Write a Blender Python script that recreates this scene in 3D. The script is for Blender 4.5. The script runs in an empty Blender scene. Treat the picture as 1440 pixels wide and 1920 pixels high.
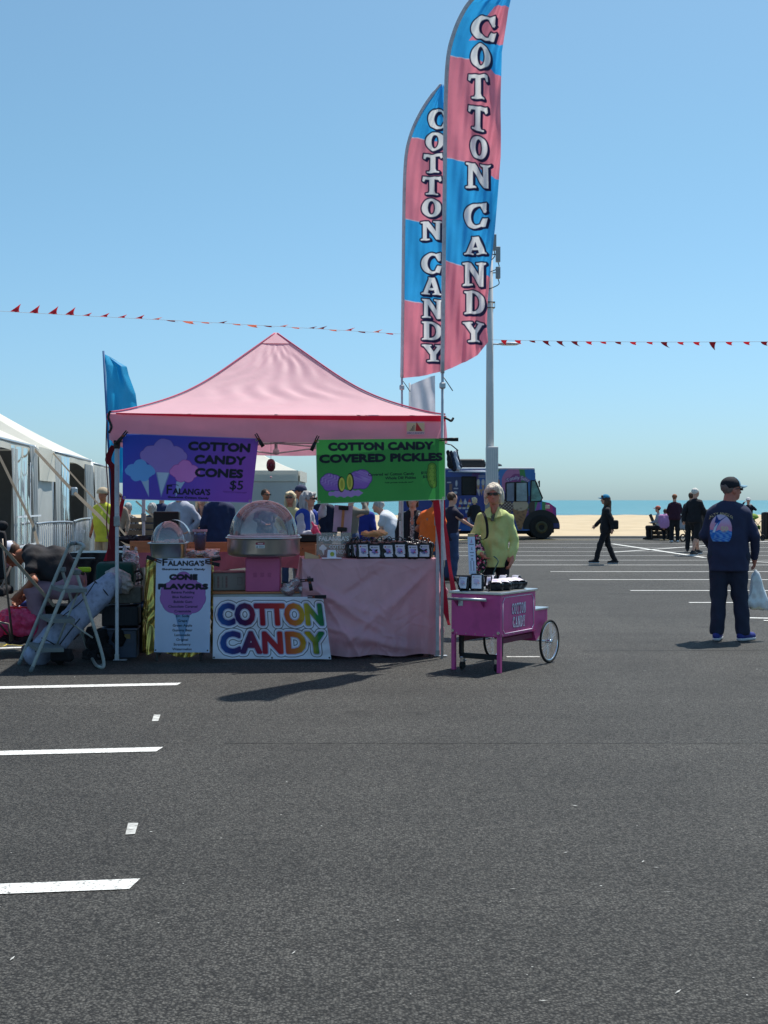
import bpy, bmesh, math, random
import numpy as np
from mathutils import Vector, Matrix
from mathutils.bvhtree import BVHTree
random.seed(7); rng = np.random.default_rng(7)
R = math.radians
S = bpy.context.scene
COL = S.collection
# ------------------------------------------------------------------ camera
EYE = 1.53
cam_data = bpy.data.cameras.new('camera')
cam_data.sensor_fit = 'HORIZONTAL'; cam_data.sensor_width = 36.0
cam_data.lens = 60.0; cam_data.shift_y = -22/1440
cam_data.clip_start = 0.1; cam_data.clip_end = 60000
cam = bpy.data.objects.new('camera', cam_data); COL.objects.link(cam)
cam.location = (0, 0, EYE); cam.rotation_euler = (R(90), 0, 0)
S.camera = cam
# ------------------------------------------------------------------ light
SUNV = Vector((0.74, 0.95, 2.30)).normalized()
SUN_EL = math.asin(SUNV.z); SUN_AZ = math.atan2(SUNV.x, SUNV.y)
w = bpy.data.worlds.new('World'); S.world = w; w.use_nodes = True
nt = w.node_tree; bg = nt.nodes['Background']
sky = nt.nodes.new('ShaderNodeTexSky'); sky.sky_type = 'NISHITA'; sky.sun_disc = False
sky.sun_elevation = SUN_EL; sky.sun_rotation = SUN_AZ
sky.air_density = 1.0; sky.dust_density = 0.6; sky.ozone_density = 2.2
# clear maritime air: the low sky is bluer and greyer than the model's yellowish band
tcw = nt.nodes.new('ShaderNodeTexCoord'); sepw = nt.nodes.new('ShaderNodeSeparateXYZ'); nt.links.new(tcw.outputs['Generated'], sepw.inputs[0])
crw = nt.nodes.new('ShaderNodeValToRGB'); nt.links.new(sepw.outputs['Z'], crw.inputs[0])
e = crw.color_ramp.elements; e[0].position = 0.0; e[0].color = (0.47, 0.69, 0.96, 1); e[1].position = 0.62; e[1].color = (0.78, 0.95, 0.94, 1)
for p_, c_ in ((0.06, (0.53, 0.73, 0.92, 1)), (0.14, (0.61, 0.81, 0.89, 1)), (0.26, (0.68, 0.89, 0.88, 1)), (0.38, (0.76, 0.95, 0.91, 1))):
    q_e = e.new(p_); q_e.color = c_
mxw = nt.nodes.new('ShaderNodeMix'); mxw.data_type = 'RGBA'; mxw.blend_type = 'MULTIPLY'; mxw.inputs[0].default_value = 1.0
nt.links.new(sky.outputs[0], mxw.inputs[6]); nt.links.new(crw.outputs[0], mxw.inputs[7])
nt.links.new(mxw.outputs[2], bg.inputs[0]); bg.inputs[1].default_value = 0.115
sun_d = bpy.data.lights.new('sun', 'SUN'); sun_d.energy = 4.2; sun_d.angle = R(0.55); sun_d.color = (1, 0.955, 0.89)
sun = bpy.data.objects.new('sun', sun_d); COL.objects.link(sun)
sun.rotation_euler = SUNV.to_track_quat('Z', 'Y').to_euler(); sun.location = (20, 20, 40)
S.view_settings.view_transform = 'Standard'; S.view_settings.look = 'None'
S.view_settings.exposure = 0.35; S.view_settings.gamma = 1.0; S.view_settings.use_curve_mapping = False
try:
    S.cycles.max_bounces = 10; S.cycles.transparent_max_bounces = 24; S.cycles.transmission_bounces = 8
except Exception: pass

def X(px, Y): return (px-720)/2400*Y
def Z(py, Y): return EYE-(py-938)/2400*Y
def P(px, py, Y): return Vector((X(px, Y), Y, Z(py, Y)))
def G(px, py):
    Y = EYE*2400/(py-938); return Vector((X(px, Y), Y, 0))

# ------------------------------------------------------------------ colours and materials
def lin(c):
    c = np.asarray(c, float)/255.0
    return np.where(c <= 0.04045, c/12.92, ((c+0.055)/1.055)**2.4)
MATS = {}
def mat(name, c, rough=0.7, metal=0.0, var=0.06, vscale=6.0, bump=0.0, bscale=30.0, trans=0.0, spec=0.4, attr=False,
        alpha=1.0, coat=0.0, stretch=(1, 1, 1), transmission=0.0, grime=None):
    """one procedural material; c = sRGB 0..255; trans = share of light let through the cloth"""
    if name in MATS: return MATS[name]
    m = bpy.data.materials.new(name); m.use_nodes = True; MATS[name] = m
    n = m.node_tree.nodes; l = m.node_tree.links
    b = n['Principled BSDF']; out = n['Material Output']
    tc = n.new('ShaderNodeTexCoord'); mp = n.new('ShaderNodeMapping'); mp.inputs['Scale'].default_value = stretch
    l.new(tc.outputs['Object'], mp.inputs['Vector'])
    nz = n.new('ShaderNodeTexNoise'); nz.inputs['Scale'].default_value = vscale; nz.inputs['Detail'].default_value = 5
    nz.inputs['Roughness'].default_value = 0.6
    l.new(mp.outputs[0], nz.inputs['Vector'])
    mr = n.new('ShaderNodeMapRange'); mr.inputs[1].default_value = 0.3; mr.inputs[2].default_value = 0.7
    mr.inputs[3].default_value = 1-var*1.6; mr.inputs[4].default_value = 1+var
    l.new(nz.outputs['Fac'], mr.inputs[0])
    mx = n.new('ShaderNodeMix'); mx.data_type = 'RGBA'; mx.blend_type = 'MULTIPLY'; mx.inputs[0].default_value = 1.0
    if attr:
        at = n.new('ShaderNodeAttribute'); at.attribute_name = 'print'; l.new(at.outputs['Color'], mx.inputs[6])
    else:
        mx.inputs[6].default_value = (*lin(c), 1)
    l.new(mr.outputs[0], mx.inputs[7])
    colsock = mx.outputs[2]
    if grime:
        g2 = n.new('ShaderNodeTexNoise'); g2.inputs['Scale'].default_value = grime[1]; g2.inputs['Detail'].default_value = 6
        l.new(mp.outputs[0], g2.inputs['Vector'])
        r2 = n.new('ShaderNodeMapRange'); r2.inputs[1].default_value = 0.48; r2.inputs[2].default_value = 0.72
        r2.inputs[4].default_value = grime[2]; l.new(g2.outputs['Fac'], r2.inputs[0])
        m2 = n.new('ShaderNodeMix'); m2.data_type = 'RGBA'; l.new(r2.outputs[0], m2.inputs[0])
        l.new(colsock, m2.inputs[6]); m2.inputs[7].default_value = (*lin(grime[0]), 1); colsock = m2.outputs[2]
    l.new(colsock, b.inputs['Base Color'])
    b.inputs['Roughness'].default_value = rough; b.inputs['Metallic'].default_value = metal
    b.inputs['Specular IOR Level'].default_value = spec; b.inputs['Alpha'].default_value = alpha
    b.inputs['Coat Weight'].default_value = coat; b.inputs['Transmission Weight'].default_value = transmission
    bsock = None
    if bump > 0:
        bn = n.new('ShaderNodeTexNoise'); bn.inputs['Scale'].default_value = bscale; bn.inputs['Detail'].default_value = 4
        l.new(mp.outputs[0], bn.inputs['Vector'])
        bp = n.new('ShaderNodeBump'); bp.inputs['Strength'].default_value = bump; bp.inputs['Distance'].default_value = 0.02
        l.new(bn.outputs['Fac'], bp.inputs['Height']); l.new(bp.outputs[0], b.inputs['Normal'])
    if trans > 0:
        tr = n.new('ShaderNodeBsdfTranslucent'); l.new(colsock, tr.inputs['Color'])
        ms = n.new('ShaderNodeMixShader'); ms.inputs[0].default_value = trans
        l.new(b.outputs[0], ms.inputs[1]); l.new(tr.outputs[0], ms.inputs[2]); l.new(ms.outputs[0], out.inputs['Surface'])
    return m
def clear_film(name, tint=(240, 244, 246), haze=0.25, gloss=0.15, rough=0.12):
    if name in MATS: return MATS[name]
    m = bpy.data.materials.new(name); m.use_nodes = True; MATS[name] = m
    n = m.node_tree.nodes; l = m.node_tree.links; n.remove(n['Principled BSDF']); out = n['Material Output']
    t = n.new('ShaderNodeBsdfTransparent'); t.inputs[0].default_value = (*lin(tint), 1)
    d = n.new('ShaderNodeBsdfDiffuse'); d.inputs[0].default_value = (*lin(tint), 1)
    g = n.new('ShaderNodeBsdfGlossy'); g.inputs['Roughness'].default_value = rough
    fr = n.new('ShaderNodeFresnel'); fr.inputs[0].default_value = 1.45
    tc = n.new('ShaderNodeTexCoord'); nz = n.new('ShaderNodeTexNoise'); nz.inputs['Scale'].default_value = 9; nz.inputs['Detail'].default_value = 3
    l.new(tc.outputs['Object'], nz.inputs['Vector'])
    mr = n.new('ShaderNodeMapRange'); mr.inputs[3].default_value = haze*0.5; mr.inputs[4].default_value = haze*1.6; l.new(nz.outputs['Fac'], mr.inputs[0])
    m1 = n.new('ShaderNodeMixShader'); l.new(mr.outputs[0], m1.inputs[0]); l.new(t.outputs[0], m1.inputs[1]); l.new(d.outputs[0], m1.inputs[2])
    ad = n.new('ShaderNodeMath'); ad.operation = 'ADD'; ad.inputs[1].default_value = gloss*0.4; l.new(fr.outputs[0], ad.inputs[0])
    m2 = n.new('ShaderNodeMixShader'); l.new(ad.outputs[0], m2.inputs[0]); l.new(m1.outputs[0], m2.inputs[1]); l.new(g.outputs[0], m2.inputs[2])
    l.new(m2.outputs[0], out.inputs['Surface'])
    return m

# ------------------------------------------------------------------ objects
def tag(o, label=None, cat=None, group=None, kind=None):
    if label: o['label'] = label
    if cat: o['category'] = cat
    if group: o['group'] = group
    if kind: o['kind'] = kind
    return o
def empty(name, loc, rz=0, label=None, cat=None, group=None):
    o = bpy.data.objects.new(name, None); COL.objects.link(o); o.location = loc; o.rotation_euler = (0, 0, rz)
    o.empty_display_size = 0.1
    return tag(o, label, cat, group)
def link(name, me, m, parent=None, loc=None, rz=0):
    if m is not None and len(me.materials) == 0: me.materials.append(m)
    o = bpy.data.objects.new(name, me); COL.objects.link(o)
    if parent is not None: o.parent = parent
    if loc is not None: o.location = loc
    if rz: o.rotation_euler = (0, 0, rz)
    return o
class MB:
    def __init__(s): s.v = []; s.f = []; s.sm = []
    def add(s, vs, fs, smooth=False):
        k = len(s.v); s.v += [tuple(v) for v in vs]; s.f += [tuple(i+k for i in f) for f in fs]; s.sm += [smooth]*len(fs); return s
    def box(s, c, d, rz=0, b=0.0, M=None):
        hx, hy, hz = d[0]/2, d[1]/2, d[2]/2
        T = M if M is not None else Matrix.Translation(Vector(c)) @ Matrix.Rotation(rz, 4, 'Z')
        if M is not None: T = M @ Matrix.Translation(Vector(c))
        if b <= 0:
            vs = [T @ Vector((sx*hx, sy*hy, sz*hz)) for sx in (-1, 1) for sy in (-1, 1) for sz in (-1, 1)]
            return s.add(vs, [(0, 1, 3, 2), (4, 6, 7, 5), (0, 4, 5, 1), (2, 3, 7, 6), (0, 2, 6, 4), (1, 5, 7, 3)])
        bm = bmesh.new()
        for sx in (-1, 1):
            for sy in (-1, 1):
                for sz in (-1, 1):
                    for q in ((b, b, 0), (b, 0, b), (0, b, b)):
                        bm.verts.new((sx*(hx-q[0]), sy*(hy-q[1]), sz*(hz-q[2])))
        bmesh.ops.convex_hull(bm, input=bm.verts)
        bmesh.ops.dissolve_limit(bm, angle_limit=0.02, verts=bm.verts, edges=bm.edges)
        bm.verts.index_update()
        vs = [T @ v.co for v in bm.verts]; fs = [[v.index for v in f.verts] for f in bm.faces]; bm.free()
        return s.add(vs, fs)
    def tube(s, pts, r, n=8, cap=True, smooth=True, flat=1.0):
        pts = [Vector(p) for p in pts]; rs = r if isinstance(r, (list, tuple)) else [r]*len(pts)
        up = None; rings = []
        for i, p in enumerate(pts):
            d = (pts[min(i+1, len(pts)-1)]-pts[max(i-1, 0)]).normalized()
            if up is None:
                up = Vector((0, 0, 1)) if abs(d.z) < 0.9 else Vector((1, 0, 0))
            a = d.cross(up).normalized(); bb = a.cross(d).normalized(); up = bb
            rings.append([p+(a*math.cos(2*math.pi*k/n)+bb*math.sin(2*math.pi*k/n)*flat)*rs[i] for k in range(n)])
        vs = [v for g in rings for v in g]; fs = []
        for i in range(len(pts)-1):
            for k in range(n):
                fs.append((i*n+k, i*n+(k+1) % n, (i+1)*n+(k+1) % n, (i+1)*n+k))
        s.add(vs, fs, smooth)
        if cap:
            k0 = len(s.v)-len(vs)
            s.f.append(tuple(k0+k for k in reversed(range(n)))); s.sm.append(False)
            s.f.append(tuple(k0+(len(pts)-1)*n+k for k in range(n))); s.sm.append(False)
        return s
    def lathe(s, c, prof, n=32, smooth=True, sx=1, sy=1):
        c = Vector(c); vs = []; fs = []
        for r, z in prof:
            for k in range(n):
                a = 2*math.pi*k/n; vs.append(c+Vector((r*math.cos(a)*sx, r*math.sin(a)*sy, z)))
        for i in range(len(prof)-1):
            for k in range(n):
                fs.append((i*n+k, i*n+(k+1) % n, (i+1)*n+(k+1) % n, (i+1)*n+k))
        return s.add(vs, fs, smooth)
    def poly(s, pts): return s.add(pts, [tuple(range(len(pts)))])
    def prism(s, pts, ext):
        """closed prism: outline pts moved by ext"""
        n = len(pts); e = Vector(ext); vs = [Vector(p) for p in pts]+[Vector(p)+e for p in pts]
        fs = [tuple(reversed(range(n))), tuple(range(n, 2*n))]+[(i, (i+1) % n, n+(i+1) % n, n+i) for i in range(n)]
        return s.add(vs, fs)
    def ribbon(s, pts, wv, th=0.004):
        """flat strap through pts, width vector(s) wv"""
        pts = [Vector(p) for p in pts]; wvs = wv if isinstance(wv, list) else [wv]*len(pts)
        vs = []; fs = []
        for i, p in enumerate(pts):
            wv_ = Vector(wvs[i]); d = (pts[min(i+1, len(pts)-1)]-pts[max(i-1, 0)]).normalized(); nn = d.cross(wv_).normalized()*th/2
            vs += [p-wv_/2-nn, p+wv_/2-nn, p+wv_/2+nn, p-wv_/2+nn]
        for i in range(len(pts)-1):
            for k in range(4): fs.append((i*4+k, i*4+(k+1) % 4, i*4+4+(k+1) % 4, i*4+4+k))
        fs.append((3, 2, 1, 0)); q = 4*(len(pts)-1); fs.append((q, q+1, q+2, q+3))
        return s.add(vs, fs)
    def mesh(s, name):
        me = bpy.data.meshes.new(name); me.from_pydata(s.v, [], s.f); me.polygons.foreach_set('use_smooth', s.sm); me.update()
        bm = bmesh.new(); bm.from_mesh(me); bmesh.ops.recalc_face_normals(bm, faces=bm.faces); bm.to_mesh(me); bm.free()
        return me
    def build(s, name, m, parent=None, loc=None, rz=0): return link(name, s.mesh(name), m, parent, loc, rz)
def grid_mesh(name, pts, m, parent=None, colors=None, smooth=True):
    """pts: (nv, nu, 3) array"""
    nv, nu = pts.shape[:2]
    me = bpy.data.meshes.new(name)
    idx = np.arange(nv*nu).reshape(nv, nu)
    q = np.stack([idx[:-1, :-1], idx[:-1, 1:], idx[1:, 1:], idx[1:, :-1]], -1).reshape(-1, 4)
    me.vertices.add(nv*nu); me.vertices.foreach_set('co', pts.reshape(-1).astype(np.float32))
    me.loops.add(q.size); me.loops.foreach_set('vertex_index', q.reshape(-1).astype(np.int32))
    me.polygons.add(len(q)); me.polygons.foreach_set('loop_start', np.arange(0, q.size, 4, dtype=np.int32))
    me.polygons.foreach_set('loop_total', np.full(len(q), 4, dtype=np.int32))
    me.polygons.foreach_set('use_smooth', np.full(len(q), smooth))
    me.update(); me.validate()
    if colors is not None:
        a = me.color_attributes.new('print', 'FLOAT_COLOR', 'POINT')
        c4 = np.ones((nv*nu, 4), np.float32); c4[:, :3] = colors.reshape(-1, 3); a.data.foreach_set('color', c4.reshape(-1))
    return link(name, me, m, parent)
def copy_tree(o, parent=None):
    c = o.copy(); COL.objects.link(c)
    if parent is not None: c.parent = parent
    for ch in [x for x in bpy.data.objects if x.parent == o]: copy_tree(ch, c)
    return c

# ------------------------------------------------------------------ signed distance bodies -> one smooth mesh
def _len(v): return np.sqrt((v*v).sum(-1))
class Field:
    def __init__(s): s.ops = []; s.folds = None
    def cap(s, a, b, ra, rb=None, k=0.03):
        s.ops.append(('cap', np.array(a, float), np.array(b, float), ra, ra if rb is None else rb, k)); return s
    def ell(s, c, r, k=0.03, M=None):
        s.ops.append(('ell', np.array(c, float), np.array(r, float), M, k)); return s
    def rbox(s, c, h, r=0.02, k=0.02, M=None):
        s.ops.append(('box', np.array(c, float), np.array(h, float), r, M, k)); return s
    def sub_ell(s, c, r, M=None): s.ops.append(('sub', np.array(c, float), np.array(r, float), M)); return s
    def cut(s, p, n, k=0.006): s.ops.append(('cut', np.array(p, float), np.array(n, float), k)); return s   # removes the side n points to
    def fold(s, amp, freq, ph=0.0, str_=(1, 1, 0.45)): s.ops.append(('fold', amp, freq, ph, str_)); return s
    def bounds(s):
        lo = np.full(3, 1e9); hi = -lo
        for o in s.ops:
            if o[0] == 'cap':
                for p, r in ((o[1], o[3]), (o[2], o[4])): lo = np.minimum(lo, p-r); hi = np.maximum(hi, p+r)
            elif o[0] == 'ell':
                r = o[2] if o[3] is None else np.full(3, o[2].max()); lo = np.minimum(lo, o[1]-r); hi = np.maximum(hi, o[1]+r)
            elif o[0] == 'box':
                r = o[2]+o[3]; r = r if o[4] is None else np.full(3, np.linalg.norm(r)); lo = np.minimum(lo, o[1]-r); hi = np.maximum(hi, o[1]+r)
        return lo-0.04, hi+0.04
    def mesh(s, name, res):
        lo, hi = s.bounds(); n = np.ceil((hi-lo)/res).astype(int)+2
        ax = [lo[i]+np.arange(n[i])*res for i in range(3)]
        D = np.full(tuple(n), 0.3, np.float32)
        def sl(a, b):
            out = []
            for i in range(3):
                i0 = max(0, int((a[i]-lo[i])/res)-1); i1 = min(n[i], int((b[i]-lo[i])/res)+3); out.append(slice(i0, i1))
            return tuple(out)
        def pts(q): return np.stack(np.meshgrid(ax[0][q[0]], ax[1][q[1]], ax[2][q[2]], indexing='ij'), -1)
        for o in s.ops:
            if o[0] == 'cap':
                _, a, b, ra, rb, k = o; m = k+0.05
                q = sl(np.minimum(a-ra, b-rb)-m, np.maximum(a+ra, b+rb)+m); p = pts(q)
                ab = b-a; t = np.clip(((p-a)@ab)/max(ab@ab, 1e-9), 0, 1)
                d = _len(p-a-t[..., None]*ab)-(ra+(rb-ra)*t)
            elif o[0] == 'ell':
                _, c, r, M, k = o; e = r if M is None else np.full(3, r.max()); q = sl(c-e-k-0.05, c+e+k+0.05); p = pts(q)-c
                if M is not None: p = p@M
                kk = _len(p/r); kk2 = np.maximum(_len(p/(r*r)), 1e-6); d = kk*(kk-1)/kk2
            elif o[0] == 'box':
                _, c, h, r, M, k = o; e = h+r if M is None else np.full(3, np.linalg.norm(h+r)); q = sl(c-e-k-0.05, c+e+k+0.05); p = pts(q)-c
                if M is not None: p = p@M
                qq = np.abs(p)-h; d = _len(np.maximum(qq, 0))+np.minimum(qq.max(-1), 0)-r
            elif o[0] == 'sub':
                _, c, r, M = o; e = r if M is None else np.full(3, r.max()); q = sl(c-e-0.03, c+e+0.03); p = pts(q)-c
                if M is not None: p = p@M
                kk = _len(p/r); kk2 = np.maximum(_len(p/(r*r)), 1e-6); d = kk*(kk-1)/kk2
                D[q] = np.maximum(D[q], -d); continue
            elif o[0] == 'cut':
                _, c, nn, k = o; p = pts((slice(None),)*3); D = np.maximum(D, (p-c)@(nn/np.linalg.norm(nn))); continue
            elif o[0] == 'fold':
                _, am, fr, ph, st = o; p = pts((slice(None),)*3); x, y, z = p[..., 0]*st[0]*fr, p[..., 1]*st[1]*fr, p[..., 2]*st[2]*fr
                D = D+am*(np.sin(x+1.9*np.sin(z*0.9+ph)+ph)*np.cos(y*0.9+1.3*np.sin(z*1.3+x*0.4))+0.5*np.sin(z*3.1+1.6*np.sin(x*1.1+ph)+y))
                continue
            h = np.maximum(k-np.abs(D[q]-d), 0)/k
            D[q] = np.minimum(D[q], d)-h*h*k*0.25
        # surface nets
        D[0] = D[-1] = 0.1; D[:, 0] = D[:, -1] = 0.1; D[:, :, 0] = D[:, :, -1] = 0.1
        I = D < 0; cs = {}
        for i in (0, 1):
            for j in (0, 1):
                for k in (0, 1): cs[i, j, k] = (slice(i, n[0]-1+i), slice(j, n[1]-1+j), slice(k, n[2]-1+k))
        cnt = sum(I[c].astype(np.int8) for c in cs.values()); act = (cnt > 0) & (cnt < 8)
        ci = np.argwhere(act); vid = np.full(act.shape, -1, np.int64); vid[act] = np.arange(len(ci))
        acc = np.zeros((len(ci), 3)); w = np.zeros(len(ci))
        for a in cs:
            for axn in range(3):
                if a[axn] == 0:
                    b = list(a); b[axn] = 1
                    da = D[tuple((ci+a).T)]; db = D[tuple((ci+b).T)]; m = (da < 0) != (db < 0)
                    t = np.where(m, da/np.where(m, da-db, 1), 0); pp = np.array(a)+t[:, None]*(np.array(b)-np.array(a))
                    acc += np.where(m[:, None], pp, 0); w += m
        V = lo+(ci+acc/w[:, None])*res
        F = []
        for axn in range(3):
            o1, o2 = [(1, 2), (2, 0), (0, 1)][axn]
            s0 = [slice(None)]*3; s1 = [slice(None)]*3; s0[axn] = slice(0, -1); s1[axn] = slice(1, None)
            ch = I[tuple(s0)] != I[tuple(s1)]; e = np.argwhere(ch); ok = (e[:, o1] > 0) & (e[:, o2] > 0) & (e[:, o1] < n[o1]-1) & (e[:, o2] < n[o2]-1); e = e[ok]
            fl = I[tuple(e.T)]
            def off(d1, d2):
                q = e.copy(); q[:, o1] += d1; q[:, o2] += d2; return vid[tuple(q.T)]
            quad = np.stack([off(-1, -1), off(0, -1), off(0, 0), off(-1, 0)], 1)
            quad[~fl] = quad[~fl][:, ::-1]; F.append(quad)
        F = np.concatenate(F)
        me = bpy.data.meshes.new(name)
        me.vertices.add(len(V)); me.vertices.foreach_set('co', V.reshape(-1).astype(np.float32))
        me.loops.add(F.size); me.loops.foreach_set('vertex_index', F.reshape(-1).astype(np.int32))
        me.polygons.add(len(F)); me.polygons.foreach_set('loop_start', np.arange(0, F.size, 4, dtype=np.int32))
        me.polygons.foreach_set('loop_total', np.full(len(F), 4, dtype=np.int32)); me.polygons.foreach_set('use_smooth', np.ones(len(F), bool))
        me.update(); me.validate()
        return me
    def build(s, name, m, parent=None, res=0.02, loc=None, rz=0): return link(name, s.mesh(name, res), m, parent, loc, rz)

# ------------------------------------------------------------------ flat print, painted as colour on a fine cloth mesh
_tc = {}
def text_tris(t, spacing=1.0, off=0.0):
    key = (t, spacing, off)
    if key not in _tc:
        cu = bpy.data.curves.new('t', 'FONT'); cu.body = t; cu.size = 1.0; cu.space_character = spacing; cu.resolution_u = 3; cu.offset = off
        o = bpy.data.objects.new('t', cu); me = o.to_mesh()
        me.calc_loop_triangles()
        v = np.zeros(len(me.vertices)*3); me.vertices.foreach_get('co', v); v = v.reshape(-1, 3)[:, :2]
        tr = np.zeros(len(me.loop_triangles)*3, np.int32); me.loop_triangles.foreach_get('vertices', tr)
        o.to_mesh_clear(); bpy.data.objects.remove(o); bpy.data.curves.remove(cu)
        _tc[key] = (v, tr.reshape(-1, 3))
    return _tc[key]
def sd_poly(x, y, pts):
    pts = np.asarray(pts, float); d = np.full(x.shape, 1e9); s = np.ones(x.shape)
    for i in range(len(pts)):
        a = pts[i]; b = pts[i-1]; ex, ey = b[0]-a[0], b[1]-a[1]; wx, wy = x-a[0], y-a[1]
        t = np.clip((wx*ex+wy*ey)/(ex*ex+ey*ey+1e-12), 0, 1); d = np.minimum(d, (wx-ex*t)**2+(wy-ey*t)**2)
        c1 = y >= a[1]; c2 = y < b[1]; c3 = ex*wy > ey*wx
        s = np.where((c1 & c2 & c3) | (~c1 & ~c2 & ~c3), -s, s)
    return s*np.sqrt(d)
def sd_ell(x, y, cx, cy, rx, ry):
    px, py = (x-cx), (y-cy); k = np.sqrt((px/rx)**2+(py/ry)**2); k2 = np.sqrt((px/rx**2)**2+(py/ry**2)**2)+1e-9
    return k*(k-1)/k2
WEST = dict(
 T=[(0, .76), (.03, 1), (.97, 1), (1, .76), (.91, .72), (.84, .85), (.63, .85), (.63, .2), (.68, .09), (.82, .06), (.82, 0), (.18, 0), (.18, .06), (.32, .09), (.37, .2), (.37, .85), (.16, .85), (.09, .72)],
 N=[(0, 1), (.36, 1), (.7, .45), (.7, .9), (.58, .94), (.58, 1), (1, 1), (1, .94), (.9, .9), (.9, 0), (.72, 0), (.28, .72), (.28, .1), (.42, .06), (.42, 0), (0, 0), (0, .06), (.1, .1), (.1, .9), (0, .94)],
 A=[(.36, 1), (.66, 1), (.91, .1), (1, .06), (1, 0), (.56, 0), (.56, .06), (.67, .1), (.63, .27), (.36, .27), (.32, .1), (.43, .06), (.43, 0), (0, 0), (0, .06), (.1, .1), (.37, .9)],
 Y=[(0, 1), (.44, 1), (.44, .94), (.36, .9), (.54, .58), (.7, .9), (.6, .94), (.6, 1), (1, 1), (1, .94), (.9, .9), (.64, .42), (.64, .1), (.78, .06), (.78, 0), (.24, 0), (.24, .06), (.38, .1), (.38, .42), (.08, .9), (0, .94)])
def sd_west(ch, x, y, x0, y0, w, h):
    if ch in 'TNAY':
        d = sd_poly(x, y, [(x0+p[0]*w, y0+p[1]*h) for p in WEST[ch]])
        if ch == 'A': d = np.maximum(d, -sd_poly(x, y, [(x0+.42*w, y0+.4*h), (x0+.6*w, y0+.4*h), (x0+.51*w, y0+.74*h)]))
        return d
    if ch == 'O': return np.maximum(sd_ell(x, y, x0+.5*w, y0+.5*h, .5*w, .5*h), -sd_ell(x, y, x0+.5*w, y0+.5*h, .19*w, .37*h))
    if ch == 'D':
        st = sd_poly(x, y, [(x0+a*w, y0+b*h) for a, b in [(0, 1), (.5, 1), (.5, 0), (0, 0), (0, .06), (.1, .1), (.1, .9), (0, .94)]])
        e = np.maximum(sd_ell(x, y, x0+.46*w, y0+.5*h, .54*w, .5*h), x0+.3*w-x)
        hole = np.maximum(sd_ell(x, y, x0+.42*w, y0+.5*h, .3*w, .39*h), x0+.36*w-x)
        return np.maximum(np.minimum(st, e), -hole)
    if ch == 'C':
        d = np.maximum(sd_ell(x, y, x0+.5*w, y0+.5*h, .5*w, .5*h), -sd_ell(x, y, x0+.58*w, y0+.5*h, .28*w, .38*h))
        d = np.maximum(d, -np.maximum(x0+.6*w-x, np.abs(y-y0-.5*h)-.17*h))
        t1 = sd_poly(x, y, [(x0+a*w, y0+b*h) for a, b in [(.66, .93), (.96, 1.02), (.94, .62), (.84, .6), (.74, .76)]])
        t2 = sd_poly(x, y, [(x0+a*w, y0+b*h) for a, b in [(.66, .07), (.9, .02), (1, .36), (.8, .38), (.72, .24)]])
        return np.minimum(d, np.minimum(t1, t2))
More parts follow.
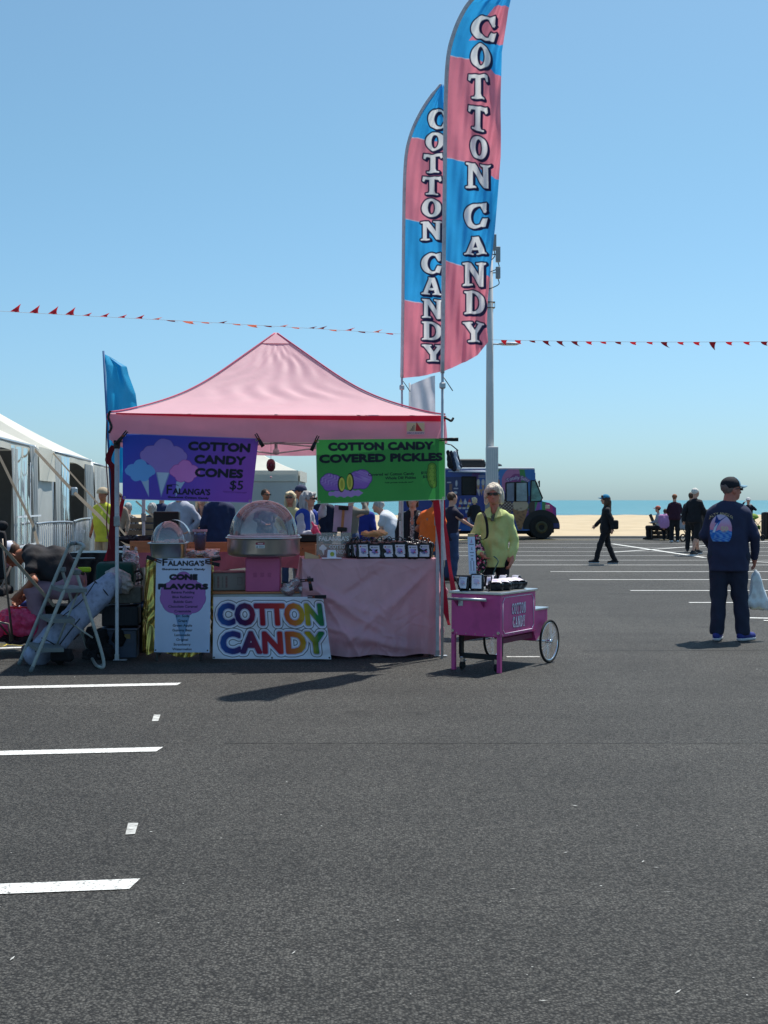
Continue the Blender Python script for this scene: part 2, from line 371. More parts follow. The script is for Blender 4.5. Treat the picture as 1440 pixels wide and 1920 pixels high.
class Canvas:
    def __init__(s, w, h, res, bg):
        s.nu = int(w/res)+1; s.nv = int(h/res)+1; s.w, s.h = w, h; s.res = w/(s.nu-1)
        u = np.linspace(0, w, s.nu); v = np.linspace(0, h, s.nv); s.U, s.V = np.meshgrid(u, v)
        s.a = np.zeros((s.nv, s.nu, 3)); s.a[:] = lin(bg)
    def put(s, m, c):
        c = c if isinstance(c, np.ndarray) and c.ndim == 3 else lin(c)
        m = np.clip(m, 0, 1)[..., None]; s.a = s.a*(1-m)+c*m; return s
    def sd(s, d, c, al=1.0): return s.put(np.clip(0.5-d/s.res, 0, 1)*al, c)
    def rect(s, x0, y0, x1, y1, c, al=1.0): return s.sd(np.maximum(np.maximum(x0-s.U, s.U-x1), np.maximum(y0-s.V, s.V-y1)), c, al)
    def ell(s, cx, cy, rx, ry, c, al=1.0): return s.sd(sd_ell(s.U, s.V, cx, cy, rx, ry), c, al)
    def poly(s, pts, c, al=1.0): return s.sd(sd_poly(s.U, s.V, pts), c, al)
    def line(s, pts, r, c, al=1.0):
        d = np.full(s.U.shape, 1e9)
        for a, b in zip(pts[:-1], pts[1:]):
            ex, ey = b[0]-a[0], b[1]-a[1]; wx, wy = s.U-a[0], s.V-a[1]; t = np.clip((wx*ex+wy*ey)/(ex*ex+ey*ey+1e-12), 0, 1)
            d = np.minimum(d, np.hypot(wx-ex*t, wy-ey*t))
        return s.sd(d-r, c, al)
    def blob(s, cs): # union of circles, signed distance
        d = np.full(s.U.shape, 1e9)
        for x, y, r in cs: d = np.minimum(d, np.hypot(s.U-x, s.V-y)-r)
        return d
    def tmask(s, t, x, y, size, sx=1.0, align='c', fit=None, rot=0.0, spacing=1.0, arc=None, ss=3):
        """x,y: baseline anchor; size: cap height; fit: total width"""
        v, tr = text_tris(t, spacing); v = v.copy(); 
        if len(v) == 0: return np.zeros(s.U.shape)
        v *= size/0.70; x0, x1 = v[:, 0].min(), v[:, 0].max()
        k = (fit/(x1-x0)) if fit else sx
        v[:, 0] = (v[:, 0]-x0)*k; W = (x1-x0)*k
        v[:, 0] -= {'c': W/2, 'l': 0, 'r': W}[align]
        if arc:
            th = v[:, 0]/arc; rr = arc+v[:, 1]; v = np.stack([rr*np.sin(th), rr*np.cos(th)-arc], 1)
        if rot: c_, s_ = math.cos(rot), math.sin(rot); v = v@np.array([[c_, s_], [-s_, c_]])
        v = v+np.array([x, y]); v = v/s.res*ss
        H, Wd = s.nv*ss, s.nu*ss; M = np.zeros((H, Wd), bool)
        off = (ss-1)/2
        for a, b, c in v[tr]:
            lo = np.floor(np.minimum(np.minimum(a, b), c)+off).astype(int); hi = np.ceil(np.maximum(np.maximum(a, b), c)+off).astype(int)+1
            i0, j0 = max(lo[0], 0), max(lo[1], 0); i1, j1 = min(hi[0], Wd), min(hi[1], H)
            if i1 <= i0 or j1 <= j0: continue
            xx = np.arange(i0, i1)[None, :]-off; yy = np.arange(j0, j1)[:, None]-off
            e0 = (b[0]-a[0])*(yy-a[1])-(b[1]-a[1])*(xx-a[0]); e1 = (c[0]-b[0])*(yy-b[1])-(c[1]-b[1])*(xx-b[0]); e2 = (a[0]-c[0])*(yy-c[1])-(a[1]-c[1])*(xx-c[0])
            M[j0:j1, i0:i1] |= ((e0 >= 0) & (e1 >= 0) & (e2 >= 0)) | ((e0 <= 0) & (e1 <= 0) & (e2 <= 0))
        s.M = M; s.ss = ss
        return M.reshape(s.nv, ss, s.nu, ss).mean((1, 3))
    def fat(s, r):
        """the last text mask grown by r metres"""
        M = s.M.astype(bool); k = int(round(r/s.res*s.ss)); out = M.copy()
        for dy in range(-k, k+1):
            wx = int(math.sqrt(max(k*k-dy*dy, 0)))
            row = np.zeros_like(M)
            src = M[max(0, -dy):M.shape[0]-max(0, dy)]; row[max(0, dy):M.shape[0]-max(0, -dy)] = src
            cs = np.concatenate([np.zeros((row.shape[0], 1), np.int32), np.cumsum(row, 1)], 1)
            hi = np.minimum(np.arange(row.shape[1])+wx+1, row.shape[1]); lo = np.maximum(np.arange(row.shape[1])-wx, 0)
            out |= (cs[:, hi]-cs[:, lo]) > 0
        return out.reshape(s.nv, s.ss, s.nu, s.ss).mean((1, 3))
    def text(s, t, x, y, size, c, fatten=0, **k):
        m = s.tmask(t, x, y, size, **k)
        if fatten: m = s.fat(fatten)
        return s.put(m, c)
    def sheet(s, name, surf, m, parent=None):
        return grid_mesh(name, surf(s.U, s.V), m, parent, s.a)
# ================================================================== SETTING
def asphalt_mat():
    m = bpy.data.materials.new('asphalt'); m.use_nodes = True; n = m.node_tree.nodes; l = m.node_tree.links; b = n['Principled BSDF']
    tc = n.new('ShaderNodeTexCoord'); v = tc.outputs['Object']
    def noise(sc, det=3, ro=0.6):
        q = n.new('ShaderNodeTexNoise'); q.inputs['Scale'].default_value = sc; q.inputs['Detail'].default_value = det; q.inputs['Roughness'].default_value = ro; l.new(v, q.inputs['Vector']); return q.outputs['Fac']
    def ramp(src, a, b_, lo, hi):
        q = n.new('ShaderNodeMapRange'); q.inputs[1].default_value = a; q.inputs[2].default_value = b_; q.inputs[3].default_value = lo; q.inputs[4].default_value = hi; l.new(src, q.inputs[0]); return q.outputs[0]
    def mul(a, b_):
        q = n.new('ShaderNodeMath'); q.operation = 'MULTIPLY'; l.new(a, q.inputs[0]); l.new(b_, q.inputs[1]); return q.outputs[0]
    vo = n.new('ShaderNodeTexVoronoi'); vo.inputs['Scale'].default_value = 100; l.new(v, vo.inputs['Vector'])
    sep = n.new('ShaderNodeSeparateColor'); l.new(vo.outputs['Color'], sep.inputs[0])
    stone = ramp(sep.outputs[0], 0.0, 1.0, 0.35, 1.7)
    gap = ramp(vo.outputs['Distance'], 0.25, 0.74, 1.18, 0.25)
    fine = ramp(noise(260, 2), 0.3, 0.7, 0.7, 1.3)
    mid = ramp(noise(28, 4), 0.3, 0.7, 0.82, 1.16)
    big = ramp(noise(0.55, 5, 0.65), 0.3, 0.7, 0.8, 1.16)
    big2 = ramp(noise(0.09, 3), 0.35, 0.65, 0.9, 1.12)
    # rolled streaks along the lanes
    mp = n.new('ShaderNodeMapping'); mp.inputs['Scale'].default_value = (0.12, 1.6, 1); l.new(v, mp.inputs['Vector'])
    st = n.new('ShaderNodeTexNoise'); st.inputs['Scale'].default_value = 1.0; st.inputs['Detail'].default_value = 5; l.new(mp.outputs[0], st.inputs['Vector'])
    streak = ramp(st.outputs['Fac'], 0.3, 0.7, 0.86, 1.12)
    mp2 = n.new('ShaderNodeMapping'); mp2.inputs['Scale'].default_value = (0.5, 0.16, 1); mp2.inputs['Rotation'].default_value = (0, 0, .9); l.new(v, mp2.inputs['Vector'])
    trk = n.new('ShaderNodeTexNoise'); trk.inputs['Scale'].default_value = 1.3; trk.inputs['Detail'].default_value = 3; trk.inputs['Distortion'].default_value = .6; l.new(mp2.outputs[0], trk.inputs['Vector'])
    tracks = ramp(trk.outputs['Fac'], 0.52, 0.62, 1.0, 1.13)
    stain = ramp(noise(1.7, 4, 0.55), 0.60, 0.70, 1.0, 0.72)
    streak = mul(streak, mul(tracks, stain))
    k = mul(mul(mul(stone, gap), mul(fine, mid)), mul(mul(big, big2), streak))
    mx = n.new('ShaderNodeMix'); mx.data_type = 'RGBA'; mx.blend_type = 'MULTIPLY'; mx.inputs[0].default_value = 1
    mx.inputs[6].default_value = (0.067, 0.0645, 0.057, 1); l.new(k, mx.inputs[7])
    # pale stones and specks
    sp = ramp(sep.outputs[1], 0.95, 0.98, 0.0, 0.5)
    m2 = n.new('ShaderNodeMix'); m2.data_type = 'RGBA'; l.new(sp, m2.inputs[0]); l.new(mx.outputs[2], m2.inputs[6]); m2.inputs[7].default_value = (0.15, 0.145, 0.13, 1)
    l.new(m2.outputs[2], b.inputs['Base Color']); b.inputs['Roughness'].default_value = 0.78; b.inputs['Specular IOR Level'].default_value = 0.35
    ht = n.new('ShaderNodeMath'); ht.operation = 'ADD'; l.new(gap, ht.inputs[0]); l.new(fine, ht.inputs[1])
    bp = n.new('ShaderNodeBump'); bp.inputs['Strength'].default_value = 0.9; bp.inputs['Distance'].default_value = 0.004; l.new(ht.outputs[0], bp.inputs['Height'])
    l.new(bp.outputs[0], b.inputs['Normal'])
    return m
LOT_END = 52.3
lot = MB().poly([(-160, -8, 0), (160, -8, 0), (160, LOT_END, 0), (-160, LOT_END, 0)]).build('parking_lot', asphalt_mat()); tag(lot, kind='structure')
paint = mat('road_paint', (236, 236, 230), 0.7, var=0.08, vscale=14, bump=0.25, bscale=120, grime=((85, 84, 80), 75, 0.95))
paint_old = mat('worn_road_paint', (196, 196, 190), 0.8, var=0.2, vscale=30, grime=((85, 84, 80), 26, 0.9))
paint_yellow = mat('yellow_road_paint', (205, 190, 130), 0.8, var=0.1)
def line_on(a, b, w=0.125, m=paint, z=0.004, name='painted_line', slant=0.0):
    a = Vector((a[0], a[1], 0)); b = Vector((b[0], b[1], 0)); d = (b-a).normalized(); q = Vector((-d.y, d.x, 0))*w/2
    n_ = max(1, int((b-a).length/1.0)); pts = []
    o = MB(); rr = random.Random(int(a.y*100)); L = (b-a).length
    n_ = max(2, int(L/0.4)); left = []; right = []
    for i in range(n_+1):
        c = a+(b-a)*i/n_; j = (rr.random()-.5)*0.006
        left.append(c+q*(1+j*8)+Vector((0, 0, z))); right.append(c-q*(1-j*8)+Vector((0, 0, z)))
    left[0] = left[0]+d*slant
    o.add(left+right, [(i, i+1, n_+2+i, n_+1+i) for i in range(n_)])
    return o.build(name, m, lot)
def ext(a, b, t): return (a[0]+(b[0]-a[0])*t, a[1]+(b[1]-a[1])*t)
for r_, l_ in (((340, 1283), (0, 1290)), ((305, 1405.5), (0, 1413)), ((261, 1658), (0, 1668))):
    a = G(*r_); b = G(*l_); line_on(a, ext(a, b, 4.5), 0.135, slant=.035)
line_on(G(-60, 1218), G(50, 1214), 0.10)
for y, x0, x1 in ((1130, 1292, 2100), (1107.5, 1182, 2100), (1087, 1068, 2100), (1072, 1032, 2000), (1059.5, 905, 2000), (1050.5, 880, 2000), (1042, 850, 2000), (1034.5, 800, 2000), (1026.5, -200, 2000), (1019, -200, 2000)):
    a = G(x0, y); b = G(x1, y+0.9*(x1-x0)/400); line_on(a, (b[0], a[1]-0.004*(b[0]-a[0])), 0.105 if y > 1055 else 0.085)
line_on((-60, 49.6), (60, 49.2), 0.14, paint_yellow)
line_on(G(1148, 1020), G(1322, 1046), 0.16, z=0.008); line_on(G(1150, 1036), G(1460, 1014), 0.16, z=0.012)
line_on(G(1400, 1053), G(1600, 1062), 0.16, z=0.008)
line_on(G(1396, 1150+9), G(1600, 1163), 0.12, z=0.006); line_on(G(1432, 1164), G(1600, 1168), 0.10, z=0.006)
line_on(G(950, 1232), G(1012, 1232), 0.07, paint_old)
# short layout marks and worn traces
for (px, py, w_, h_, rz) in ((297, 1347, .042, .27, -.1), (252, 1555, .042, .21, -.35)):
    g = G(px, py); kx = g.x*h_/g.y; b = MB(); b.add([(g.x-w_/2, g.y-h_/2, .004), (g.x+w_/2, g.y-h_/2+.01, .004), (g.x+w_/2+.018+kx, g.y+h_/2, .004), (g.x-w_/2+.012+kx, g.y+h_/2, .004)], [(0, 1, 2, 3)])
    b.build('paint_mark', paint_old, lot)
rr = random.Random(5)
fleck = MB()
for i in range(110):
    py = 1120+rr.random()**1.4*760; px = -20+rr.random()*1480; g = G(px, py); a = rr.random()*3.14; L = .005+rr.random()**4*.05; w_ = .002+rr.random()*.004
    d = Vector((math.cos(a), math.sin(a), 0))*L/2; q = Vector((-d.y, d.x, 0)).normalized()*w_
    g.z = .004; fleck.poly([g-d, g-q, g+d, g+q*.8])
tag(fleck.build('paint_flecks', paint_old, lot), kind='stuff')
seam = mat('tar_seam', (52, 51, 49), 0.6, var=0.1)
def crack(pts, w_):
    ps = []
    for a, b in zip(pts[:-1], pts[1:]):
        n_ = 30
        for i in range(n_): ps.append(a+(b-a)*i/n_+Vector((0, (rr.random()-.5)*.012, .003)))
    MB().ribbon(ps, (0, w_, 0), .001).build('asphalt_seam', seam, lot)
crack([G(420, 1394), G(1440, 1394), G(2200, 1396)], .005)
crack([G(1140, 1113.5), G(1500, 1113.5)], .03); crack([G(1090, 1221), G(1500, 1219)], .009); crack([G(-200, 1242), G(150, 1240)], .01)

# kerb edge between lot and beach, sand, sea
sandm = mat('sand', (194, 175, 142), 0.95, var=0.09, vscale=0.35, bump=0.5, bscale=2.2, stretch=(1, 0.5, 1), grime=((178, 156, 118), 1.1, 0.4))
tag(MB().box((0, LOT_END+.12, 0.02), (320, .24, .10), b=.02).build('kerb', mat('kerb_concrete', (150, 146, 136), 0.9, var=0.12, vscale=1.5)), kind='structure')
nx, ny = 161, 70
xs = np.linspace(-260, 260, nx); ys = LOT_END+.24+(np.linspace(0, 1, ny)**1.7)*138
XX, YY = np.meshgrid(xs, ys); t = (YY-LOT_END)/138
ZZ = 0.02-0.66*np.clip(t, 0, 1)**1.1+0.035*np.sin(XX*.9+2*np.sin(YY*.7))*np.sin(YY*1.1)*(t > .01)
tag(grid_mesh('beach', np.stack([XX, YY, ZZ], -1), sandm), kind='structure')
def sea_mat():
    m = bpy.data.materials.new('sea_water'); m.use_nodes = True; n = m.node_tree.nodes; l = m.node_tree.links; b = n['Principled BSDF']
    tc = n.new('ShaderNodeTexCoord'); mp = n.new('ShaderNodeMapping'); mp.inputs['Scale'].default_value = (0.02, 0.09, 1); l.new(tc.outputs['Object'], mp.inputs['Vector'])
    nz = n.new('ShaderNodeTexNoise'); nz.inputs['Scale'].default_value = 1.0; nz.inputs['Detail'].default_value = 7; nz.inputs['Roughness'].default_value = 0.65; l.new(mp.outputs[0], nz.inputs['Vector'])
    cr = n.new('ShaderNodeValToRGB'); cr.color_ramp.elements[0].position = .35; cr.color_ramp.elements[0].color = (.060, .21, .25, 1); cr.color_ramp.elements[1].position = .68; cr.color_ramp.elements[1].color = (.11, .29, .32, 1)
    l.new(nz.outputs['Fac'], cr.inputs[0]); l.new(cr.outputs[0], b.inputs['Base Color'])
    b.inputs['Roughness'].default_value = 0.35; b.inputs['IOR'].default_value = 1.33; b.inputs['Specular IOR Level'].default_value = 0.25
    m3 = n.new('ShaderNodeMapping'); m3.inputs['Scale'].default_value = (0.12, 0.5, 1); l.new(tc.outputs['Object'], m3.inputs['Vector'])
    n2 = n.new('ShaderNodeTexNoise'); n2.inputs['Scale'].default_value = 1.0; n2.inputs['Detail'].default_value = 6; l.new(m3.outputs[0], n2.inputs['Vector'])
    bp = n.new('ShaderNodeBump'); bp.inputs['Strength'].default_value = 1.0; bp.inputs['Distance'].default_value = 1.2; l.new(n2.outputs['Fac'], bp.inputs['Height']); l.new(bp.outputs[0], b.inputs['Normal'])
    return m
tag(MB().poly([(-40000, 150, -.62), (40000, 150, -.62), (40000, 40000, -.62), (-40000, 40000, -.62)]).build('sea', sea_mat()), kind='structure')
foam = MB(); rr = random.Random(3)
for i in range(9):
    x = -60+i*18+rr.random()*8; y = 189+rr.random()*4; L = 9+rr.random()*14
    foam.box((x, y, -.60), (L, .35+rr.random()*.5, .05))
tag(foam.build('surf_line', mat('foam', (235, 240, 238), 0.9)), kind='stuff')

# ================================================================== MATERIALS
white_metal = mat('white_painted_steel', (196, 200, 204), 0.45, var=0.05, vscale=9, grime=((120, 118, 112), 18, 0.35))
grey_metal = mat('grey_painted_steel', (150, 156, 156), 0.5, var=0.06, vscale=9, grime=((95, 94, 90), 20, 0.4))
steel = mat('stainless_steel', (205, 208, 206), 0.28, metal=0.9, var=0.1, vscale=5, stretch=(1, 1, .25), bump=.04, bscale=8)
galv = mat('galvanised_steel', (178, 184, 188), 0.38, metal=0.7, var=0.1, vscale=20)
chrome = mat('chrome', (230, 232, 234), 0.12, metal=1.0, var=0.02)
black_plastic = mat('black_plastic', (24, 24, 27), 0.45, var=0.08)
rubber = mat('rubber', (28, 28, 28), 0.8, var=0.1)
black_cloth = mat('black_cloth', (26, 27, 32), 0.85, var=0.15, bump=.2)
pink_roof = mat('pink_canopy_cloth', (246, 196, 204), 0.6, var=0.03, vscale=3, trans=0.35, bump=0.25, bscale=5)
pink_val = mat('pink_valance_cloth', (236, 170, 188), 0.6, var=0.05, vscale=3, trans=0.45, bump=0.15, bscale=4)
crimson = mat('crimson_webbing', (196, 20, 52), 0.6, var=0.08, trans=0.25)
piping_m = mat('rose_piping', (206, 96, 122), 0.7, var=0.05)
print_cloth = mat('printed_vinyl', (255, 255, 255), 0.5, var=0.04, vscale=3, trans=0.30, attr=True, bump=.05, bscale=14)
flag_cloth = mat('printed_flag_cloth', (255, 255, 255), 0.65, var=0.05, vscale=5, trans=0.5, attr=True)
print_paper = mat('printed_paper', (255, 255, 255), 0.6, var=0.02, attr=True)

# ================================================================== CANOPY TENT
TA = R(6.0); T0 = Vector((-2.559, 12.16, 0)); TS = 3.12
ex = Vector((math.cos(TA), math.sin(TA), 0)); ey = Vector((-math.sin(TA), math.cos(TA), 0))
def TP(a, b, z): return T0+ex*a+ey*b+Vector((0, 0, z))     # tent coordinates, metres along the front, back, up
tent = empty('canopy_tent', T0, 0, 'pink pop-up canopy tent with peaked roof over the candy stall', 'tent')
tent.rotation_euler = (0, 0, TA)
def LT(a, b, z): return Vector((a, b, z))                  # local to the tent empty
EZ = 2.35; PZ = 3.34; ov = 0.045
def roof_pt(t, e):   # t 0 peak..1 eave, e: corner index blend
    return None
cs = [(-ov, -ov), (TS+ov, -ov), (TS+ov, TS+ov), (-ov, TS+ov)]; cx = TS/2
def ridge_z(t): return EZ+(PZ-EZ)*(1-t)**1.5+0.012*math.sin(t*9)
for k in range(4):
    a, b = cs[k], cs[(k+1) % 4]; nt_, ns = 46, 60; pts = np.zeros((nt_, ns, 3))
    for i in range(nt_):
        t = 0.012+0.988*i/(nt_-1); z0 = ridge_z(t)
        for j in range(ns):
            s = j/(ns-1); x = cx+t*((a[0]+(b[0]-a[0])*s)-cx); y = cx+t*((a[1]+(b[1]-a[1])*s)-cx)
            m_ = 4*s*(1-s)
            sag = -0.035*m_*math.sin(math.pi*min(1, t*1.0))*(1 if t < .98 else .6)
            wr = 0.010*m_*math.exp(-((t-.45)/.25)**2)*(math.sin(s*38+9*t+3*math.sin(t*17))+.6*math.sin((s-.4)*70*(1-t)+t*40))
            pts[i, j] = (x, y, z0+sag+wr*(1.0 if k == 0 else .7))
    grid_mesh('roof_panel', pts, pink_roof, tent)
vent = MB(); 
for k in range(4):
    a, b = cs[k], cs[(k+1) % 4]; t0, t1 = 0.0, 0.10
    vent.poly([(cx, cx, PZ+.012), (cx+t1*(a[0]-cx), cx+t1*(a[1]-cx), ridge_z(t1)+.008), (cx+t1*(b[0]-cx), cx+t1*(b[1]-cx), ridge_z(t1)+.008)])
vent.build('peak_cap', pink_roof, tent)
for k in range(4):
    a = cs[k]; pts = [(cx+t*(a[0]-cx), cx+t*(a[1]-cx), ridge_z(t)+.012) for t in np.linspace(0.01, 1, 40)]
    MB().tube(pts, .009, 6).build('ridge_piping', piping_m, tent)
VB = 2.10
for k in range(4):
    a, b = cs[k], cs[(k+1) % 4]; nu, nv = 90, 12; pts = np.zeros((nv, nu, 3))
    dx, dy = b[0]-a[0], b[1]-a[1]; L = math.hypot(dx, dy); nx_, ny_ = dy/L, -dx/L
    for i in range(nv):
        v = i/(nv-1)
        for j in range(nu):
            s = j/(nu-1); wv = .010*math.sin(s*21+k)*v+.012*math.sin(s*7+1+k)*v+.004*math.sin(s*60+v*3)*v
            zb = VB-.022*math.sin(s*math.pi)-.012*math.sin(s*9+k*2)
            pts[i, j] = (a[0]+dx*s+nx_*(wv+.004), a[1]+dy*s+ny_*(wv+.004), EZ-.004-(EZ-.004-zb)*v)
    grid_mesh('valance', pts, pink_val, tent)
    # crimson band sewn along the eave, slipping down to the right
    pb = np.zeros((3, 60, 3))
    for i in range(3):
        for j in range(60):
            s = 0.02+.98*j/59; top = EZ+.008-.006*s; hgt = .012+.045*s
            pb[i, j] = (a[0]+dx*s+nx_*.022, a[1]+dy*s+ny_*.022, top-hgt*i/2-.012*math.sin(s*3.1))
    grid_mesh('eave_band', pb, crimson, tent)
def leg(a, b, px_off=0):
    o = MB().box((a, b, 1.72), (.042, .042, .78), b=.006).build('upper_leg', white_metal, tent)
    MB().box((a, b, .70), (.032, .032, 1.34), b=.004).build('lower_leg', white_metal, tent)
    MB().box((a, b, 1.33), (.056, .056, .10), b=.008).build('leg_joint', grey_metal, tent)
    f = MB().box((a+.03, b, .012), (.13, .07, .008), b=.003); f.box((a, b, .04), (.04, .04, .05)); f.build('foot_plate', galv, tent)
    MB().box((a, b, 2.08), (.06, .06, .12), b=.01).build('corner_bracket', black_plastic, tent)
for a, b in ((.02, .02), (TS-.02, .02), (TS-.02, TS-.02), (.02, TS-.02)): leg(a, b)
def bar(p, q, m=white_metal, r=.011, name='truss_bar'): return MB().tube([p, q], r, 6).build(name, m, tent)
for k in range(4):
    a, b = [(.03, .03), (TS-.03, .03), (TS-.03, TS-.03), (.03, TS-.03)][k], [(TS-.03, .03), (TS-.03, TS-.03), (.03, TS-.03), (.03, .03)][k]
    for j in range(2):
        p0 = (a[0]+(b[0]-a[0])*j/2, a[1]+(b[1]-a[1])*j/2); p1 = (a[0]+(b[0]-a[0])*(j+1)/2, a[1]+(b[1]-a[1])*(j+1)/2)
        bar((*p0, 2.30), (*p1, 2.09)); bar((*p0, 2.09), (*p1, 2.30))
for k in range(4):
    a = [(.03, .03), (TS-.03, .03), (TS-.03, TS-.03), (.03, TS-.03)][k]
    mx_, my_ = (a[0]+cx)/2, (a[1]+cx)/2
    bar((*a, 2.28), (mx_, my_, 2.62)); bar((mx_, my_, 2.62), (cx, cx, 2.95)); bar((*a, 2.09), (cx, cx, 2.15))
MB().tube([(cx, cx, 2.05), (cx, cx, PZ-.02)], .018, 10).build('centre_pole', white_metal, tent)
MB().lathe((cx, cx, 2.02), [(0, 0), (.035, .01), (.035, .05), (.02, .07)], 14).build('hub', white_metal, tent)
# maker's patch on the valance
c = Canvas(.175, .125, .0028, (244, 176, 190))
c.rect(.0, .03, .175, .115, (244, 190, 150)); c.poly([(.085, .035), (.155, .035), (.095, .122)], (214, 44, 44)); 
for i, (x, h) in enumerate(((.03, .045), (.042, .06), (.055, .08), (.068, .095))): c.rect(x, .035, x+.007, h, (40, 30, 50))
c.text('ABCCANOPY', .0875, .006, .018, (30, 28, 34), fit=.165)
lx = TS-.335
c.sheet('maker_patch', lambda U, V: np.stack([lx+U, -ov-.034+0*U, 2.165+V], -1), print_paper, tent)
# roll-up red ties and ribbons hanging at the corners
def ribbon_thing(name, pts, ws, m, label, th=.004):
    o = MB().ribbon(pts, ws, th).build(name, m); tag(o, label, 'ribbon'); return o
def curve(pts, n=24):
    pts = [Vector(p) for p in pts]; out = []
    for i in range(len(pts)-1):
        p0, p1, p2, p3 = pts[max(i-1, 0)], pts[i], pts[i+1], pts[min(i+2, len(pts)-1)]
        for k in range(n):
            t = k/n; out.append(0.5*((2*p1)+(p2-p0)*t+(2*p0-5*p1+4*p2-p3)*t*t+(3*p1-p0-3*p2+p3)*t**3))
    out.append(pts[-1]); return out
Yr = 12.42
pa = curve([P(816, 925, Yr), P(824, 1000, Yr), P(829, 1080, Yr), (*P(835, 1140, Yr-.03),), P(842, 1172, Yr-.05)])
ribbon_thing('sidewall_ribbon', pa, [Vector((.045+.02*math.sin(i*.12), .02, 0)) for i in range(len(pa))], crimson, 'long crimson ribbon hanging at the right front leg, nearer the leg')
pb = curve([P(827, 925, Yr+.12), P(833, 980, Yr+.12), P(840, 1040, Yr+.12), P(851, 1112, Yr+.1)])
ribbon_thing('sidewall_ribbon', pb, [Vector((.042+.012*math.sin(i*.2), .03, 0)) for i in range(len(pb))], crimson, 'crimson ribbon hanging right of the front leg and reaching behind the pink cart')
pc = curve([P(822, 925, Yr+.06), P(829, 990, Yr+.06), P(834, 1050, Yr+.06)])
ribbon_thing('sidewall_ribbon', pc, [Vector((.03, .03, 0))]*len(pc), mat('pale_ribbon', (222, 205, 210), .7, trans=.3), 'pale ribbon hanging between the two crimson ones at the right leg')
pd = curve([P(213, 835, 12.35), P(203, 862, 12.35), P(214, 885, 12.35), P(214, 960, 12.35), P(208, 1052, 12.35)])
ribbon_thing('sidewall_ribbon', pd, [Vector((.05+.03*(i/len(pd)), .02, 0)) for i in range(len(pd))], mat('dark_red_cloth', (120, 18, 34), .7, trans=.2), 'dark red ribbon hanging beside the left front leg')
pe = curve([P(232, 930, 12.7), P(222, 975, 12.7), P(213, 1010, 12.7), P(200, 1052, 12.7)])
ribbon_thing('sidewall_ribbon', pe, [Vector((.035+.03*(i/len(pe)), .0, 0)) for i in range(len(pe))], crimson, 'bright red ribbon slanting down behind the left front leg')
ph = curve([P(200, 790, 12.1), P(199, 860, 12.1), P(203, 930, 12.1), P(200, 985, 12.1), P(207, 1030, 12.1)])
tag(MB().tube(ph, .006, 6).build('pull_cord', mat('maroon_cord', (110, 40, 48), .8)), 'thin maroon cord dangling from the left corner of the canopy', 'cord')
# hanging ornament
orn = empty('hanging_ornament', P(508, 872, 12.9), 0, 'dark red round ornament hanging on a thread between the two banners', 'ornament')
MB().lathe((0, 0, 0), [(0, -.068), (.025, -.06), (.043, -.032), (.046, 0), (.042, .032), (.025, .058), (0, .065)], 20).build('bauble', mat('garnet_glass', (92, 16, 42), .3, var=.1, coat=.5), orn)
MB().tube([(0, 0, .07), (0, 0, .25)], .002, 5).build('thread', black_plastic, orn)
MB().lathe((0, 0, -.12), [(0, -.014), (.012, -.006), (.013, 0), (0, .013)], 12).build('crystal_drop', chrome, orn)

# ================================================================== BANNERS
def clamp(p, ang, label, L=.17, yaw=0):
    """spring clamp: two handles, jaws, orange tips"""
    o = empty('spring_clamp', p, yaw, label, 'clamp'); o.rotation_euler = (0, ang, yaw)
    for s in (-1, 1):
        MB().tube([(0, 0, s*.004), (L*.5, 0, s*.008), (L, 0, s*.007)], [.010, .010, .011], 8).build('handle', black_plastic, o)
        MB().box((-.028, 0, s*.009), (.06, .024, .010), b=.003).build('jaw', black_plastic, o)
    MB().tube([(.0, -.014, 0), (0, .014, 0)], .012, 10).build('spring_pin', mat('dark_orange_plastic', (120, 50, 26), .5), o)
    return o
def banner_surf(c0, c1, c2, c3, W, H, wave=.006, seed=0, curl=None):
    """corners: bottom-left, bottom-right, top-right, top-left; bilinear plus ripples toward the viewer"""
    c0, c1, c2, c3 = [np.array(c) for c in (c0, c1, c2, c3)]
    n_ = np.cross(c1-c0, c3-c0); n_ = n_/np.linalg.norm(n_)
    def f(U, V, off=0.0):
        u = (U/W)[..., None]; v = (V/H)[..., None]
        p = (1-u)*(1-v)*c0+u*(1-v)*c1+u*v*c2+(1-u)*v*c3
        d = wave*(np.sin(U/W*9+seed+1.2*np.sin(V/H*2))*(1-.7*V/H)+.5*np.sin(U/W*23+seed*2+V/H*3)*(1-V/H*.8)+.6*np.sin(V/H*6+seed)*np.sin(U/W*3))
        if curl is not None: d = d+curl(U/W, V/H)
        return p+n_*(d[..., None]+off)
    return f
DECO = dict(fatten=.0085, spacing=1.0)
ink = (22, 26, 40)
# ---- purple banner
W, H = 1.30, .645
c = Canvas(W, H, .004, (40, 50, 150))
g = np.clip((c.U/W*.75+(1-c.V/H)*.45), 0, 1)[..., None]; g2 = np.clip((c.U/W-.45)*1.7, 0, 1)[..., None]
c.a = lin((36, 76, 190))*(1-g)+lin((116, 76, 190))*g; c.a = c.a*(1-.6*g2)+lin((160, 84, 186))*.6*g2
def cloud(cv, x, y, s, col, ol=None, sx=1):
    pts = [(-.5, .05, .42), (0, .35, .45), (.5, .05, .42), (-.25, -.28, .38), (.25, -.28, .38), (0, 0, .5), (-.75, .0, .25), (.75, .02, .25)]
    d = cv.blob([(x+a*s*sx, y+b*s, r*s) for a, b, r in pts])
    d = d+.012*s*np.sin(cv.U*70/s*.2)*np.sin(cv.V*60/s*.2)
    if ol: cv.sd(d-.004, ol)
    cv.sd(d, col)
c.poly([(.322, .275), (.462, .275), (.383, .030)], (120, 150, 196)); c.poly([(.334, .275), (.450, .275), (.383, .055)], (176, 206, 230))
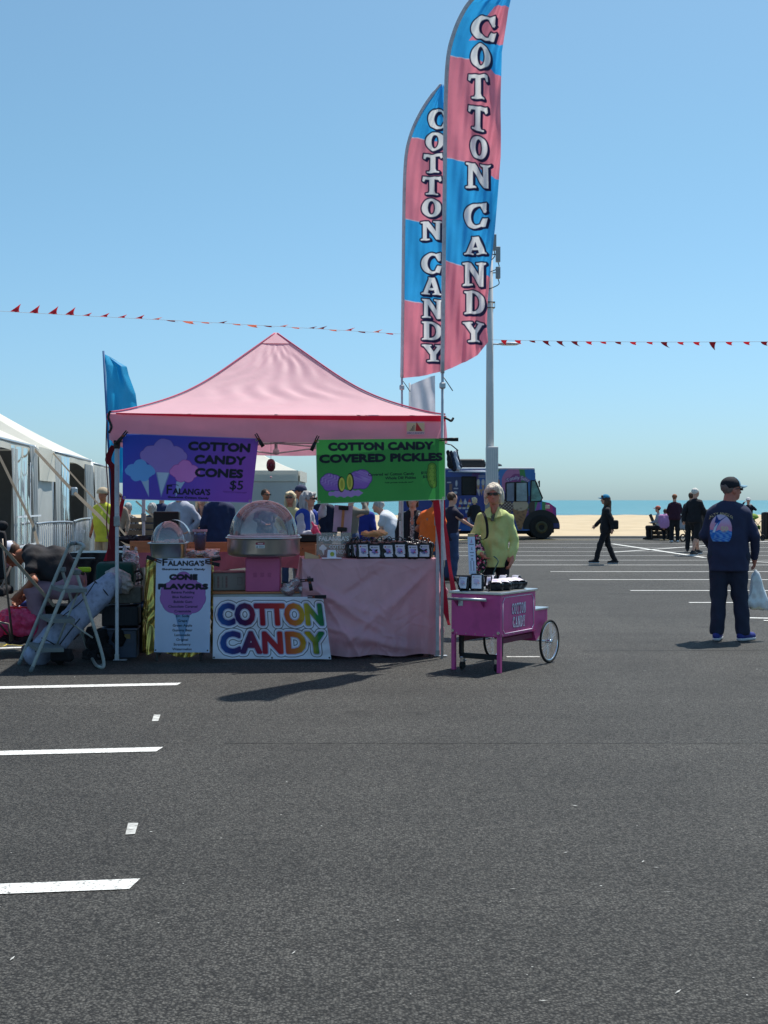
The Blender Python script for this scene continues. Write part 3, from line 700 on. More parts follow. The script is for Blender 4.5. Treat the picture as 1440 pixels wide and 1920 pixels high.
c.poly([(.176, .20), (.255, .20), (.261, .03)], (160, 196, 226)); c.poly([(.528, .19), (.613, .19), (.528, .036)], (160, 196, 226))
cloud(c, .393, .435, .215, (146, 128, 206), (84, 60, 150), 1.08); c.rect(.31, .275, .47, .38, (146, 128, 206))
cloud(c, .17, .278, .148, (104, 172, 236)); cloud(c, .607, .285, .148, (200, 128, 206), (160, 60, 150))
for t, y, x, f in (('COTTON', .508, .927, .59), ('CANDY', .379, .945, .49), ('CONES', .249, .945, .465)):
    c.text(t, x, y, .076, ink, fatten=.0085, fit=f)
c.text('$5', 1.13, .130, .088, ink, fatten=.003, fit=.13)
c.text("ALANGA'S", .685, .066, .056, ink, fatten=.0035, fit=.37); c.text('F', .462, .066, .086, ink, fatten=.003, fit=.05)
c.line([(.435, .150), (.49, .160), (.54, .156), (.55, .148)], .003, ink)
c.text('Gourmet Cotton Candy', .656, .026, .017, ink, fatten=.0025, fit=.41)
c.line([(1.0, .108), (1.1, .104), (1.24, .100)], .0022, (90, 40, 120)); c.text('*All prices include tax*', 1.12, .092, .010, (60, 30, 100), fit=.24)
for e in ((0, 0, W, .006), (0, H-.006, W, H)): c.rect(*e, (190, 200, 220), .6)
for (gx, gy) in ((.02, .02), (W-.02, .02), (.02, H-.02), (W-.02, H-.02)): c.ell(gx, gy, .010, .010, (190, 190, 180)); c.ell(gx, gy, .005, .005, (30, 30, 40))
Yb = 12.04
f = banner_surf(P(230, 936, Yb), P(471.5, 943, Yb+.18), P(485, 822, Yb+.2), P(230, 812.5, Yb), W, H, .006, 1)
o = c.sheet('hanging_banner', f, print_cloth); tag(o, 'purple and blue COTTON CANDY CONES banner hung from the left of the canopy', 'banner')
clamp(P(231, 817, Yb-.03), R(130), 'black clamp at the left corner of the purple banner', .10); clamp(P(485, 823, Yb+.17), R(60), 'black clamp at the right corner of the purple banner', .085)
# ---- green banner
W, H = 1.255, .625
c = Canvas(W, H, .004, (66, 160, 76))
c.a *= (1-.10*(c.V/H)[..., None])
c.text('COTTON CANDY', .628, .520, .070, ink, fatten=.0085, fit=1.01)
c.text('COVERED PICKLES', .628, .403, .072, ink, fatten=.0085, fit=1.185)
def half(x, y, fx, h):
    d = c.blob([(x, y, .075*h), (x-fx*.045, y+.02, .068*h), (x-fx*.075, y+.012, .055*h), (x+fx*.03, y-.015, .062*h), (x-fx*.05, y-.025, .055*h)])
    c.sd(d-.006, (70, 44, 120)); c.sd(d, (136, 100, 190))
    tex = np.clip(.5+.5*np.sin((c.U*.5-fx*c.V*1.2)*190+4*np.sin(c.V*70+c.U*40)), 0, 1)*np.clip(-d/.004, 0, 1); c.put(tex*.6*np.clip((c.V-y+.05)/.06, 0, 1), (186, 168, 226))
    ex_ = x+fx*.072; c.ell(ex_, y-.02, .036, .078*h, (28, 44, 28)); c.ell(ex_+fx*.005, y-.02, .028, .066*h, (206, 210, 90)); c.ell(ex_+fx*.005, y-.02, .015, .045*h, (160, 172, 64))
c.sd(sd_ell(c.U, c.V, .28, .095, .17, .035)+.006*np.sin(c.U*90), (168, 140, 206))
half(.165, .205, 1, 1.0); half(.395, .225, -1, 1.15)
c.text('Covered w/ Cotton Candy', .725, .262, .027, ink, fatten=.0016, fit=.45); c.text('Whole Dill Pickles', .815, .222, .027, ink, fatten=.0016, fit=.30)
c.text('*All prices include tax*', .80, .184, .013, (18, 70, 36), fatten=.001, fit=.28)
c.text('$10', 1.045, .268, .026, ink, fatten=.0016, fit=.055); c.text('$5', 1.055, .228, .026, ink, fatten=.0016, fit=.038)
# plain dill pickle drawing
d = c.blob([(1.125, .34, .037), (1.122, .30, .042), (1.12, .26, .044), (1.122, .22, .043), (1.13, .18, .038), (1.137, .155, .030)])
c.sd(d-.005, (24, 50, 26)); c.sd(d, (96, 148, 52)); c.sd(d+.02, (134, 178, 70))
for i in range(14): c.ell(1.10+(i*37 % 50)/1000, .15+i*.015, .003, .003, (50, 92, 34))
for e in ((0, 0, W, .006), (W-.005, 0, W, H), (0, 0, .005, H)): c.rect(*e, (206, 222, 208), .8)
for (gx, gy) in ((.02, .02), (W-.02, .02), (.02, H-.02), (W-.02, H-.02)): c.ell(gx, gy, .010, .010, (190, 190, 180)); c.ell(gx, gy, .005, .005, (30, 30, 40))
f = banner_surf(P(595, 945, Yb+.12), P(835, 937, Yb+.28), P(834.5, 822, Yb+.28), P(592, 824.5, Yb+.1), W, H, .005, 4)
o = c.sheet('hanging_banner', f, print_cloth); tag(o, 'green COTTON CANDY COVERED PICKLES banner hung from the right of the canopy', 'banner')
clamp(P(592, 827, Yb+.08), R(115), 'black clamp at the left corner of the green banner', .10); clamp(P(835, 824, Yb+.24), R(0), 'black clamp sticking out at the right corner of the green banner', .125)

# ================================================================== FEATHER FLAGS
def interp(pts, y):
    ys = [p[1] for p in pts]; xs = [p[0] for p in pts]; return np.interp(y, ys, xs)
def make_flag(root_foot, Y, left, right, hem, letters, label, bands, phase, depth_out):
    root = empty('feather_flag', root_foot, 0, label, 'flag')
    nu = 130; top = left[0][1]; res_m = .0055
    ybot_left = left[-1][1]; nv = int((ybot_left-top)/2400*Y/res_m)
    t = np.linspace(0, 1, nv); u = np.linspace(0, 1, nu); U, T = np.meshgrid(u, t)
    # hem height per u, then PY runs top..hem(u)
    hemy = np.interp(u, [h[0] for h in hem], [h[1] for h in hem])
    topy = top+0*u
    PY = topy+(hemy-topy)*T
    PX = interp(left, PY)*(1-U)+interp(right, PY)*U
    rip = (.05*np.sin(U*6+PY*.012+phase)+.03*np.sin(U*12-PY*.028+phase*2)+.016*np.sin(U*24+PY*.05)+.010*np.sin(U*41+PY*.02))*U**.6+depth_out*U
    YY = Y+rip
    pts = np.stack([(PX-720)/2400*Y, YY, EYE-(PY-938)/2400*Y], -1)
    # print
    a = np.zeros((nv, nu, 3)); pink = lin((238, 140, 156)); blue = lin((58, 176, 236)); a[:] = pink
    xm = (PX-720)/2400*Y; zm = EYE-(PY-938)/2400*Y
    for kind, ly, my, ry in bands:
        if kind == 'W':
            d = np.maximum(np.maximum(PY-(ry-3+4*(U-.5)), (868+(78-PY)*.75)-PX+8), ly-PY); m = np.clip(.5-d/1.2, 0, 1)[..., None]; a = a*(1-m)+pink*m; continue      # boundary: left height, right height; below is kind
        lim = np.where(U < .55, ly+(my-ly)*(U/.55), my+(ry-my)*np.clip((U-.55)/.45, 0, 1)); d = PY-lim
        m = np.clip(d/1.2+.5, 0, 1)[..., None]; a = a*(1-m)+(pink if kind == 'p' else blue)*m
        seam_ = (np.clip(1-np.abs(d)/1.1, 0, 1)*(U < .45))[..., None]; a = a*(1-.8*seam_)+.85*.8*seam_
    for ch, bx, by, bw, bh, sk in letters:   # letter boxes in picture units
        X0 = PX-(bx+sk*((by-PY)/bh)); Y0 = by-PY
        dd = sd_west(ch, X0, Y0, 0, 0, bw, bh); 
        sh = sd_west(ch, X0-3.6, Y0+3.4, 0, 0, bw, bh)
        sh2 = sd_west(ch, X0-1.9, Y0+1.8, 0, 0, bw, bh)
        m = np.clip((2.6-np.minimum(dd, np.minimum(sh+.9, sh2+.3)))/1.0+.5, 0, 1)[..., None]; a = a*(1-m)+lin((28, 30, 66))*m
        m = np.clip(.5-dd/1.0, 0, 1)[..., None]; a = a*(1-m)+lin((246, 244, 240))*m
    grid_mesh('flag_cloth', pts, flag_cloth, root, a)
    return root
def place_children(root):
    for ch in root.children: ch.matrix_parent_inverse = Matrix.Translation(-Vector(root.location))
def letter_col(word, cxs, tops, bots, ws, sk=0):
    return [(ch, cxs[i]-ws[i]/2, bots[i], ws[i], bots[i]-tops[i], sk) for i, ch in enumerate(word)]
Y1 = 12.38
left1 = [(905, -14), (884, 2), (866, 30), (852, 64), (842, 106), (837.5, 180), (835.5, 330), (833.5, 500), (831, 700)]
right1 = [(961, -14), (955, 12), (951, 40), (943, 90), (942, 180), (940, 290), (936, 340), (930, 420), (921, 500), (916.5, 560), (915.5, 610), (918, 640), (919, 700)]
hem1 = [(0, 692), (.25, 687), (.5, 677), (.75, 664), (1, 637)]
w1 = letter_col('COTTONCANDY', [908, 902, 897, 897, 899, 898, 893, 892, 890, 891, 889], [28, 82, 138, 196, 250, 303, 378, 441, 491, 545, 603], [74, 127, 182, 240, 294, 349, 425, 475, 535, 588, 640], [48, 38, 38, 38, 34, 48, 44, 42, 44, 40, 42])
fl1 = make_flag((X(831, Y1), Y1, 0), Y1, left1, right1, hem1, w1, 'tall pink and blue COTTON CANDY feather flag, the right and nearer of two', [('b', -60, -60, -60), ('W', 8, 40, 77), ('p', 104, 110, 134), ('b', 296, 305, 334), ('p', 488, 500, 518)], .3, .10)
Y2 = 15.45
left2 = [(828, 158), (812, 178), (795, 203), (779, 234), (769, 262), (763, 292), (760, 340), (758.5, 420), (757, 560), (755, 708)]
right2 = [(831, 158), (838, 178), (850, 203), (856, 300), (856, 500), (853, 600), (855, 720)]
hem2 = [(0, 709), (.3, 706), (.55, 700), (.8, 694), (1, 686)]
w2 = letter_col('COTTONCANDY', [822, 816, 812, 810, 809, 809, 809, 809, 811, 810, 812], [203, 246, 287, 330, 372, 415, 475, 520, 561, 603, 646], [240, 280, 322, 364, 407, 450, 513, 552, 596, 637, 677], [38, 35, 36, 36, 36, 40, 38, 38, 40, 38, 42])
fl2 = make_flag((X(755, Y2), Y2, 0), Y2, left2, right2, hem2, w2, 'shorter-looking pink and blue COTTON CANDY feather flag, behind the other one', [('b', 100, 100, 100), ('p', 258, 262, 275), ('b', 410, 418, 430), ('p', 562, 573, 588)], 2.0, .05)
# the blue cap area near each tip and the pole sleeves
def pole_pts(left, Y, foot_px, dx=-1.5):
    return [Vector((X(p[0]+dx, Y), Y-.004, Z(p[1], Y))) for p in left[::-1]]
for fl, left, Y, fpx in ((fl1, left1, Y1, 829), (fl2, left2, Y2, 755)):
    pp = pole_pts(left, Y, fpx)
    sl = curve(pp, 6)
    MB().tube(sl, [.020 if i < len(sl)*.9 else .013 for i in range(len(sl))], 8).build('pole_sleeve', mat('grey_sleeve', (222, 220, 222), .7, trans=.3, grime=((176, 174, 180), 20, .5)), fl)
    MB().tube([(X(fpx, Y), Y, 0.0), pp[0]+Vector((0, 0, .1))], .014, 10).build('pole', white_metal, fl)
    MB().tube([pp[0]+Vector((0, 0, -.02)), pp[0]+Vector((.10, 0, -.17))], .005, 6).build('tether', black_plastic, fl)
    MB().box(pp[0]+Vector((0, -.01, -.12)), (.06, .05, .06), b=.01).build('pole_collar', galv, fl)
    place_children(fl)
# black straps tying the right pole to the canopy
tag(MB().tube(curve([P(833, 783, 12.3), P(840, 786, 12.28), P(846, 789, 12.28), P(850, 784, 12.3)]), .012, 6).build('tie_strap', black_plastic), 'black tie strap at the right eave corner of the canopy', 'strap')
tag(MB().tube(curve([P(207, 770, 12.1), P(203, 782, 12.1), P(209, 800, 12.1), P(204, 812, 12.1)]), .012, 6).build('tie_strap', black_plastic), 'black tie strap at the left eave corner of the canopy', 'strap')

# ---- plain blue flag at the left, white flag behind the roof
def plain_flag(Y, left, right, hem, foot, m, label, ph, out, pole_top, sleeve, topr=None):
    root = empty('feather_flag', foot, 0, label, 'flag')
    nu, nv = 40, 120; top = left[0][1]; t = np.linspace(0, 1, nv); u = np.linspace(0, 1, nu); U, T = np.meshgrid(u, t)
    hemy = np.interp(u, [h[0] for h in hem], [h[1] for h in hem]); tp = top+((topr if topr else top)-top)*u; PY = tp+(hemy-tp)*T
    PX = interp(left, PY)*(1-U)+interp(right, PY)*U
    YY = Y+(.07*np.sin(U*6+PY*.035+ph)+.03*np.sin(U*11-PY*.05))*U**.6+out*U
    grid_mesh('flag_cloth', np.stack([(PX-720)/2400*Y, YY, EYE-(PY-938)/2400*Y], -1), m, root)
    MB().tube([foot, pole_top], .014, 8).build('pole', sleeve, root)
    place_children(root)
blue_cloth = mat('blue_flag_cloth', (46, 176, 226), .55, trans=.45, var=.06)
Yf = 15.9
plain_flag(Yf, [(196, 664), (199, 700), (202, 780), (206, 850), (209, 905)], [(197, 664), (231, 684), (234, 700), (246, 735), (250, 770), (240, 820), (226, 905)], [(0, 905), (1, 905)], P(212, 1000, Yf)*1, blue_cloth, 'plain blue feather flag standing behind the left corner of the canopy', .5, .25, P(194, 658, Yf), mat('blue_sleeve', (24, 96, 150), .6))
Yw = 20.0
plain_flag(Yw, [(768, 722), (769, 760), (770, 900)], [(816.5, 700), (817, 900)], [(0, 900), (1, 900)], P(769, 1100, Yw), mat('white_flag_cloth', (222, 220, 226), .6, trans=.4), 'plain white flag standing behind the right slope of the canopy roof', 1.5, .1, P(768, 718, Yw), white_metal, topr=702)
# ================================================================== PEOPLE
skin_m = mat('skin', (214, 160, 134), .55, var=.06, vscale=12)
skin_tan = mat('tanned_skin', (176, 112, 84), .55, var=.06, vscale=12)
skin_red = mat('ruddy_skin', (196, 130, 108), .55, var=.08, vscale=12)
lens_m = mat('dark_lenses', (14, 14, 18), .15, var=.0, coat=.6)
def cloth(name, c, **k): return mat(name, c, .85, **{**dict(var=.10, vscale=7, bump=.25, bscale=22), **k})
def Mrot(yaw=0, pitch=0, roll=0):
    return np.array(Matrix.Rotation(yaw, 3, 'Z') @ Matrix.Rotation(pitch, 3, 'X') @ Matrix.Rotation(roll, 3, 'Y'))
BASE = dict(pel=(0, 0, .94), chest=(0, .01, 1.27), neck=(0, 0, 1.46), head=(0, .03, 1.625),
            shl=(-.175, 0, 1.40), shr=(.175, 0, 1.40), ell=(-.235, -.03, 1.12), elr=(.235, -.03, 1.12), wrl=(-.245, .06, .88), wrr=(.245, .06, .88),
            hdl=(-.245, .10, .80), hdr=(.245, .10, .80),
            hpl=(-.088, 0, .90), hpr=(.088, 0, .90), knl=(-.10, .02, .50), knr=(.10, .02, .50), anl=(-.105, -.03, .09), anr=(.105, -.03, .09),
            tol=(-.125, .14, .035), tor=(.125, .14, .035))
def hand_ops(F, w, h, s, side, curl=.5):
    w = np.array(w); h = np.array(h); d = h-w; d = d/np.linalg.norm(d)
    ref = np.array([0, 1, 0]) if abs(d[1]) < .8 else np.array([1, 0, 0])
    if side is None: side = 1
    n = np.cross(d, ref); n = n/np.linalg.norm(n)*side; b = np.cross(n, d); b = b/np.linalg.norm(b)
    # palm spreads along b, normal n
    F.cap(w, w+d*.03*s, .026*s, .027*s, .02)
    for o in (-.022, 0, .022): F.cap(w+d*.03*s+b*o*s, w+d*.085*s+b*o*s, .015*s, .014*s, .016)
    for o, L in ((-.030, .060), (-.010, .074), (.010, .070), (.030, .055)):
        a = w+d*.085*s+b*o*s; m = a+(d*(1-curl*.4)+n*curl*.7*-1)*L*.5*s; e = m+(d*(1-curl)-n*curl*1.1)*L*.5*s
        F.cap(a, m, .0095*s, .009*s, .006); F.cap(m, e, .009*s, .0075*s, .004)
    a = w+d*.025*s+b*.026*s; m = a+(d*.7+b*.7-n*.2)*.04*s; F.cap(a, m, .013*s, .011*s, .010); F.cap(m, m+(d*.95-n*.3)*.032*s, .011*s, .009*s, .006)
def head_ops(F, c, M, s, fine=True):
    c = np.array(c)
    def q(p): return c+M@(np.array(p)*s)
    F.ell(q((0, -.012, .035)), np.array((.075, .094, .085))*s, .02, M)
    F.ell(q((0, .035, -.01)), np.array((.062, .062, .085))*s, .03, M)
    F.cap(q((0, .02, -.05)), q((0, .062, -.078)), .050*s, .028*s, .03)
    F.cap(q((0, .088, .012)), q((0, .108, -.028)), .010*s, .015*s, .012)
    F.ell(q((.075, -.005, -.012)), np.array((.012, .024, .034))*s, .006, M); F.ell(q((-.075, -.005, -.012)), np.array((.012, .024, .034))*s, .006, M)
    if fine:
        F.sub_ell(q((.031, .100, .010)), np.array((.017, .012, .011))*s, M); F.sub_ell(q((-.031, .100, .010)), np.array((.017, .012, .011))*s, M)
        F.cap(q((-.03, .086, .032)), q((.03, .086, .032)), .010*s, .010*s, .01)
        F.cap(q((-.020, .086, -.054)), q((.020, .086, -.054)), .0085*s, .0085*s, .005); F.cap(q((-.015, .084, -.066)), q((.015, .084, -.066)), .0085*s, .0085*s, .005)
def make_person(px, Y, H, label, face=0, pose=None, fat=1.0, top=None, top_hem=.80, sleeve='long', bottom=None, leg_to='ankle', shoes=None, hair=None, hair_style='short',
                hat=None, brim=None, glasses=False, yaw=0, pitch=0, res=.02, skin=skin_m, group=None, loose=1.0, z=0, collar=None, loc=None, curl=.5, folds=.005, open_front=None, cat='person', hat_kind='cap', beanie=None, puff=1.0):
    s = H/1.75; J = dict(BASE)
    if pose: J.update(pose)
    J = {k: np.array(v, float)*s for k, v in J.items()}
    root = empty('person', loc if loc is not None else (X(px, Y), Y, z), face, label, cat, group)
    M = Mrot(yaw, pitch)
    f = fat*s
    # ---- continuous body
    F = Field(); dn = np.array((0, 0, .05))*s
    F.cap(J['neck']-dn, J['head']-M@np.array((0, .01, .06))*s, .053*s*max(1, fat)**1.5, .052*s*max(1, fat)**1.3, .03)
    F.cap(J['neck']-dn, J['chest'], .048*s, .055*s, .05); F.cap(J['chest'], J['pel'], .06*s, .075*s, .05)
    for S_, el, wr in (('shl', 'ell', 'wrl'), ('shr', 'elr', 'wrr')):
        F.cap(J['chest']*.5+J['neck']*.5, J[S_]*.95-dn*.9, .034*s, .032*s, .03); F.cap(J[S_]*.95-dn*.9, J[el], .036*s, .036*s, .02); F.cap(J[el], J[wr], .038*s, .026*s, .02)
    for hp in ('hpl', 'hpr'): F.cap(J['pel'], J[hp], .08*s, .075*s, .05)
    for hp, kn, an, to in (('hpl', 'knl', 'anl', 'tol'), ('hpr', 'knr', 'anr', 'tor')):
        F.cap(J[hp], J[kn], .078*s, .052*s, .05); k2 = J[kn]*.65+J[an]*.35
        F.cap(J[kn], k2, .052*s, .055*s, .03); F.cap(k2, J[an], .052*s, .036*s, .03); F.cap(J[an]-np.array((0, 0, .03)), J[to], .035*s, .028*s, .03)
    head_ops(F, J['head'], M, s, res < .014)
    hand_ops(F, J['wrl'], J['hdl'], s, -1, curl); hand_ops(F, J['wrr'], J['hdr'], s, 1, curl)
    F.build('body', skin, root, res)
    # ---- garments
    if top is not None:
        T = Field(); g = loose; e3 = np.array((0, 0, 1.))*s
        tdir = (J['neck']-J['pel']); tdir = tdir/np.linalg.norm(tdir)*s
        for S_, hp in (('shl', 'hpl'), ('shr', 'hpr')):
            up_ = J[S_]*.58+J['neck']*.42-tdir*.085; lo_ = J['pel']+(J[hp]-J['pel'])*(.62*fat)
            T.cap(up_, lo_, .090*f*(1+(g-1)*.6), .104*f*g, .09)
            T.cap(J['neck']*.85+J[S_]*.15-tdir*.030, J[S_]*.95+J['neck']*.05-tdir*.045, .058*s*max(1, fat)**.8, .052*s*g, .05)
        T.cap(J['neck']-tdir*.13, J['pel'], .085*f*(1+(g-1)*.6), .100*f*g, .08)
        if fat > 1.08: T.ell((J['chest']+J['pel'])/2+np.array((0, .04*f, 0)), np.array((.15, .14, .20))*f, .08)
        if J['pel'][2] > .8*s:
            dn2 = np.array((0, 0, (.98-top_hem)*s))
            for hp in ('hpl', 'hpr'): lo_ = J['pel']+(J[hp]-J['pel'])*(.62*fat); T.cap(lo_, lo_-dn2, .104*f*g, .110*f*g, .05)
            T.cap(J['pel'], J['pel']-dn2, .100*f*g, .104*f*g, .05)
        for S_, el, wr in (('shl', 'ell', 'wrl'), ('shr', 'elr', 'wrr')):
            a_ = J[S_]*.97+J['neck']*.03-tdir*.042
            if sleeve == 'long': T.cap(a_, J[el], .058*s*g, .049*s*g, .022); T.cap(J[el], J[wr]*.97+J[el]*.03, .050*s*g, .038*s*g, .018)
            elif sleeve == 'short': T.cap(a_, J[S_]*.45+J[el]*.55, .060*s*g, .060*s*g, .022)
        T.fold(folds, 26/s, H*7+px)
        if g > 1.05: T.fold(folds*1.1, 30/s, H*5, (1.3, 1.0, .14))
        T.cut(J['pel']+np.array((0, 0, (top_hem-.94)*s)), (J['pel']-J['chest'])*np.array((.6, .6, 1)))
        nk = J['neck']; T.sub_ell(nk+np.array((0, .035, .062))*s, np.array((.056, .062, .046))*s)
        if open_front is not None: T.sub_ell(J['chest']+np.array((0, .17*f, .02)), np.array((.045*f, .16*f, .45)))
        tm = T.build('jacket' if g > 1.1 else 'shirt', top, root, res)
        if open_front is not None:
            U = Field()
            for S_, hp in (('shl', 'hpl'), ('shr', 'hpr')): U.cap(J[S_]*.6+J['neck']*.4-np.array((0, 0, .06)), J[hp]*.9+J['pel']*.1, .090*f, .106*f, .09)
            U.cut(J['pel']+np.array((0, 0, -.06*s)), (0, 0, -1)); U.sub_ell(nk+np.array((0, .06, .03))*s, np.array((.07, .08, .09))*s)
            U.build('undershirt', open_front, root, res)
    if bottom is not None:
        B = Field()
        B.cap(J['hpl'], J['hpr'], .094*f, .094*f, .06); B.cap(J['pel']+np.array((-.04, 0, .03))*s, J['pel']+np.array((.04, 0, .03))*s, .085*f, .085*f, .06)
        for hp, kn, an in (('hpl', 'knl', 'anl'), ('hpr', 'knr', 'anr')):
            B.cap(J[hp], J[kn], .093*f, .072*f, .05)
            if leg_to == 'ankle': B.cap(J[kn], J[an]*.96+J[kn]*.04-np.array((0, 0, .01)), .070*f, .063*f, .03)
            elif leg_to == 'knee': B.cap(J[kn], J[kn]*.93+J[an]*.07, .075*s, .075*s, .03)
        B.fold(.005, 24/s, H*3+px)
        if leg_to == 'ankle': B.cut((0, 0, .065*s), (0, 0, -1))
        B.build('trousers' if leg_to == 'ankle' else 'shorts', bottom, root, res)
    if shoes is None: shoes = (mat('dark_shoe', (34, 32, 34), .6),)
    if shoes is not None:
        for an, to in (('anl', 'tol'), ('anr', 'tor')):
            E = Field(); a = J[an]; t = J[to]; hl = a+(a-t)*np.array((.3, .3, 0)); 
            E.cap(hl+np.array((0, 0, -.035*s)), t+np.array((0, 0, .012)), .042*s, .040*s, .03); E.cap(a+np.array((0, 0, .0)), (a+t)/2, .047*s, .036*s, .03)
            zf = min(a[2]-.09*s, t[2]-.035*s); E.cut((0, 0, zf+.004), (0, 0, -1)); sh = E.build('shoe', shoes[0], root, min(res, .015))
            if len(shoes) > 1:
                q = Field(); q.cap(hl+np.array((0, 0, -.055*s)), t+np.array((0, 0, -.006)), .045*s, .043*s, .02); q.cut((0, 0, zf+.003), (0, 0, -1)); q.cut((0, 0, max(zf+.034*s, .03)), (0, 0, 1)); q.build('sole', shoes[1], sh, .012)
    hc = J['head']
    def q(p): return hc+M@(np.array(p)*s)
    if hair is not None and hair_style != 'none':
        Hf = Field(); Hf.ell(q((0, -.022, .040)), np.array((.084, .100, .092))*s*puff, .02, M)
        if hair_style in ('bob', 'long'):
            for sg in (-1, 1):
                Hf.cap(q((sg*.066*puff, -.03, .03)), q((sg*.080*puff, -.022, -.085)), .036*s*puff, .024*s*puff, .03)
                Hf.cap(q((sg*.045, .055, .085)), q((sg*.074, .045, .01)), .026*s, .020*s, .03)
            Hf.cap(q((0, -.06, .02)), q((0, -.055, -.08)), .062*s, .050*s, .04); Hf.cap(q((-.045, .082, .080)), q((.05, .078, .062)), .022*s, .018*s, .03)
        if hair_style == 'long':
            for sg in (-1, 1): Hf.cap(q((sg*.075, -.01, -.06)), q((sg*.085, .03, -.26)), .032*s, .026*s, .03)
            Hf.cap(q((0, -.07, -.05)), q((0, -.10, -.27)), .075*s, .055*s, .04)
        Hf.fold(.005 if hair_style == 'short' else .007, 70, px, (1, 1, .2))
        ft = .055 if hair_style != 'short' else .035
        Hf.sub_ell(q((0, .105, -.03)), np.array((.060, .075, .085 if hair_style != 'short' else .10))*s, M)
        if hat is not None and hair_style == 'short': Hf.cut(q((0, 0, .06)), M@np.array((0, 0, 1.)))
        if hair_style == 'short': Hf.cut(q((0, 0, -.03)), M@np.array((0, .55, -1.)))
        Hf.build('hair', hair, root, min(res, .014))
    if hat is not None:
        Q = Field(); Q.ell(q((0, -.012, .052)), np.array((.094, .110, .092))*s, .01, M); Q.cut(q((0, 0, .028)), M@np.array((0, .20, -1.)))
        if hat_kind == 'bucket': Q.cap(q((0, -.01, .035)), q((0, -.01, .03)), .125*s, .125*s, .02); Q.cut(q((0, 0, .028)), M@np.array((0, 0, -1.))); Q.sub_ell(q((0, -.01, .0)), np.array((.09, .10, .05))*s, M)
        hh = Q.build('cap', hat, root, min(res, .012))
        if hat_kind == 'cap':
            vs = []; fs = []; n_ = 12
            for zz in (.0, -.006):
                for i in range(n_+1):
                    a = -1.15+2.3*i/n_
                    vs.append(q((.080*math.sin(a), .02+.075*math.cos(a), .058+zz-.006*a*a))); vs.append(q((.082*math.sin(a)*1.02, .03+.155*math.cos(a*.92), .050+zz-.018*a*a)))
            for i in range(n_):
                fs.append((2*i, 2*i+2, 2*i+3, 2*i+1)); k0 = 2*(n_+1); fs.append((k0+2*i, k0+2*i+1, k0+2*i+3, k0+2*i+2)); fs.append((2*i+1, 2*i+3, k0+2*i+3, k0+2*i+1))
            MB().add(vs, fs, True).build('visor', brim or hat, root)
    if glasses:
        gm = MB()
        Mx = Matrix(M.tolist()).to_4x4(); Mx.translation = Vector(hc)
        for sg in (-1, 1):
            gm.box(Vector((sg*.033, .104, .012))*s, Vector((.054, .012, .034))*s, b=.004*s, M=Mx)
            gm.tube([q((sg*.062, .095, .018)), q((sg*.080, .04, .014)), q((sg*.082, -.01, .008))], .004*s, 5)
        gm.box(Vector((0, .108, .016))*s, Vector((.02, .006, .010))*s, M=Mx)
        gm.build('sunglasses', lens_m, root)
    return root, J, M
denim = cloth('denim', (58, 74, 108)); black_tr = cloth('black_trousers', (26, 27, 33)); white_shoe = mat('white_shoe', (206, 208, 210), .6)
navy = cloth('navy_knit', (40, 46, 78)); dark_shoe = mat('dark_shoe', (34, 32, 34), .6); grey_hair = mat('grey_hair', (186, 184, 180), .7, var=.3, vscale=40, stretch=(1, 1, .15), bump=.6, bscale=70)
blond = mat('blonde_hair', (222, 200, 160), .6, var=.3, vscale=45, stretch=(1, 1, .12), bump=.7, bscale=80); brown_hair = mat('brown_hair', (84, 60, 44), .6, var=.3, vscale=40, stretch=(1, 1, .15), bump=.5)
silver = mat('silver_blonde_hair', (226, 214, 192), .6, var=.35, vscale=55, stretch=(1, 1, .10), bump=.8, bscale=90)

# ---- man on the right: stands with his back half turned, head to the right, bag in his right hand
navy_tee = cloth('navy_jersey', (44, 50, 78), bump=.15, var=.08)
man, J, M = make_person(1366, 13.95, 1.79, 'heavy-set man in navy long-sleeve shirt and cap, seen from behind holding a plastic bag', face=R(-12), fat=1.20, res=.0115,
    pose=dict(neck=(0, -.01, 1.47), head=(.03, .02, 1.605), elr=(.27, -.03, 1.12), wrr=(.275, .10, .88), hdr=(.275, .13, .80), ell=(-.25, .04, 1.12), wrl=(-.17, .20, .98), hdl=(-.13, .28, .94),
              knl=(-.10, .02, .50), knr=(.115, .03, .50), anl=(-.12, -.02, .09), anr=(.15, .0, .09), tol=(-.09, .14, .035), tor=(.25, .13, .035), hpl=(-.1, 0, .90), hpr=(.1, 0, .90)),
    top=navy_tee, top_hem=.74, bottom=cloth('navy_trousers', (38, 44, 64)), shoes=(mat('blue_shoe', (40, 52, 130), .7, var=.25, vscale=60), white_shoe), hair=mat('greying_hair', (120, 104, 100), .7, bump=.4), hat=cloth('charcoal_cap', (30, 32, 40)), brim=mat('pale_blue_visor', (128, 168, 186), .7), glasses=True, yaw=R(-62), skin=mat('flushed_skin', (190, 118, 98), .55, var=.08, vscale=12), folds=.005, loose=1.04)
def q_(p, s=1.79/1.75): return J['head']+M@(np.array(p)*s)
# pale front panel of the cap
pn = MB(); vs = []; 
for i in range(7):
    for j in range(9):
        th = R(-55+110*j/8); ph_ = R(2+70*i/6); vs.append(q_((.097*math.sin(th)*math.cos(ph_), -.012+.113*math.cos(th)*math.cos(ph_), .053+.0945*math.sin(ph_))))
pn.add(vs, [(i*9+j, i*9+j+1, i*9+j+10, i*9+j+9) for i in range(6) for j in range(8)], True); pn.build('front_panel', mat('pale_blue_visor', (128, 168, 186), .7), man)
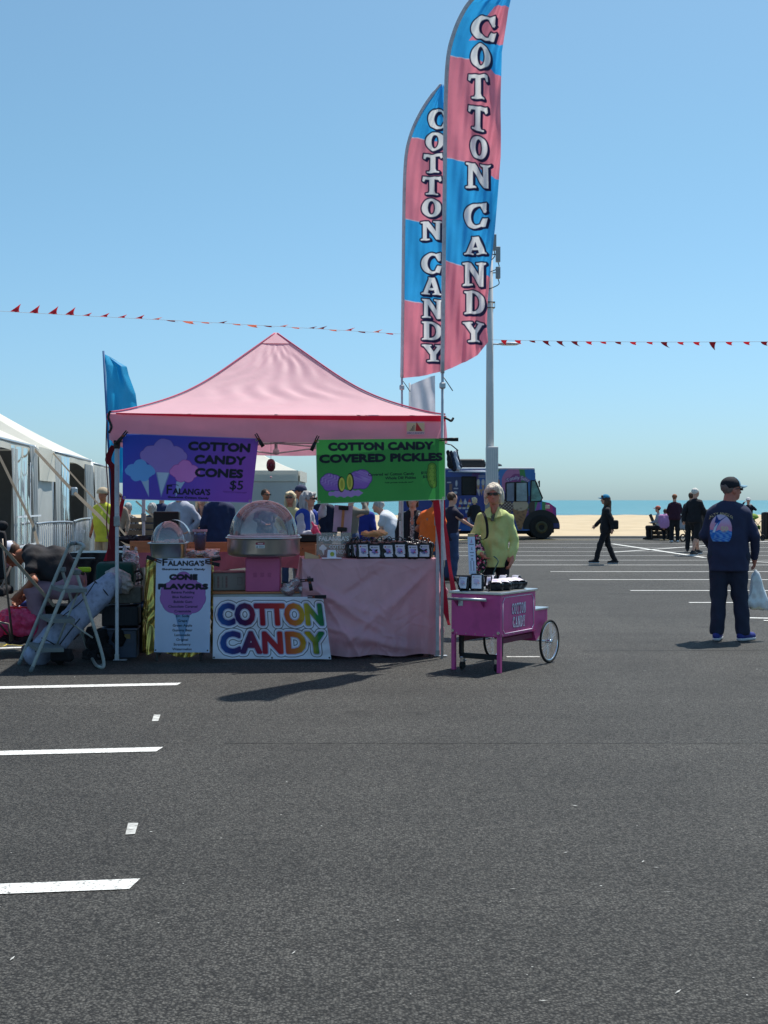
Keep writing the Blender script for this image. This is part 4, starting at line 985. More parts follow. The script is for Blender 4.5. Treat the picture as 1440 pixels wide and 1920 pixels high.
# print on the back of the shirt, laid over the cloth
shirt = [o for o in man.children if o.name.startswith('shirt')][0]
bv = BVHTree.FromPolygons([v.co.copy() for v in shirt.data.vertices], [tuple(p.vertices) for p in shirt.data.polygons])
Wp, Hp = .31, .44; c = Canvas(Wp, Hp, .0045, (44, 50, 78))
body = np.maximum(sd_ell(c.U, c.V, Wp/2, .16, .148, .21), np.maximum(.012-c.V, np.abs(c.U-Wp/2)-.143))
skyc = np.clip((c.V-.12)/.22, 0, 1)[..., None]; base = lin((232, 120, 150))*(1-skyc)+lin((188, 190, 226))*skyc
st = np.clip(.5+.5*np.sin(c.V*90+3*np.sin(c.U*22))*np.sin(c.U*30), 0, 1)[..., None]; base = base*(1-.35*st)+lin((206, 178, 214))*.35*st
sea_ = c.V < .155+.01*np.sin(c.U*60); wv = np.clip(.5+.7*np.sin(c.U*75+4*np.sin(c.V*60))*np.sin(c.V*95), 0, 1)[..., None]
base = np.where(sea_[..., None], lin((30, 96, 190))*(1-wv*.6)+lin((130, 190, 232))*wv*.6, base); c.put(np.clip(.5-body/c.res, 0, 1), base)
c.poly([(.03, .04), (.05, .16), (.085, .24), (.15, .30), (.25, .36), (.155, .285), (.11, .21), (.08, .12), (.06, .05)], (36, 118, 206)); c.poly([(.045, .13), (.07, .2), (.12, .26), (.1, .2), (.075, .13)], (206, 226, 240))
c.poly([(.07, .26), (.095, .36), (.125, .30), (.15, .295), (.11, .25)], (24, 60, 140)); c.poly([(.1, .265), (.235, .352), (.25, .36), (.155, .285)], (22, 52, 110))
c.text('50', .20, .155, .055, (206, 196, 170), fatten=.004, fit=.09); c.rect(.165, .136, .225, .142, (190, 180, 150))
m = c.tmask('SALTY ANGLER', Wp/2, .365, .036, fit=.34, arc=.22); c.put(c.fat(.002), (206, 190, 150))
sh_ = R(12); sc = 1.79/1.75; pts = np.zeros((c.nv, c.nu, 3)); keep = True
for i in range(c.nv):
    for j in range(c.nu):
        o_ = Vector((-.085+(c.U[i, j]-Wp/2)*.78, -1.0, 1.075+c.V[i, j]*.82)); hit = bv.ray_cast(o_, Vector((0, 1, 0)))
        pts[i, j] = (hit[0]+hit[1]*.004 if hit[0] is not None else o_+Vector((0, .85, 0)))
# keep only cells under the print
me_keep = (body < .004) | (c.a.sum(-1) > lin((44, 50, 78)).sum()*1.8)
pr = grid_mesh('shirt_print', pts, mat('shirt_print_cloth', (255, 255, 255), .8, attr=True, var=.05), shirt, c.a)
bm = bmesh.new(); bm.from_mesh(pr.data); bm.verts.ensure_lookup_table(); kf = me_keep.reshape(-1)
bmesh.ops.delete(bm, geom=[v for v in bm.verts if not kf[v.index]], context='VERTS'); bm.to_mesh(pr.data); bm.free()
# the plastic bag he carries
hw = man.matrix_basis @ Vector(J['hdr'])
B = Field(); B.cap((0, 0, -.03), (0, .0, -.12), .016, .03, .03)
for dx in (-.075, -.03, .03, .08): B.cap((dx*.25, 0, -.10), (dx+.02, .0, -.34), .022, .045, .05)
B.cap((-.08, .0, -.36), (.13, .0, -.40), .050, .045, .04); B.fold(.006, 45, 1, (1, 1, .3))
bagc = clear_film('frosted_bag', (240, 243, 244), haze=.8)
bag = tag(B.build('plastic_bag', bagc, None, .012, loc=hw+Vector((.01, -.02, -.02))), 'frosted plastic bag hanging from the hand of the man in navy', 'bag')
bag.scale = (.95, .7, 1.08)
B2 = Field(); B2.rbox((.02, 0, -.375), (.07, .025, .035), .02); B2.build('bag_contents', mat('cream_wrapping', (226, 208, 176), .8, var=.15, vscale=20), bag, .012)

# ---- woman in green jacket
lime = cloth('lime_fleece', (204, 216, 140), bump=.35, var=.08, grime=((176, 192, 112), 6, .4))
wom, J, M = make_person(929, 14.6, 1.71, 'woman with pale hair and sunglasses in a lime green jacket', face=R(163), fat=.90, res=.011,
    pose=dict(shl=(-.155, 0, 1.395), shr=(.155, 0, 1.395), head=(.01, .05, 1.63), neck=(0, .015, 1.455), elr=(.255, .02, 1.13), wrr=(.13, .235, .96), hdr=(.06, .26, .90), ell=(-.215, -.02, 1.12), wrl=(-.205, .05, .88), hdl=(-.19, .09, .81), knl=(-.08, .02, .5), anl=(-.08, -.02, .09), tol=(-.10, .15, .035)),
    top=lime, top_hem=.79, loose=1.10, bottom=black_tr, shoes=(dark_shoe,), hair=silver, hair_style='bob', puff=1.12, glasses=True, yaw=R(6), pitch=R(-2), skin=skin_red, folds=.008)
def fold_collar(root, J, m, s):
    n = J['neck']; ob = MB()
    for sg in (-1, 1):
        ob.prism([n+np.array((sg*.045, .045, .035))*s, n+np.array((sg*.105, .05, .0))*s, n+np.array((sg*.11, .125, -.075))*s, n+np.array((sg*.02, .13, -.10))*s], (0, .012, .004))
    ob.build('collar', m, root)
fold_collar(wom, J, lime, 1.71/1.75)
zp = [J['chest']+np.array((0, .150+.012*math.sin(t*3), .10-.42*t)) for t in np.linspace(0, 1, 8)]
scarf = Field(); scarf.cap(J['neck']+np.array((0, .072, -.055)), J['chest']+np.array((.01, .118, .07)), .016, .022, .01); scarf.fold(.005, 70, 2); scarf.build('scarf', mat('striped_scarf', (104, 108, 92), .8, var=.5, vscale=45), wom, .010)
# floral shoulder bag, hangs at her right side (left in the picture)
flo = bpy.data.materials.new('floral_cloth'); flo.use_nodes = True; n = flo.node_tree.nodes; l = flo.node_tree.links
tc = n.new('ShaderNodeTexCoord'); vo = n.new('ShaderNodeTexVoronoi'); vo.inputs['Scale'].default_value = 52; l.new(tc.outputs['Object'], vo.inputs['Vector'])
se = n.new('ShaderNodeSeparateColor'); l.new(vo.outputs['Color'], se.inputs[0]); cr = n.new('ShaderNodeValToRGB'); cr.color_ramp.interpolation = 'CONSTANT'
for i, (p, cc) in enumerate(((0, (26, 24, 34)), (.48, (196, 60, 110)), (.62, (60, 110, 70)), (.74, (224, 150, 170)), (.84, (26, 24, 34)), (.92, (206, 206, 196)))):
    e = cr.color_ramp.elements[0] if i == 0 else cr.color_ramp.elements.new(p) if i > 1 else cr.color_ramp.elements[1]
    e.position = p; e.color = (*lin(cc), 1)
l.new(se.outputs[0], cr.inputs[0]); l.new(cr.outputs[0], n['Principled BSDF'].inputs['Base Color']); n['Principled BSDF'].inputs['Roughness'].default_value = .8
Bf = Field(); Bf.ell((0, 0, -.10), (.105, .06, .17), .05); Bf.ell((.0, 0, -.20), (.11, .065, .12), .05); Bf.cap((0.01, 0, .0), (.0, 0, .16), .045, .03, .06); Bf.fold(.004, 30, 1)
fb = tag(Bf.build('shoulder_bag', flo, None, .014, loc=(X(895, 14.45), 14.45, .985)), 'dark floral shoulder bag hanging beside the woman in the lime jacket', 'bag')
fb.rotation_euler = (0, R(-4), 0); fb.scale = (.85, .9, .92)
st_ = curve([Vector((.00, -.03, .10)), Vector((.115, -.17, .13)), Vector((.135, -.185, .26)), Vector((.12, -.15, .39)), Vector((.09, -.06, .45)), Vector((.07, .04, .44))], 10)
MB().ribbon(st_, (.035, .0, .006), .006).build('strap', black_cloth, fb)
ls = curve([P(926, 1043, 14.35), P(934, 1052, 14.3), P(929, 1065, 14.3), P(925, 1080, 14.3), P(923, 1130, 14.3)])
tag(MB().tube(ls, .007, 6).build('leash', mat('teal_leash', (70, 110, 104), .6)), 'teal leash trailing from the hand of the woman in the lime jacket', 'leash')

# ---- other people, farther away
walk = dict(hpl=(-.085, 0, .90), hpr=(.085, 0, .90), knl=(-.09, .16, .50), anl=(-.09, .26, .11), tol=(-.10, .41, .06), knr=(.09, -.04, .50), anr=(.09, -.22, .10), tor=(.10, -.06, .035), ell=(-.23, -.12, 1.14), wrl=(-.24, -.14, .90), hdl=(-.24, -.13, .82), elr=(.24, .10, 1.14), wrr=(.23, .26, .97), hdr=(.22, .32, .91))
stand2 = dict(elr=(.25, .02, 1.14), wrr=(.15, .20, 1.02), hdr=(.07, .24, 1.02), ell=(-.25, .02, 1.14), wrl=(-.17, .20, 1.0), hdl=(-.10, .25, 1.0))
look = dict(elr=(.30, .12, 1.36), wrr=(.16, .19, 1.56), hdr=(.08, .16, 1.62), ell=(-.24, .02, 1.14), wrl=(-.12, .20, 1.08), hdl=(-.05, .23, 1.12))
bk = cloth('black_coat', (30, 30, 36)); mar = cloth('maroon_knit', (56, 24, 44))
pL, _, _ = make_person(1137, 30.6, 1.66, 'woman walking left in black coat, long hair and bright blue cap', face=R(82), pose=walk, top=bk, top_hem=.78, loose=1.25, bottom=black_tr, shoes=(dark_shoe, white_shoe), hair=brown_hair, hair_style='long', hat=cloth('azure_cap', (36, 130, 170)), res=.02)
Bq = Field(); Bq.rbox((0, 0, 0), (.05, .05, .08), .03); tag(Bq.build('handbag', black_cloth, None, .02, loc=(X(1150, 30.6), 30.4, .95)), 'black handbag at the side of the woman in the blue cap', 'bag')
make_person(1265, 46.2, 1.74, 'person in maroon jumper standing with back turned by the beach', face=R(-5), pose=stand2, fat=1.12, top=mar, loose=1.25, top_hem=.82, bottom=black_tr, shoes=(white_shoe,), hair=mat('auburn_hair', (150, 96, 66), .7), hair_style='short', hat=mat('auburn_cap', (150, 96, 66), .8), hat_kind='beanie', res=.026)
make_person(1303, 35.6, 1.87, 'old man with white hair in dark jacket and black shorts', face=R(-50), pose={**walk, 'elr': (.25, .06, 1.14), 'wrr': (.23, .18, .93), 'hdr': (.22, .22, .86)}, fat=1.05, top=bk, loose=1.25, top_hem=.84, bottom=black_tr, leg_to='knee', shoes=(dark_shoe, white_shoe), hair=mat('white_hair', (226, 222, 212), .7, bump=.5), res=.022, yaw=R(-15), skin=skin_m)
make_person(1296, 38, 1.76, 'person in dark clothes half hidden behind the old man in shorts', face=R(-20), top=bk, loose=1.15, bottom=black_tr, shoes=(dark_shoe,), hair=brown_hair, res=.028, fat=1.05)
sit = dict(pel=(0, -.05, .50), chest=(0, -.02, .82), neck=(0, 0, 1.02), head=(0, .04, 1.18), shl=(-.175, 0, .96), shr=(.175, 0, .96), ell=(-.22, .06, .70), elr=(.22, .06, .70), wrl=(-.15, .26, .66), wrr=(.15, .26, .66), hdl=(-.11, .33, .66), hdr=(.11, .33, .66),
           hpl=(-.09, 0, .48), hpr=(.09, 0, .48), knl=(-.11, .42, .48), knr=(.11, .42, .48), anl=(-.11, .40, .09), anr=(.11, .40, .09), tol=(-.12, .56, .035), tor=(.12, .56, .035))
make_person(1235, 49.5, 1.75, 'seated person in orange cap and pale grey top beside the wooden bin', face=R(60), pose=sit, top=cloth('pale_grey_top', (160, 168, 178)), bottom=black_tr, hair=brown_hair, hat=cloth('coral_cap', (206, 110, 90)), res=.028, top_hem=.90)
make_person(1246, 48.5, 1.75, 'seated person in lilac top with bent back facing away', face=R(-25), pose={**sit, 'head': (0, .20, 1.08), 'neck': (0, .12, .99)}, top=cloth('lilac_top', (196, 142, 190)), bottom=black_tr, hair=brown_hair, res=.028, fat=1.1, top_hem=.90)
make_person(1403, 47.5, 1.62, 'person in white cap and dark top raising both hands to the face', face=R(165), pose={**look, 'ell': (-.28, .12, 1.28), 'wrl': (-.12, .22, 1.46), 'hdl': (-.05, .20, 1.52)}, top=cloth('dark_blue_top', (30, 34, 50)), bottom=mar, hat=mat('white_cap', (214, 210, 208), .8), hair=brown_hair, res=.028)
make_person(890, 46, 1.64, 'blonde person in black jacket with yellow straps standing at the truck', face=R(20), top=bk, bottom=denim, hair=blond, hair_style='bob', res=.028, loose=1.1, pose=stand2)
make_person(846, 24, 1.68, 'person in dark shirt reaching out a hand, partly behind the right tent leg', face=R(-60), top=cloth('dark_plum_shirt', (40, 36, 54)), sleeve='short', bottom=denim, hair=brown_hair, res=.022, pose={**stand2, 'elr': (.24, .14, 1.18), 'wrr': (.2, .36, 1.08), 'hdr': (.19, .43, 1.07)}, fat=1.05)
make_person(805, 18.7, 1.70, 'man in bright orange shirt and jeans behind the counter at the right', face=R(-40), pose={**stand2, 'pel': (0, -.05, .94), 'neck': (0, .10, 1.44), 'head': (0, .18, 1.58), 'shl': (-.175, .08, 1.38), 'shr': (.175, .08, 1.38), 'knl': (-.1, .05, .5), 'anl': (-.12, -.05, .09)}, top=cloth('orange_shirt', (244, 110, 36)), sleeve='short', bottom=denim, hair=brown_hair, res=.018, fat=1.08, skin=skin_tan, shoes=(dark_shoe,))
make_person(774, 19.3, 1.64, 'woman in open black jacket over a patterned top behind the counter', face=R(172), top=bk, loose=1.18, open_front=mat('patterned_top', (190, 190, 186), .8, var=.8, vscale=50), bottom=black_tr, hair=brown_hair, hair_style='bob', res=.018, fat=1.05, top_hem=.78)
make_person(736, 21.5, 1.64, 'man in white t-shirt and jeans bending forward between the banners', face=R(68), pose={'neck': (0, .16, 1.42), 'head': (0, .28, 1.52), 'shl': (-.175, .12, 1.36), 'shr': (.175, .12, 1.36), 'ell': (-.22, .16, 1.08), 'elr': (.22, .16, 1.08), 'wrl': (-.2, .28, .86), 'wrr': (.2, .28, .86), 'hdl': (-.19, .31, .78), 'hdr': (.19, .31, .78), 'pel': (0, -.08, .93)}, top=cloth('white_tee', (206, 210, 216)), sleeve='short', bottom=denim, hair=grey_hair, res=.018, fat=1.15, top_hem=.90)
make_person(683, 24.0, 1.60, 'person in royal blue jacket seen from behind the bags', face=R(-30), top=cloth('royal_blue', (34, 50, 142)), loose=1.2, bottom=black_tr, hair=grey_hair, res=.022, hat=cloth('black_visor_cap', (28, 28, 32)), fat=1.02)
make_person(657, 23.0, 1.70, 'person in khaki shirt holding up a camera behind the clipped notice', face=R(-40), pose=look, top=cloth('khaki_shirt', (128, 120, 108)), bottom=denim, hair=brown_hair, res=.022)
make_person(606, 24.5, 1.76, 'person in black and navy beside the woman shading her eyes', face=R(10), top=cloth('ink_navy', (22, 30, 54)), loose=1.15, bottom=black_tr, hair=brown_hair, res=.022)
gw, J, M = make_person(575, 17.8, 1.66, 'grey-haired woman in pale grey sweater and blue vest shading her eyes', face=R(-118), pose={**look, 'ell': (-.26, .12, 1.42), 'wrl': (-.13, .20, 1.58), 'hdl': (-.06, .16, 1.62), 'elr': (.25, .05, 1.12), 'wrr': (.16, .22, 1.14), 'hdr': (.13, .27, 1.20)}, top=cloth('pale_grey_sweater', (190, 186, 192)), loose=1.1, bottom=denim, hair=grey_hair, hair_style='long', glasses=True, res=.013, fat=1.05, skin=skin_m, folds=.008)
V = Field()
for S_, hp in (('shl', 'hpl'), ('shr', 'hpr')): V.cap(J[S_]*.62+J['neck']*.38-np.array((0, 0, .04)), J[hp], .108, .128, .09)
V.cut(J['pel']+np.array((0, 0, .02)), (0, 0, -1)); V.sub_ell(J['chest']+np.array((0, .2, .02)), (.09, .18, .5)); V.sub_ell(J['neck']+np.array((0, .05, .03)), (.07, .08, .05)); V.build('vest', cloth('cobalt_vest', (36, 66, 158)), gw, .014)
Fp = Field(); Fp.ell((0, 0, 0), (.05, .04, .06), .02); Fp.cap((0, 0, .05), (-.03, 0, .10), .02, .015, .03); Fp.ell((.04, 0, -.06), (.05, .04, .04), .03); Fp.fold(.006, 50, 1)
tag(Fp.build('plastic_bag', mat('hot_pink_plastic', (232, 90, 130), .4, trans=.3, var=.15, vscale=20), None, .012, loc=P(590, 994, 17.2)), 'small pink plastic bag carried by the grey-haired woman in the blue vest', 'bag')
make_person(545, 22.5, 1.69, 'long-haired blonde woman in sunglasses behind the candy floss dome', face=R(170), top=cloth('cream_top', (206, 190, 140)), sleeve='long', bottom=denim, hair=blond, hair_style='long', glasses=True, res=.017, skin=skin_red, pose=stand2)
make_person(566, 23.5, 1.80, 'man in dark blue-grey cap standing behind the blonde woman', face=R(95), top=cloth('slate_shirt', (60, 68, 92)), bottom=denim, hat=cloth('slate_cap', (58, 64, 92)), hair=brown_hair, res=.018, skin=skin_red)
make_person(497, 26.5, 1.76, 'dark-haired youngster in navy and cream top behind the dome', face=R(-140), top=cloth('navy_cream_top', (60, 66, 96), grime=((200, 190, 170), 6, .8)), bottom=denim, hair=mat('dark_curly_hair', (64, 52, 46), .8, bump=.8, bscale=50), res=.02, skin=skin_tan, pose=stand2, glasses=True)
make_person(410, 20.5, 1.80, 'man in navy jacket standing behind the counter, head hidden by the purple banner', face=R(15), top=cloth('navy_jacket', (34, 44, 78)), loose=1.3, bottom=black_tr, hair=brown_hair, res=.019, fat=1.05)
make_person(379, 21.0, 1.68, 'woman with long blonde hair and grey cardigan, hand raised to her face', face=R(175), pose={**stand2, 'elr': (.20, .12, 1.14), 'wrr': (.08, .18, 1.36), 'hdr': (.05, .16, 1.44), 'ell': (-.24, .02, 1.14), 'wrl': (-.08, .22, 1.10), 'hdl': (.02, .24, 1.12)}, top=cloth('grey_cardigan', (112, 108, 116)), loose=1.15, open_front=cloth('dark_tee', (34, 40, 44)), bottom=black_tr, hair=blond, hair_style='long', res=.017)
make_person(338, 20.8, 1.80, 'broad man in pale grey hoodie standing behind the counter', face=R(160), pose=dict(ell=(-.30, -.06, 1.16), wrl=(-.20, .06, 1.0), hdl=(-.14, .12, .96), elr=(.30, -.06, 1.16), wrr=(.20, .06, 1.0), hdr=(.14, .12, .96)), top=cloth('grey_hoodie', (176, 180, 194)), loose=1.2, bottom=black_tr, hair=brown_hair, res=.018, fat=1.12)
make_person(303, 30, 1.72, 'person in dark navy jacket with black cap, back turned, by the benches', face=R(0), top=cloth('indigo_jacket', (44, 56, 92)), loose=1.2, bottom=denim, hat=mat('black_cap', (24, 24, 28), .8), hair=brown_hair, res=.024, pose={}, fat=1.1)
sitp = {k: (v[0], v[1], v[2]) for k, v in sit.items()}
make_person(285, 28.6, 1.75, 'seated person in dark grey jacket with grey hood on the bench', face=R(0), pose=sitp, top=cloth('dark_grey_jacket', (62, 66, 78)), bottom=denim, hair=grey_hair, hair_style='bob', res=.022, fat=1.15, z=.17, top_hem=.90)
plaid = bpy.data.materials.new('plaid_shirt'); plaid.use_nodes = True; n = plaid.node_tree.nodes; l = plaid.node_tree.links; tc = n.new('ShaderNodeTexCoord'); ck = n.new('ShaderNodeTexChecker'); ck.inputs['Scale'].default_value = 17; ck.inputs[1].default_value = (*lin((30, 30, 34)), 1); ck.inputs[2].default_value = (*lin((150, 150, 150)), 1)
l.new(tc.outputs['Object'], ck.inputs[0]); l.new(ck.outputs[0], n['Principled BSDF'].inputs['Base Color']); n['Principled BSDF'].inputs['Roughness'].default_value = .9
make_person(240, 28.6, 1.75, 'grey-haired person in black and white checked shirt sitting on the bench', face=R(0), pose=sitp, top=plaid, bottom=denim, hair=grey_hair, res=.022, fat=1.12, z=.17, top_hem=.90)
yv, J, M = make_person(194, 25.5, 1.76, 'person in yellow safety vest and bucket hat by the white tent', face=R(160), top=cloth('safety_yellow', (200, 204, 70)), sleeve='short', bottom=cloth('tan_trousers', (176, 156, 132)), hat=cloth('beige_hat', (186, 170, 144)), hat_kind='bucket', hair=brown_hair, res=.02, fat=1.12, top_hem=.70, skin=skin_tan)
make_person(222, 27.5, 1.70, 'person in black trousers and pale top just right of the yellow vest', face=R(160), top=cloth('ecru_top', (150, 132, 118)), bottom=black_tr, hair=brown_hair, res=.026)
# ---- man bending over at the left, sitting on a low crate
bend = dict(pel=(0, -.10, .68), chest=(0, .14, .90), neck=(0, .38, .98), head=(0, .51, .93), shl=(-.18, .30, .93), shr=(.18, .30, .93), ell=(-.27, .20, .70), elr=(.24, .24, .66), wrl=(-.12, .40, .56), wrr=(.10, .44, .52), hdl=(-.08, .48, .48), hdr=(.06, .52, .44),
            hpl=(-.10, -.06, .62), hpr=(.10, -.06, .62), knl=(-.16, .25, .60), knr=(.14, .27, .60), anl=(-.16, .16, .09), anr=(.15, .22, .09), tol=(-.18, .32, .035), tor=(.18, .38, .035))
make_person(121, 12.9, 1.84, 'man in black t-shirt and white cap bent double over his bags at the left', face=R(84), pose=bend, fat=1.15, top=cloth('black_tee', (36, 36, 40)), sleeve='short', bottom=cloth('heather_trousers', (150, 124, 138)), shoes=(mat('taupe_shoe', (110, 92, 96), .7),), hair=brown_hair, hat=mat('white_mesh_cap', (226, 228, 240), .8), res=.012, pitch=R(-70), skin=skin_tan, top_hem=.94, folds=.009)
# ================================================================== STALL
pink_cloth = mat('pink_tablecloth', (234, 178, 188), .42, var=.07, vscale=3, trans=.30, bump=.22, bscale=7, spec=.55)
pink_box = mat('pink_powder_coat', (196, 92, 136), .4, var=.04)
magenta = mat('magenta_paint', (206, 76, 142), .35, var=.06, vscale=5, coat=.15, grime=((140, 44, 96), 7, .4))
wood = mat('pine_board', (196, 132, 88), .6, var=.14, vscale=3, stretch=(1, 8, 8))
wood_pale = mat('pale_pine', (206, 176, 132), .6, var=.12, vscale=3, stretch=(1, 8, 8))
carton = mat('carton', (150, 146, 140), .8, var=.06)
def table(a0, a1, b0, b1, z, label, cloth_m=None, drop_front=None, name='folding_table', drops=(1, 1, 1, 1), seed=0):
    """tent coordinates a across the front, b back; tabletop at z"""
    o = empty(name, TP((a0+a1)/2, (b0+b1)/2, 0), TA, label, 'table'); w_, d_ = a1-a0, b1-b0
    MB().box((0, 0, z-.02), (w_, d_, .035), b=.008).build('tabletop', mat('table_plastic', (190, 188, 182), .6), o)
    for sx in (-1, 1):
        for sy in (-1, 1):
            MB().tube([(sx*(w_/2-.08), sy*(d_/2-.07), z-.04), (sx*(w_/2-.06), sy*(d_/2-.06), 0)], .014, 8).build('leg', galv, o)
        MB().tube([(sx*(w_/2-.07), -d_/2+.08, .22), (sx*(w_/2-.07), d_/2-.08, .22)], .010, 6).build('stretcher', galv, o)
    return o
def drape(name, a0, a1, b0, b1, z, zb_front, zb_sides, m, label, seed=0, amp=.012, cat='tablecloth', front_fn=None, zb_back=None):
    """cloth over a table: top plus skirt falling at front and sides, with folds"""
    me = MB(); r_ = random.Random(seed)
    root = empty(name, TP((a0+a1)/2, (b0+b1)/2, z), TA, label, cat); w_, d_ = a1-a0+.02, b1-b0+.02
    def skirt(p0, p1, n_out, zb, nu, nv):
        pts = np.zeros((nv, nu, 3)); L = math.hypot(p1[0]-p0[0], p1[1]-p0[1])
        for i in range(nv):
            t = i/(nv-1)
            for j in range(nu):
                s = j/(nu-1); u = s*L; zbb = zb(s) if callable(zb) else zb
                off = amp*(t**.6)*(math.sin(u*13+seed+1.5*math.sin(t*2.2+seed))+.5*math.sin(u*31+seed*2+2*t)+.35*math.sin(u*57+5*t+seed))+.018*t
                if front_fn: off += front_fn(s, t)
                pts[i, j] = (p0[0]+(p1[0]-p0[0])*s+n_out[0]*off, p0[1]+(p1[1]-p0[1])*s+n_out[1]*off, .004-(z-zbb)*t)
        return pts
    top = np.zeros((24, 60, 3))
    for i in range(24):
        for j in range(60):
            top[i, j] = (-w_/2+w_*j/59, -d_/2+d_*i/23, .004+.002*math.sin(j*.4+i*.3))
    grid_mesh('cloth_top', top, m, root)
    grid_mesh('front_skirt', skirt((-w_/2, -d_/2), (w_/2, -d_/2), (0, -1), zb_front, 200, 110), m, root)
    grid_mesh('side_skirt', skirt((w_/2, -d_/2), (w_/2, d_/2), (1, 0), zb_sides, 60, 50), m, root)
    grid_mesh('side_skirt', skirt((-w_/2, d_/2), (-w_/2, -d_/2), (-1, 0), zb_sides, 60, 50), m, root)
    if zb_back is not None: grid_mesh('back_skirt', skirt((w_/2, d_/2), (-w_/2, d_/2), (0, 1), zb_back, 80, 30), m, root)
    return root
def tcoord(px, Y):   # picture column at distance Y -> tent a
    return (Vector((X(px, Y), Y, 0))-T0).dot(ex)
# pink table at the right
ta0, ta1 = tcoord(569, 12.33), tcoord(819, 12.5); tb0, tb1 = .03, .72
table(ta0, ta1, tb0, tb1, .955, 'folding table under the pink cloth on the right side of the stall')
def pull(s, t):   # big diagonal folds gathered to the lower left, as a wind-pressed cloth
    w_ = 0
    for k, (s0, t0, sl, wd, am) in enumerate(((.12, .35, .55, .02, .05), (.3, .5, .9, .018, .03), (.5, .2, -.9, .02, -.02), (.22, .72, .35, .018, .05), (.62, .5, -1.2, .02, .022), (.8, .3, -1.5, .02, .018), (.45, .85, .2, .018, .03), (.06, .2, 2.2, .022, .04))):
        d = (t-t0)-sl*(s-s0); w_ += am*math.exp(-(d/wd/2.6)**2)*math.exp(-((s-s0)/.33)**2)
    crk = 0
    for (s0, t0, ca, sa, ln, wd, am) in CREASES:
        ds, dt = (s-s0)*1.3, (t-t0)*.95; al = ds*ca+dt*sa; ac = -ds*sa+dt*ca
        if abs(ac) < wd*3 and abs(al) < ln*2.2: crk += am*math.exp(-(ac/wd)**2-(al/ln)**2)
    return w_*min(1, t*3)+crk+.03*math.sin(s*3.2)*t
rq = random.Random(12); CREASES = []
for i in range(150):
    an = rq.choice((.9, 2.2, 1.3, 2.6, .3))+rq.gauss(0, .35); CREASES.append((rq.random(), rq.random()**.9, math.cos(an), math.sin(an), .04+rq.random()*.12, .007+rq.random()*.010, (rq.random()-.4)*.011))
drape('tablecloth', ta0, ta1, tb0, tb1, .957, lambda s: .012+.02*math.sin(s*9)**2, lambda s: .012, pink_cloth, 'thin pink plastic tablecloth hanging to the ground over the right-hand table', 3, .010, front_fn=pull)
# boxes stored under it, half seen through the cloth
tag(MB().box((0, 0, .15), (.42, .35, .30), b=.01).build('storage_box', mat('dark_bin', (34, 34, 40), .6), None, TP(ta1-.32, .3, 0), TA), 'dark storage box showing through the pink cloth at the right end', 'box')
tag(MB().box((0, 0, .11), (.55, .35, .22), b=.01).build('storage_box', mat('dark_bin', (34, 34, 40), .6), None, TP(ta0+.40, .3, 0), TA), 'low dark storage box showing through the pink cloth behind the rainbow banner', 'box')
# low table with the machine
la0, la1 = tcoord(398, 12.3), tcoord(600, 12.36)
table(la0, la1, .10, .62, .625, 'low folding table carrying the candy floss machine'); tag(MB().box((0, 0, .008), ((la1-la0)+.02, .54, .015), b=.003).build('table_board', wood, None, TP((la0+la1)/2, .36, .625), TA), 'thin wooden board lying on the low table under the machine', 'board')
# rainbow banner
W, H = 1.135, .60
c = Canvas(W, H, .004, (240, 243, 255))
cols = [(0, (26, 96, 176)), (.14, (34, 44, 120)), (.27, (84, 26, 80)), (.40, (170, 22, 50)), (.56, (196, 40, 40)), (.70, (220, 120, 40)), (.80, (204, 176, 40)), (.90, (40, 130, 66)), (1, (22, 104, 74))]
uu = (c.U-.03)/(W*.99); rainbow = np.stack([np.interp(uu, [k[0] for k in cols], [lin(k[1])[i] for k in cols]) for i in range(3)], -1)
m1 = c.tmask('COTTON', .575, .335, .195, fit=1.04); w1a, h1a, k1 = c.fat(.045), c.fat(.039), c.fat(.024); b1 = c.fat(.015)
m2 = c.tmask('CANDY', .585, .062, .195, fit=1.0, spacing=1.06); w2a, h2a, k2 = c.fat(.045), c.fat(.039), c.fat(.024); b2 = c.fat(.015)
c.put(np.maximum(w1a, w2a), (26, 24, 40)); c.put(np.maximum(h1a, h2a), (242, 244, 255)); c.put(np.maximum(k1, k2), (196, 196, 226)); c.put(np.maximum(b1, b2), rainbow)
for x_, y_ in ((.012, .012), (W-.015, .015), (W/2, .012)): c.ell(x_, y_, .009, .009, (40, 40, 50))
def curl_fn(u, v):
    k = np.clip((u-.86)/.14, 0, 1)
    cr = .004*np.sin(v*38+3*np.sin(u*9))*np.exp(-((u-.9)/.2)**2)+.006*np.sin((u*.6+v)*17)*np.exp(-((u-.1)/.25)**2)
    return .06*k*k*(.4+.6*v)+.016*np.sin(u*14+v*2)*(1-v)+.012*np.sin(u*5+v*7)+cr
f = banner_surf(P(399, 1235, 12.08), P(621, 1236, 12.14), P(606, 1119, 12.22), P(400, 1119, 12.12), W, H, .010, 2, curl_fn)
tag(c.sheet('hanging_banner', f, print_cloth), 'white banner with rainbow COTTON CANDY letters hanging from the low table', 'banner')
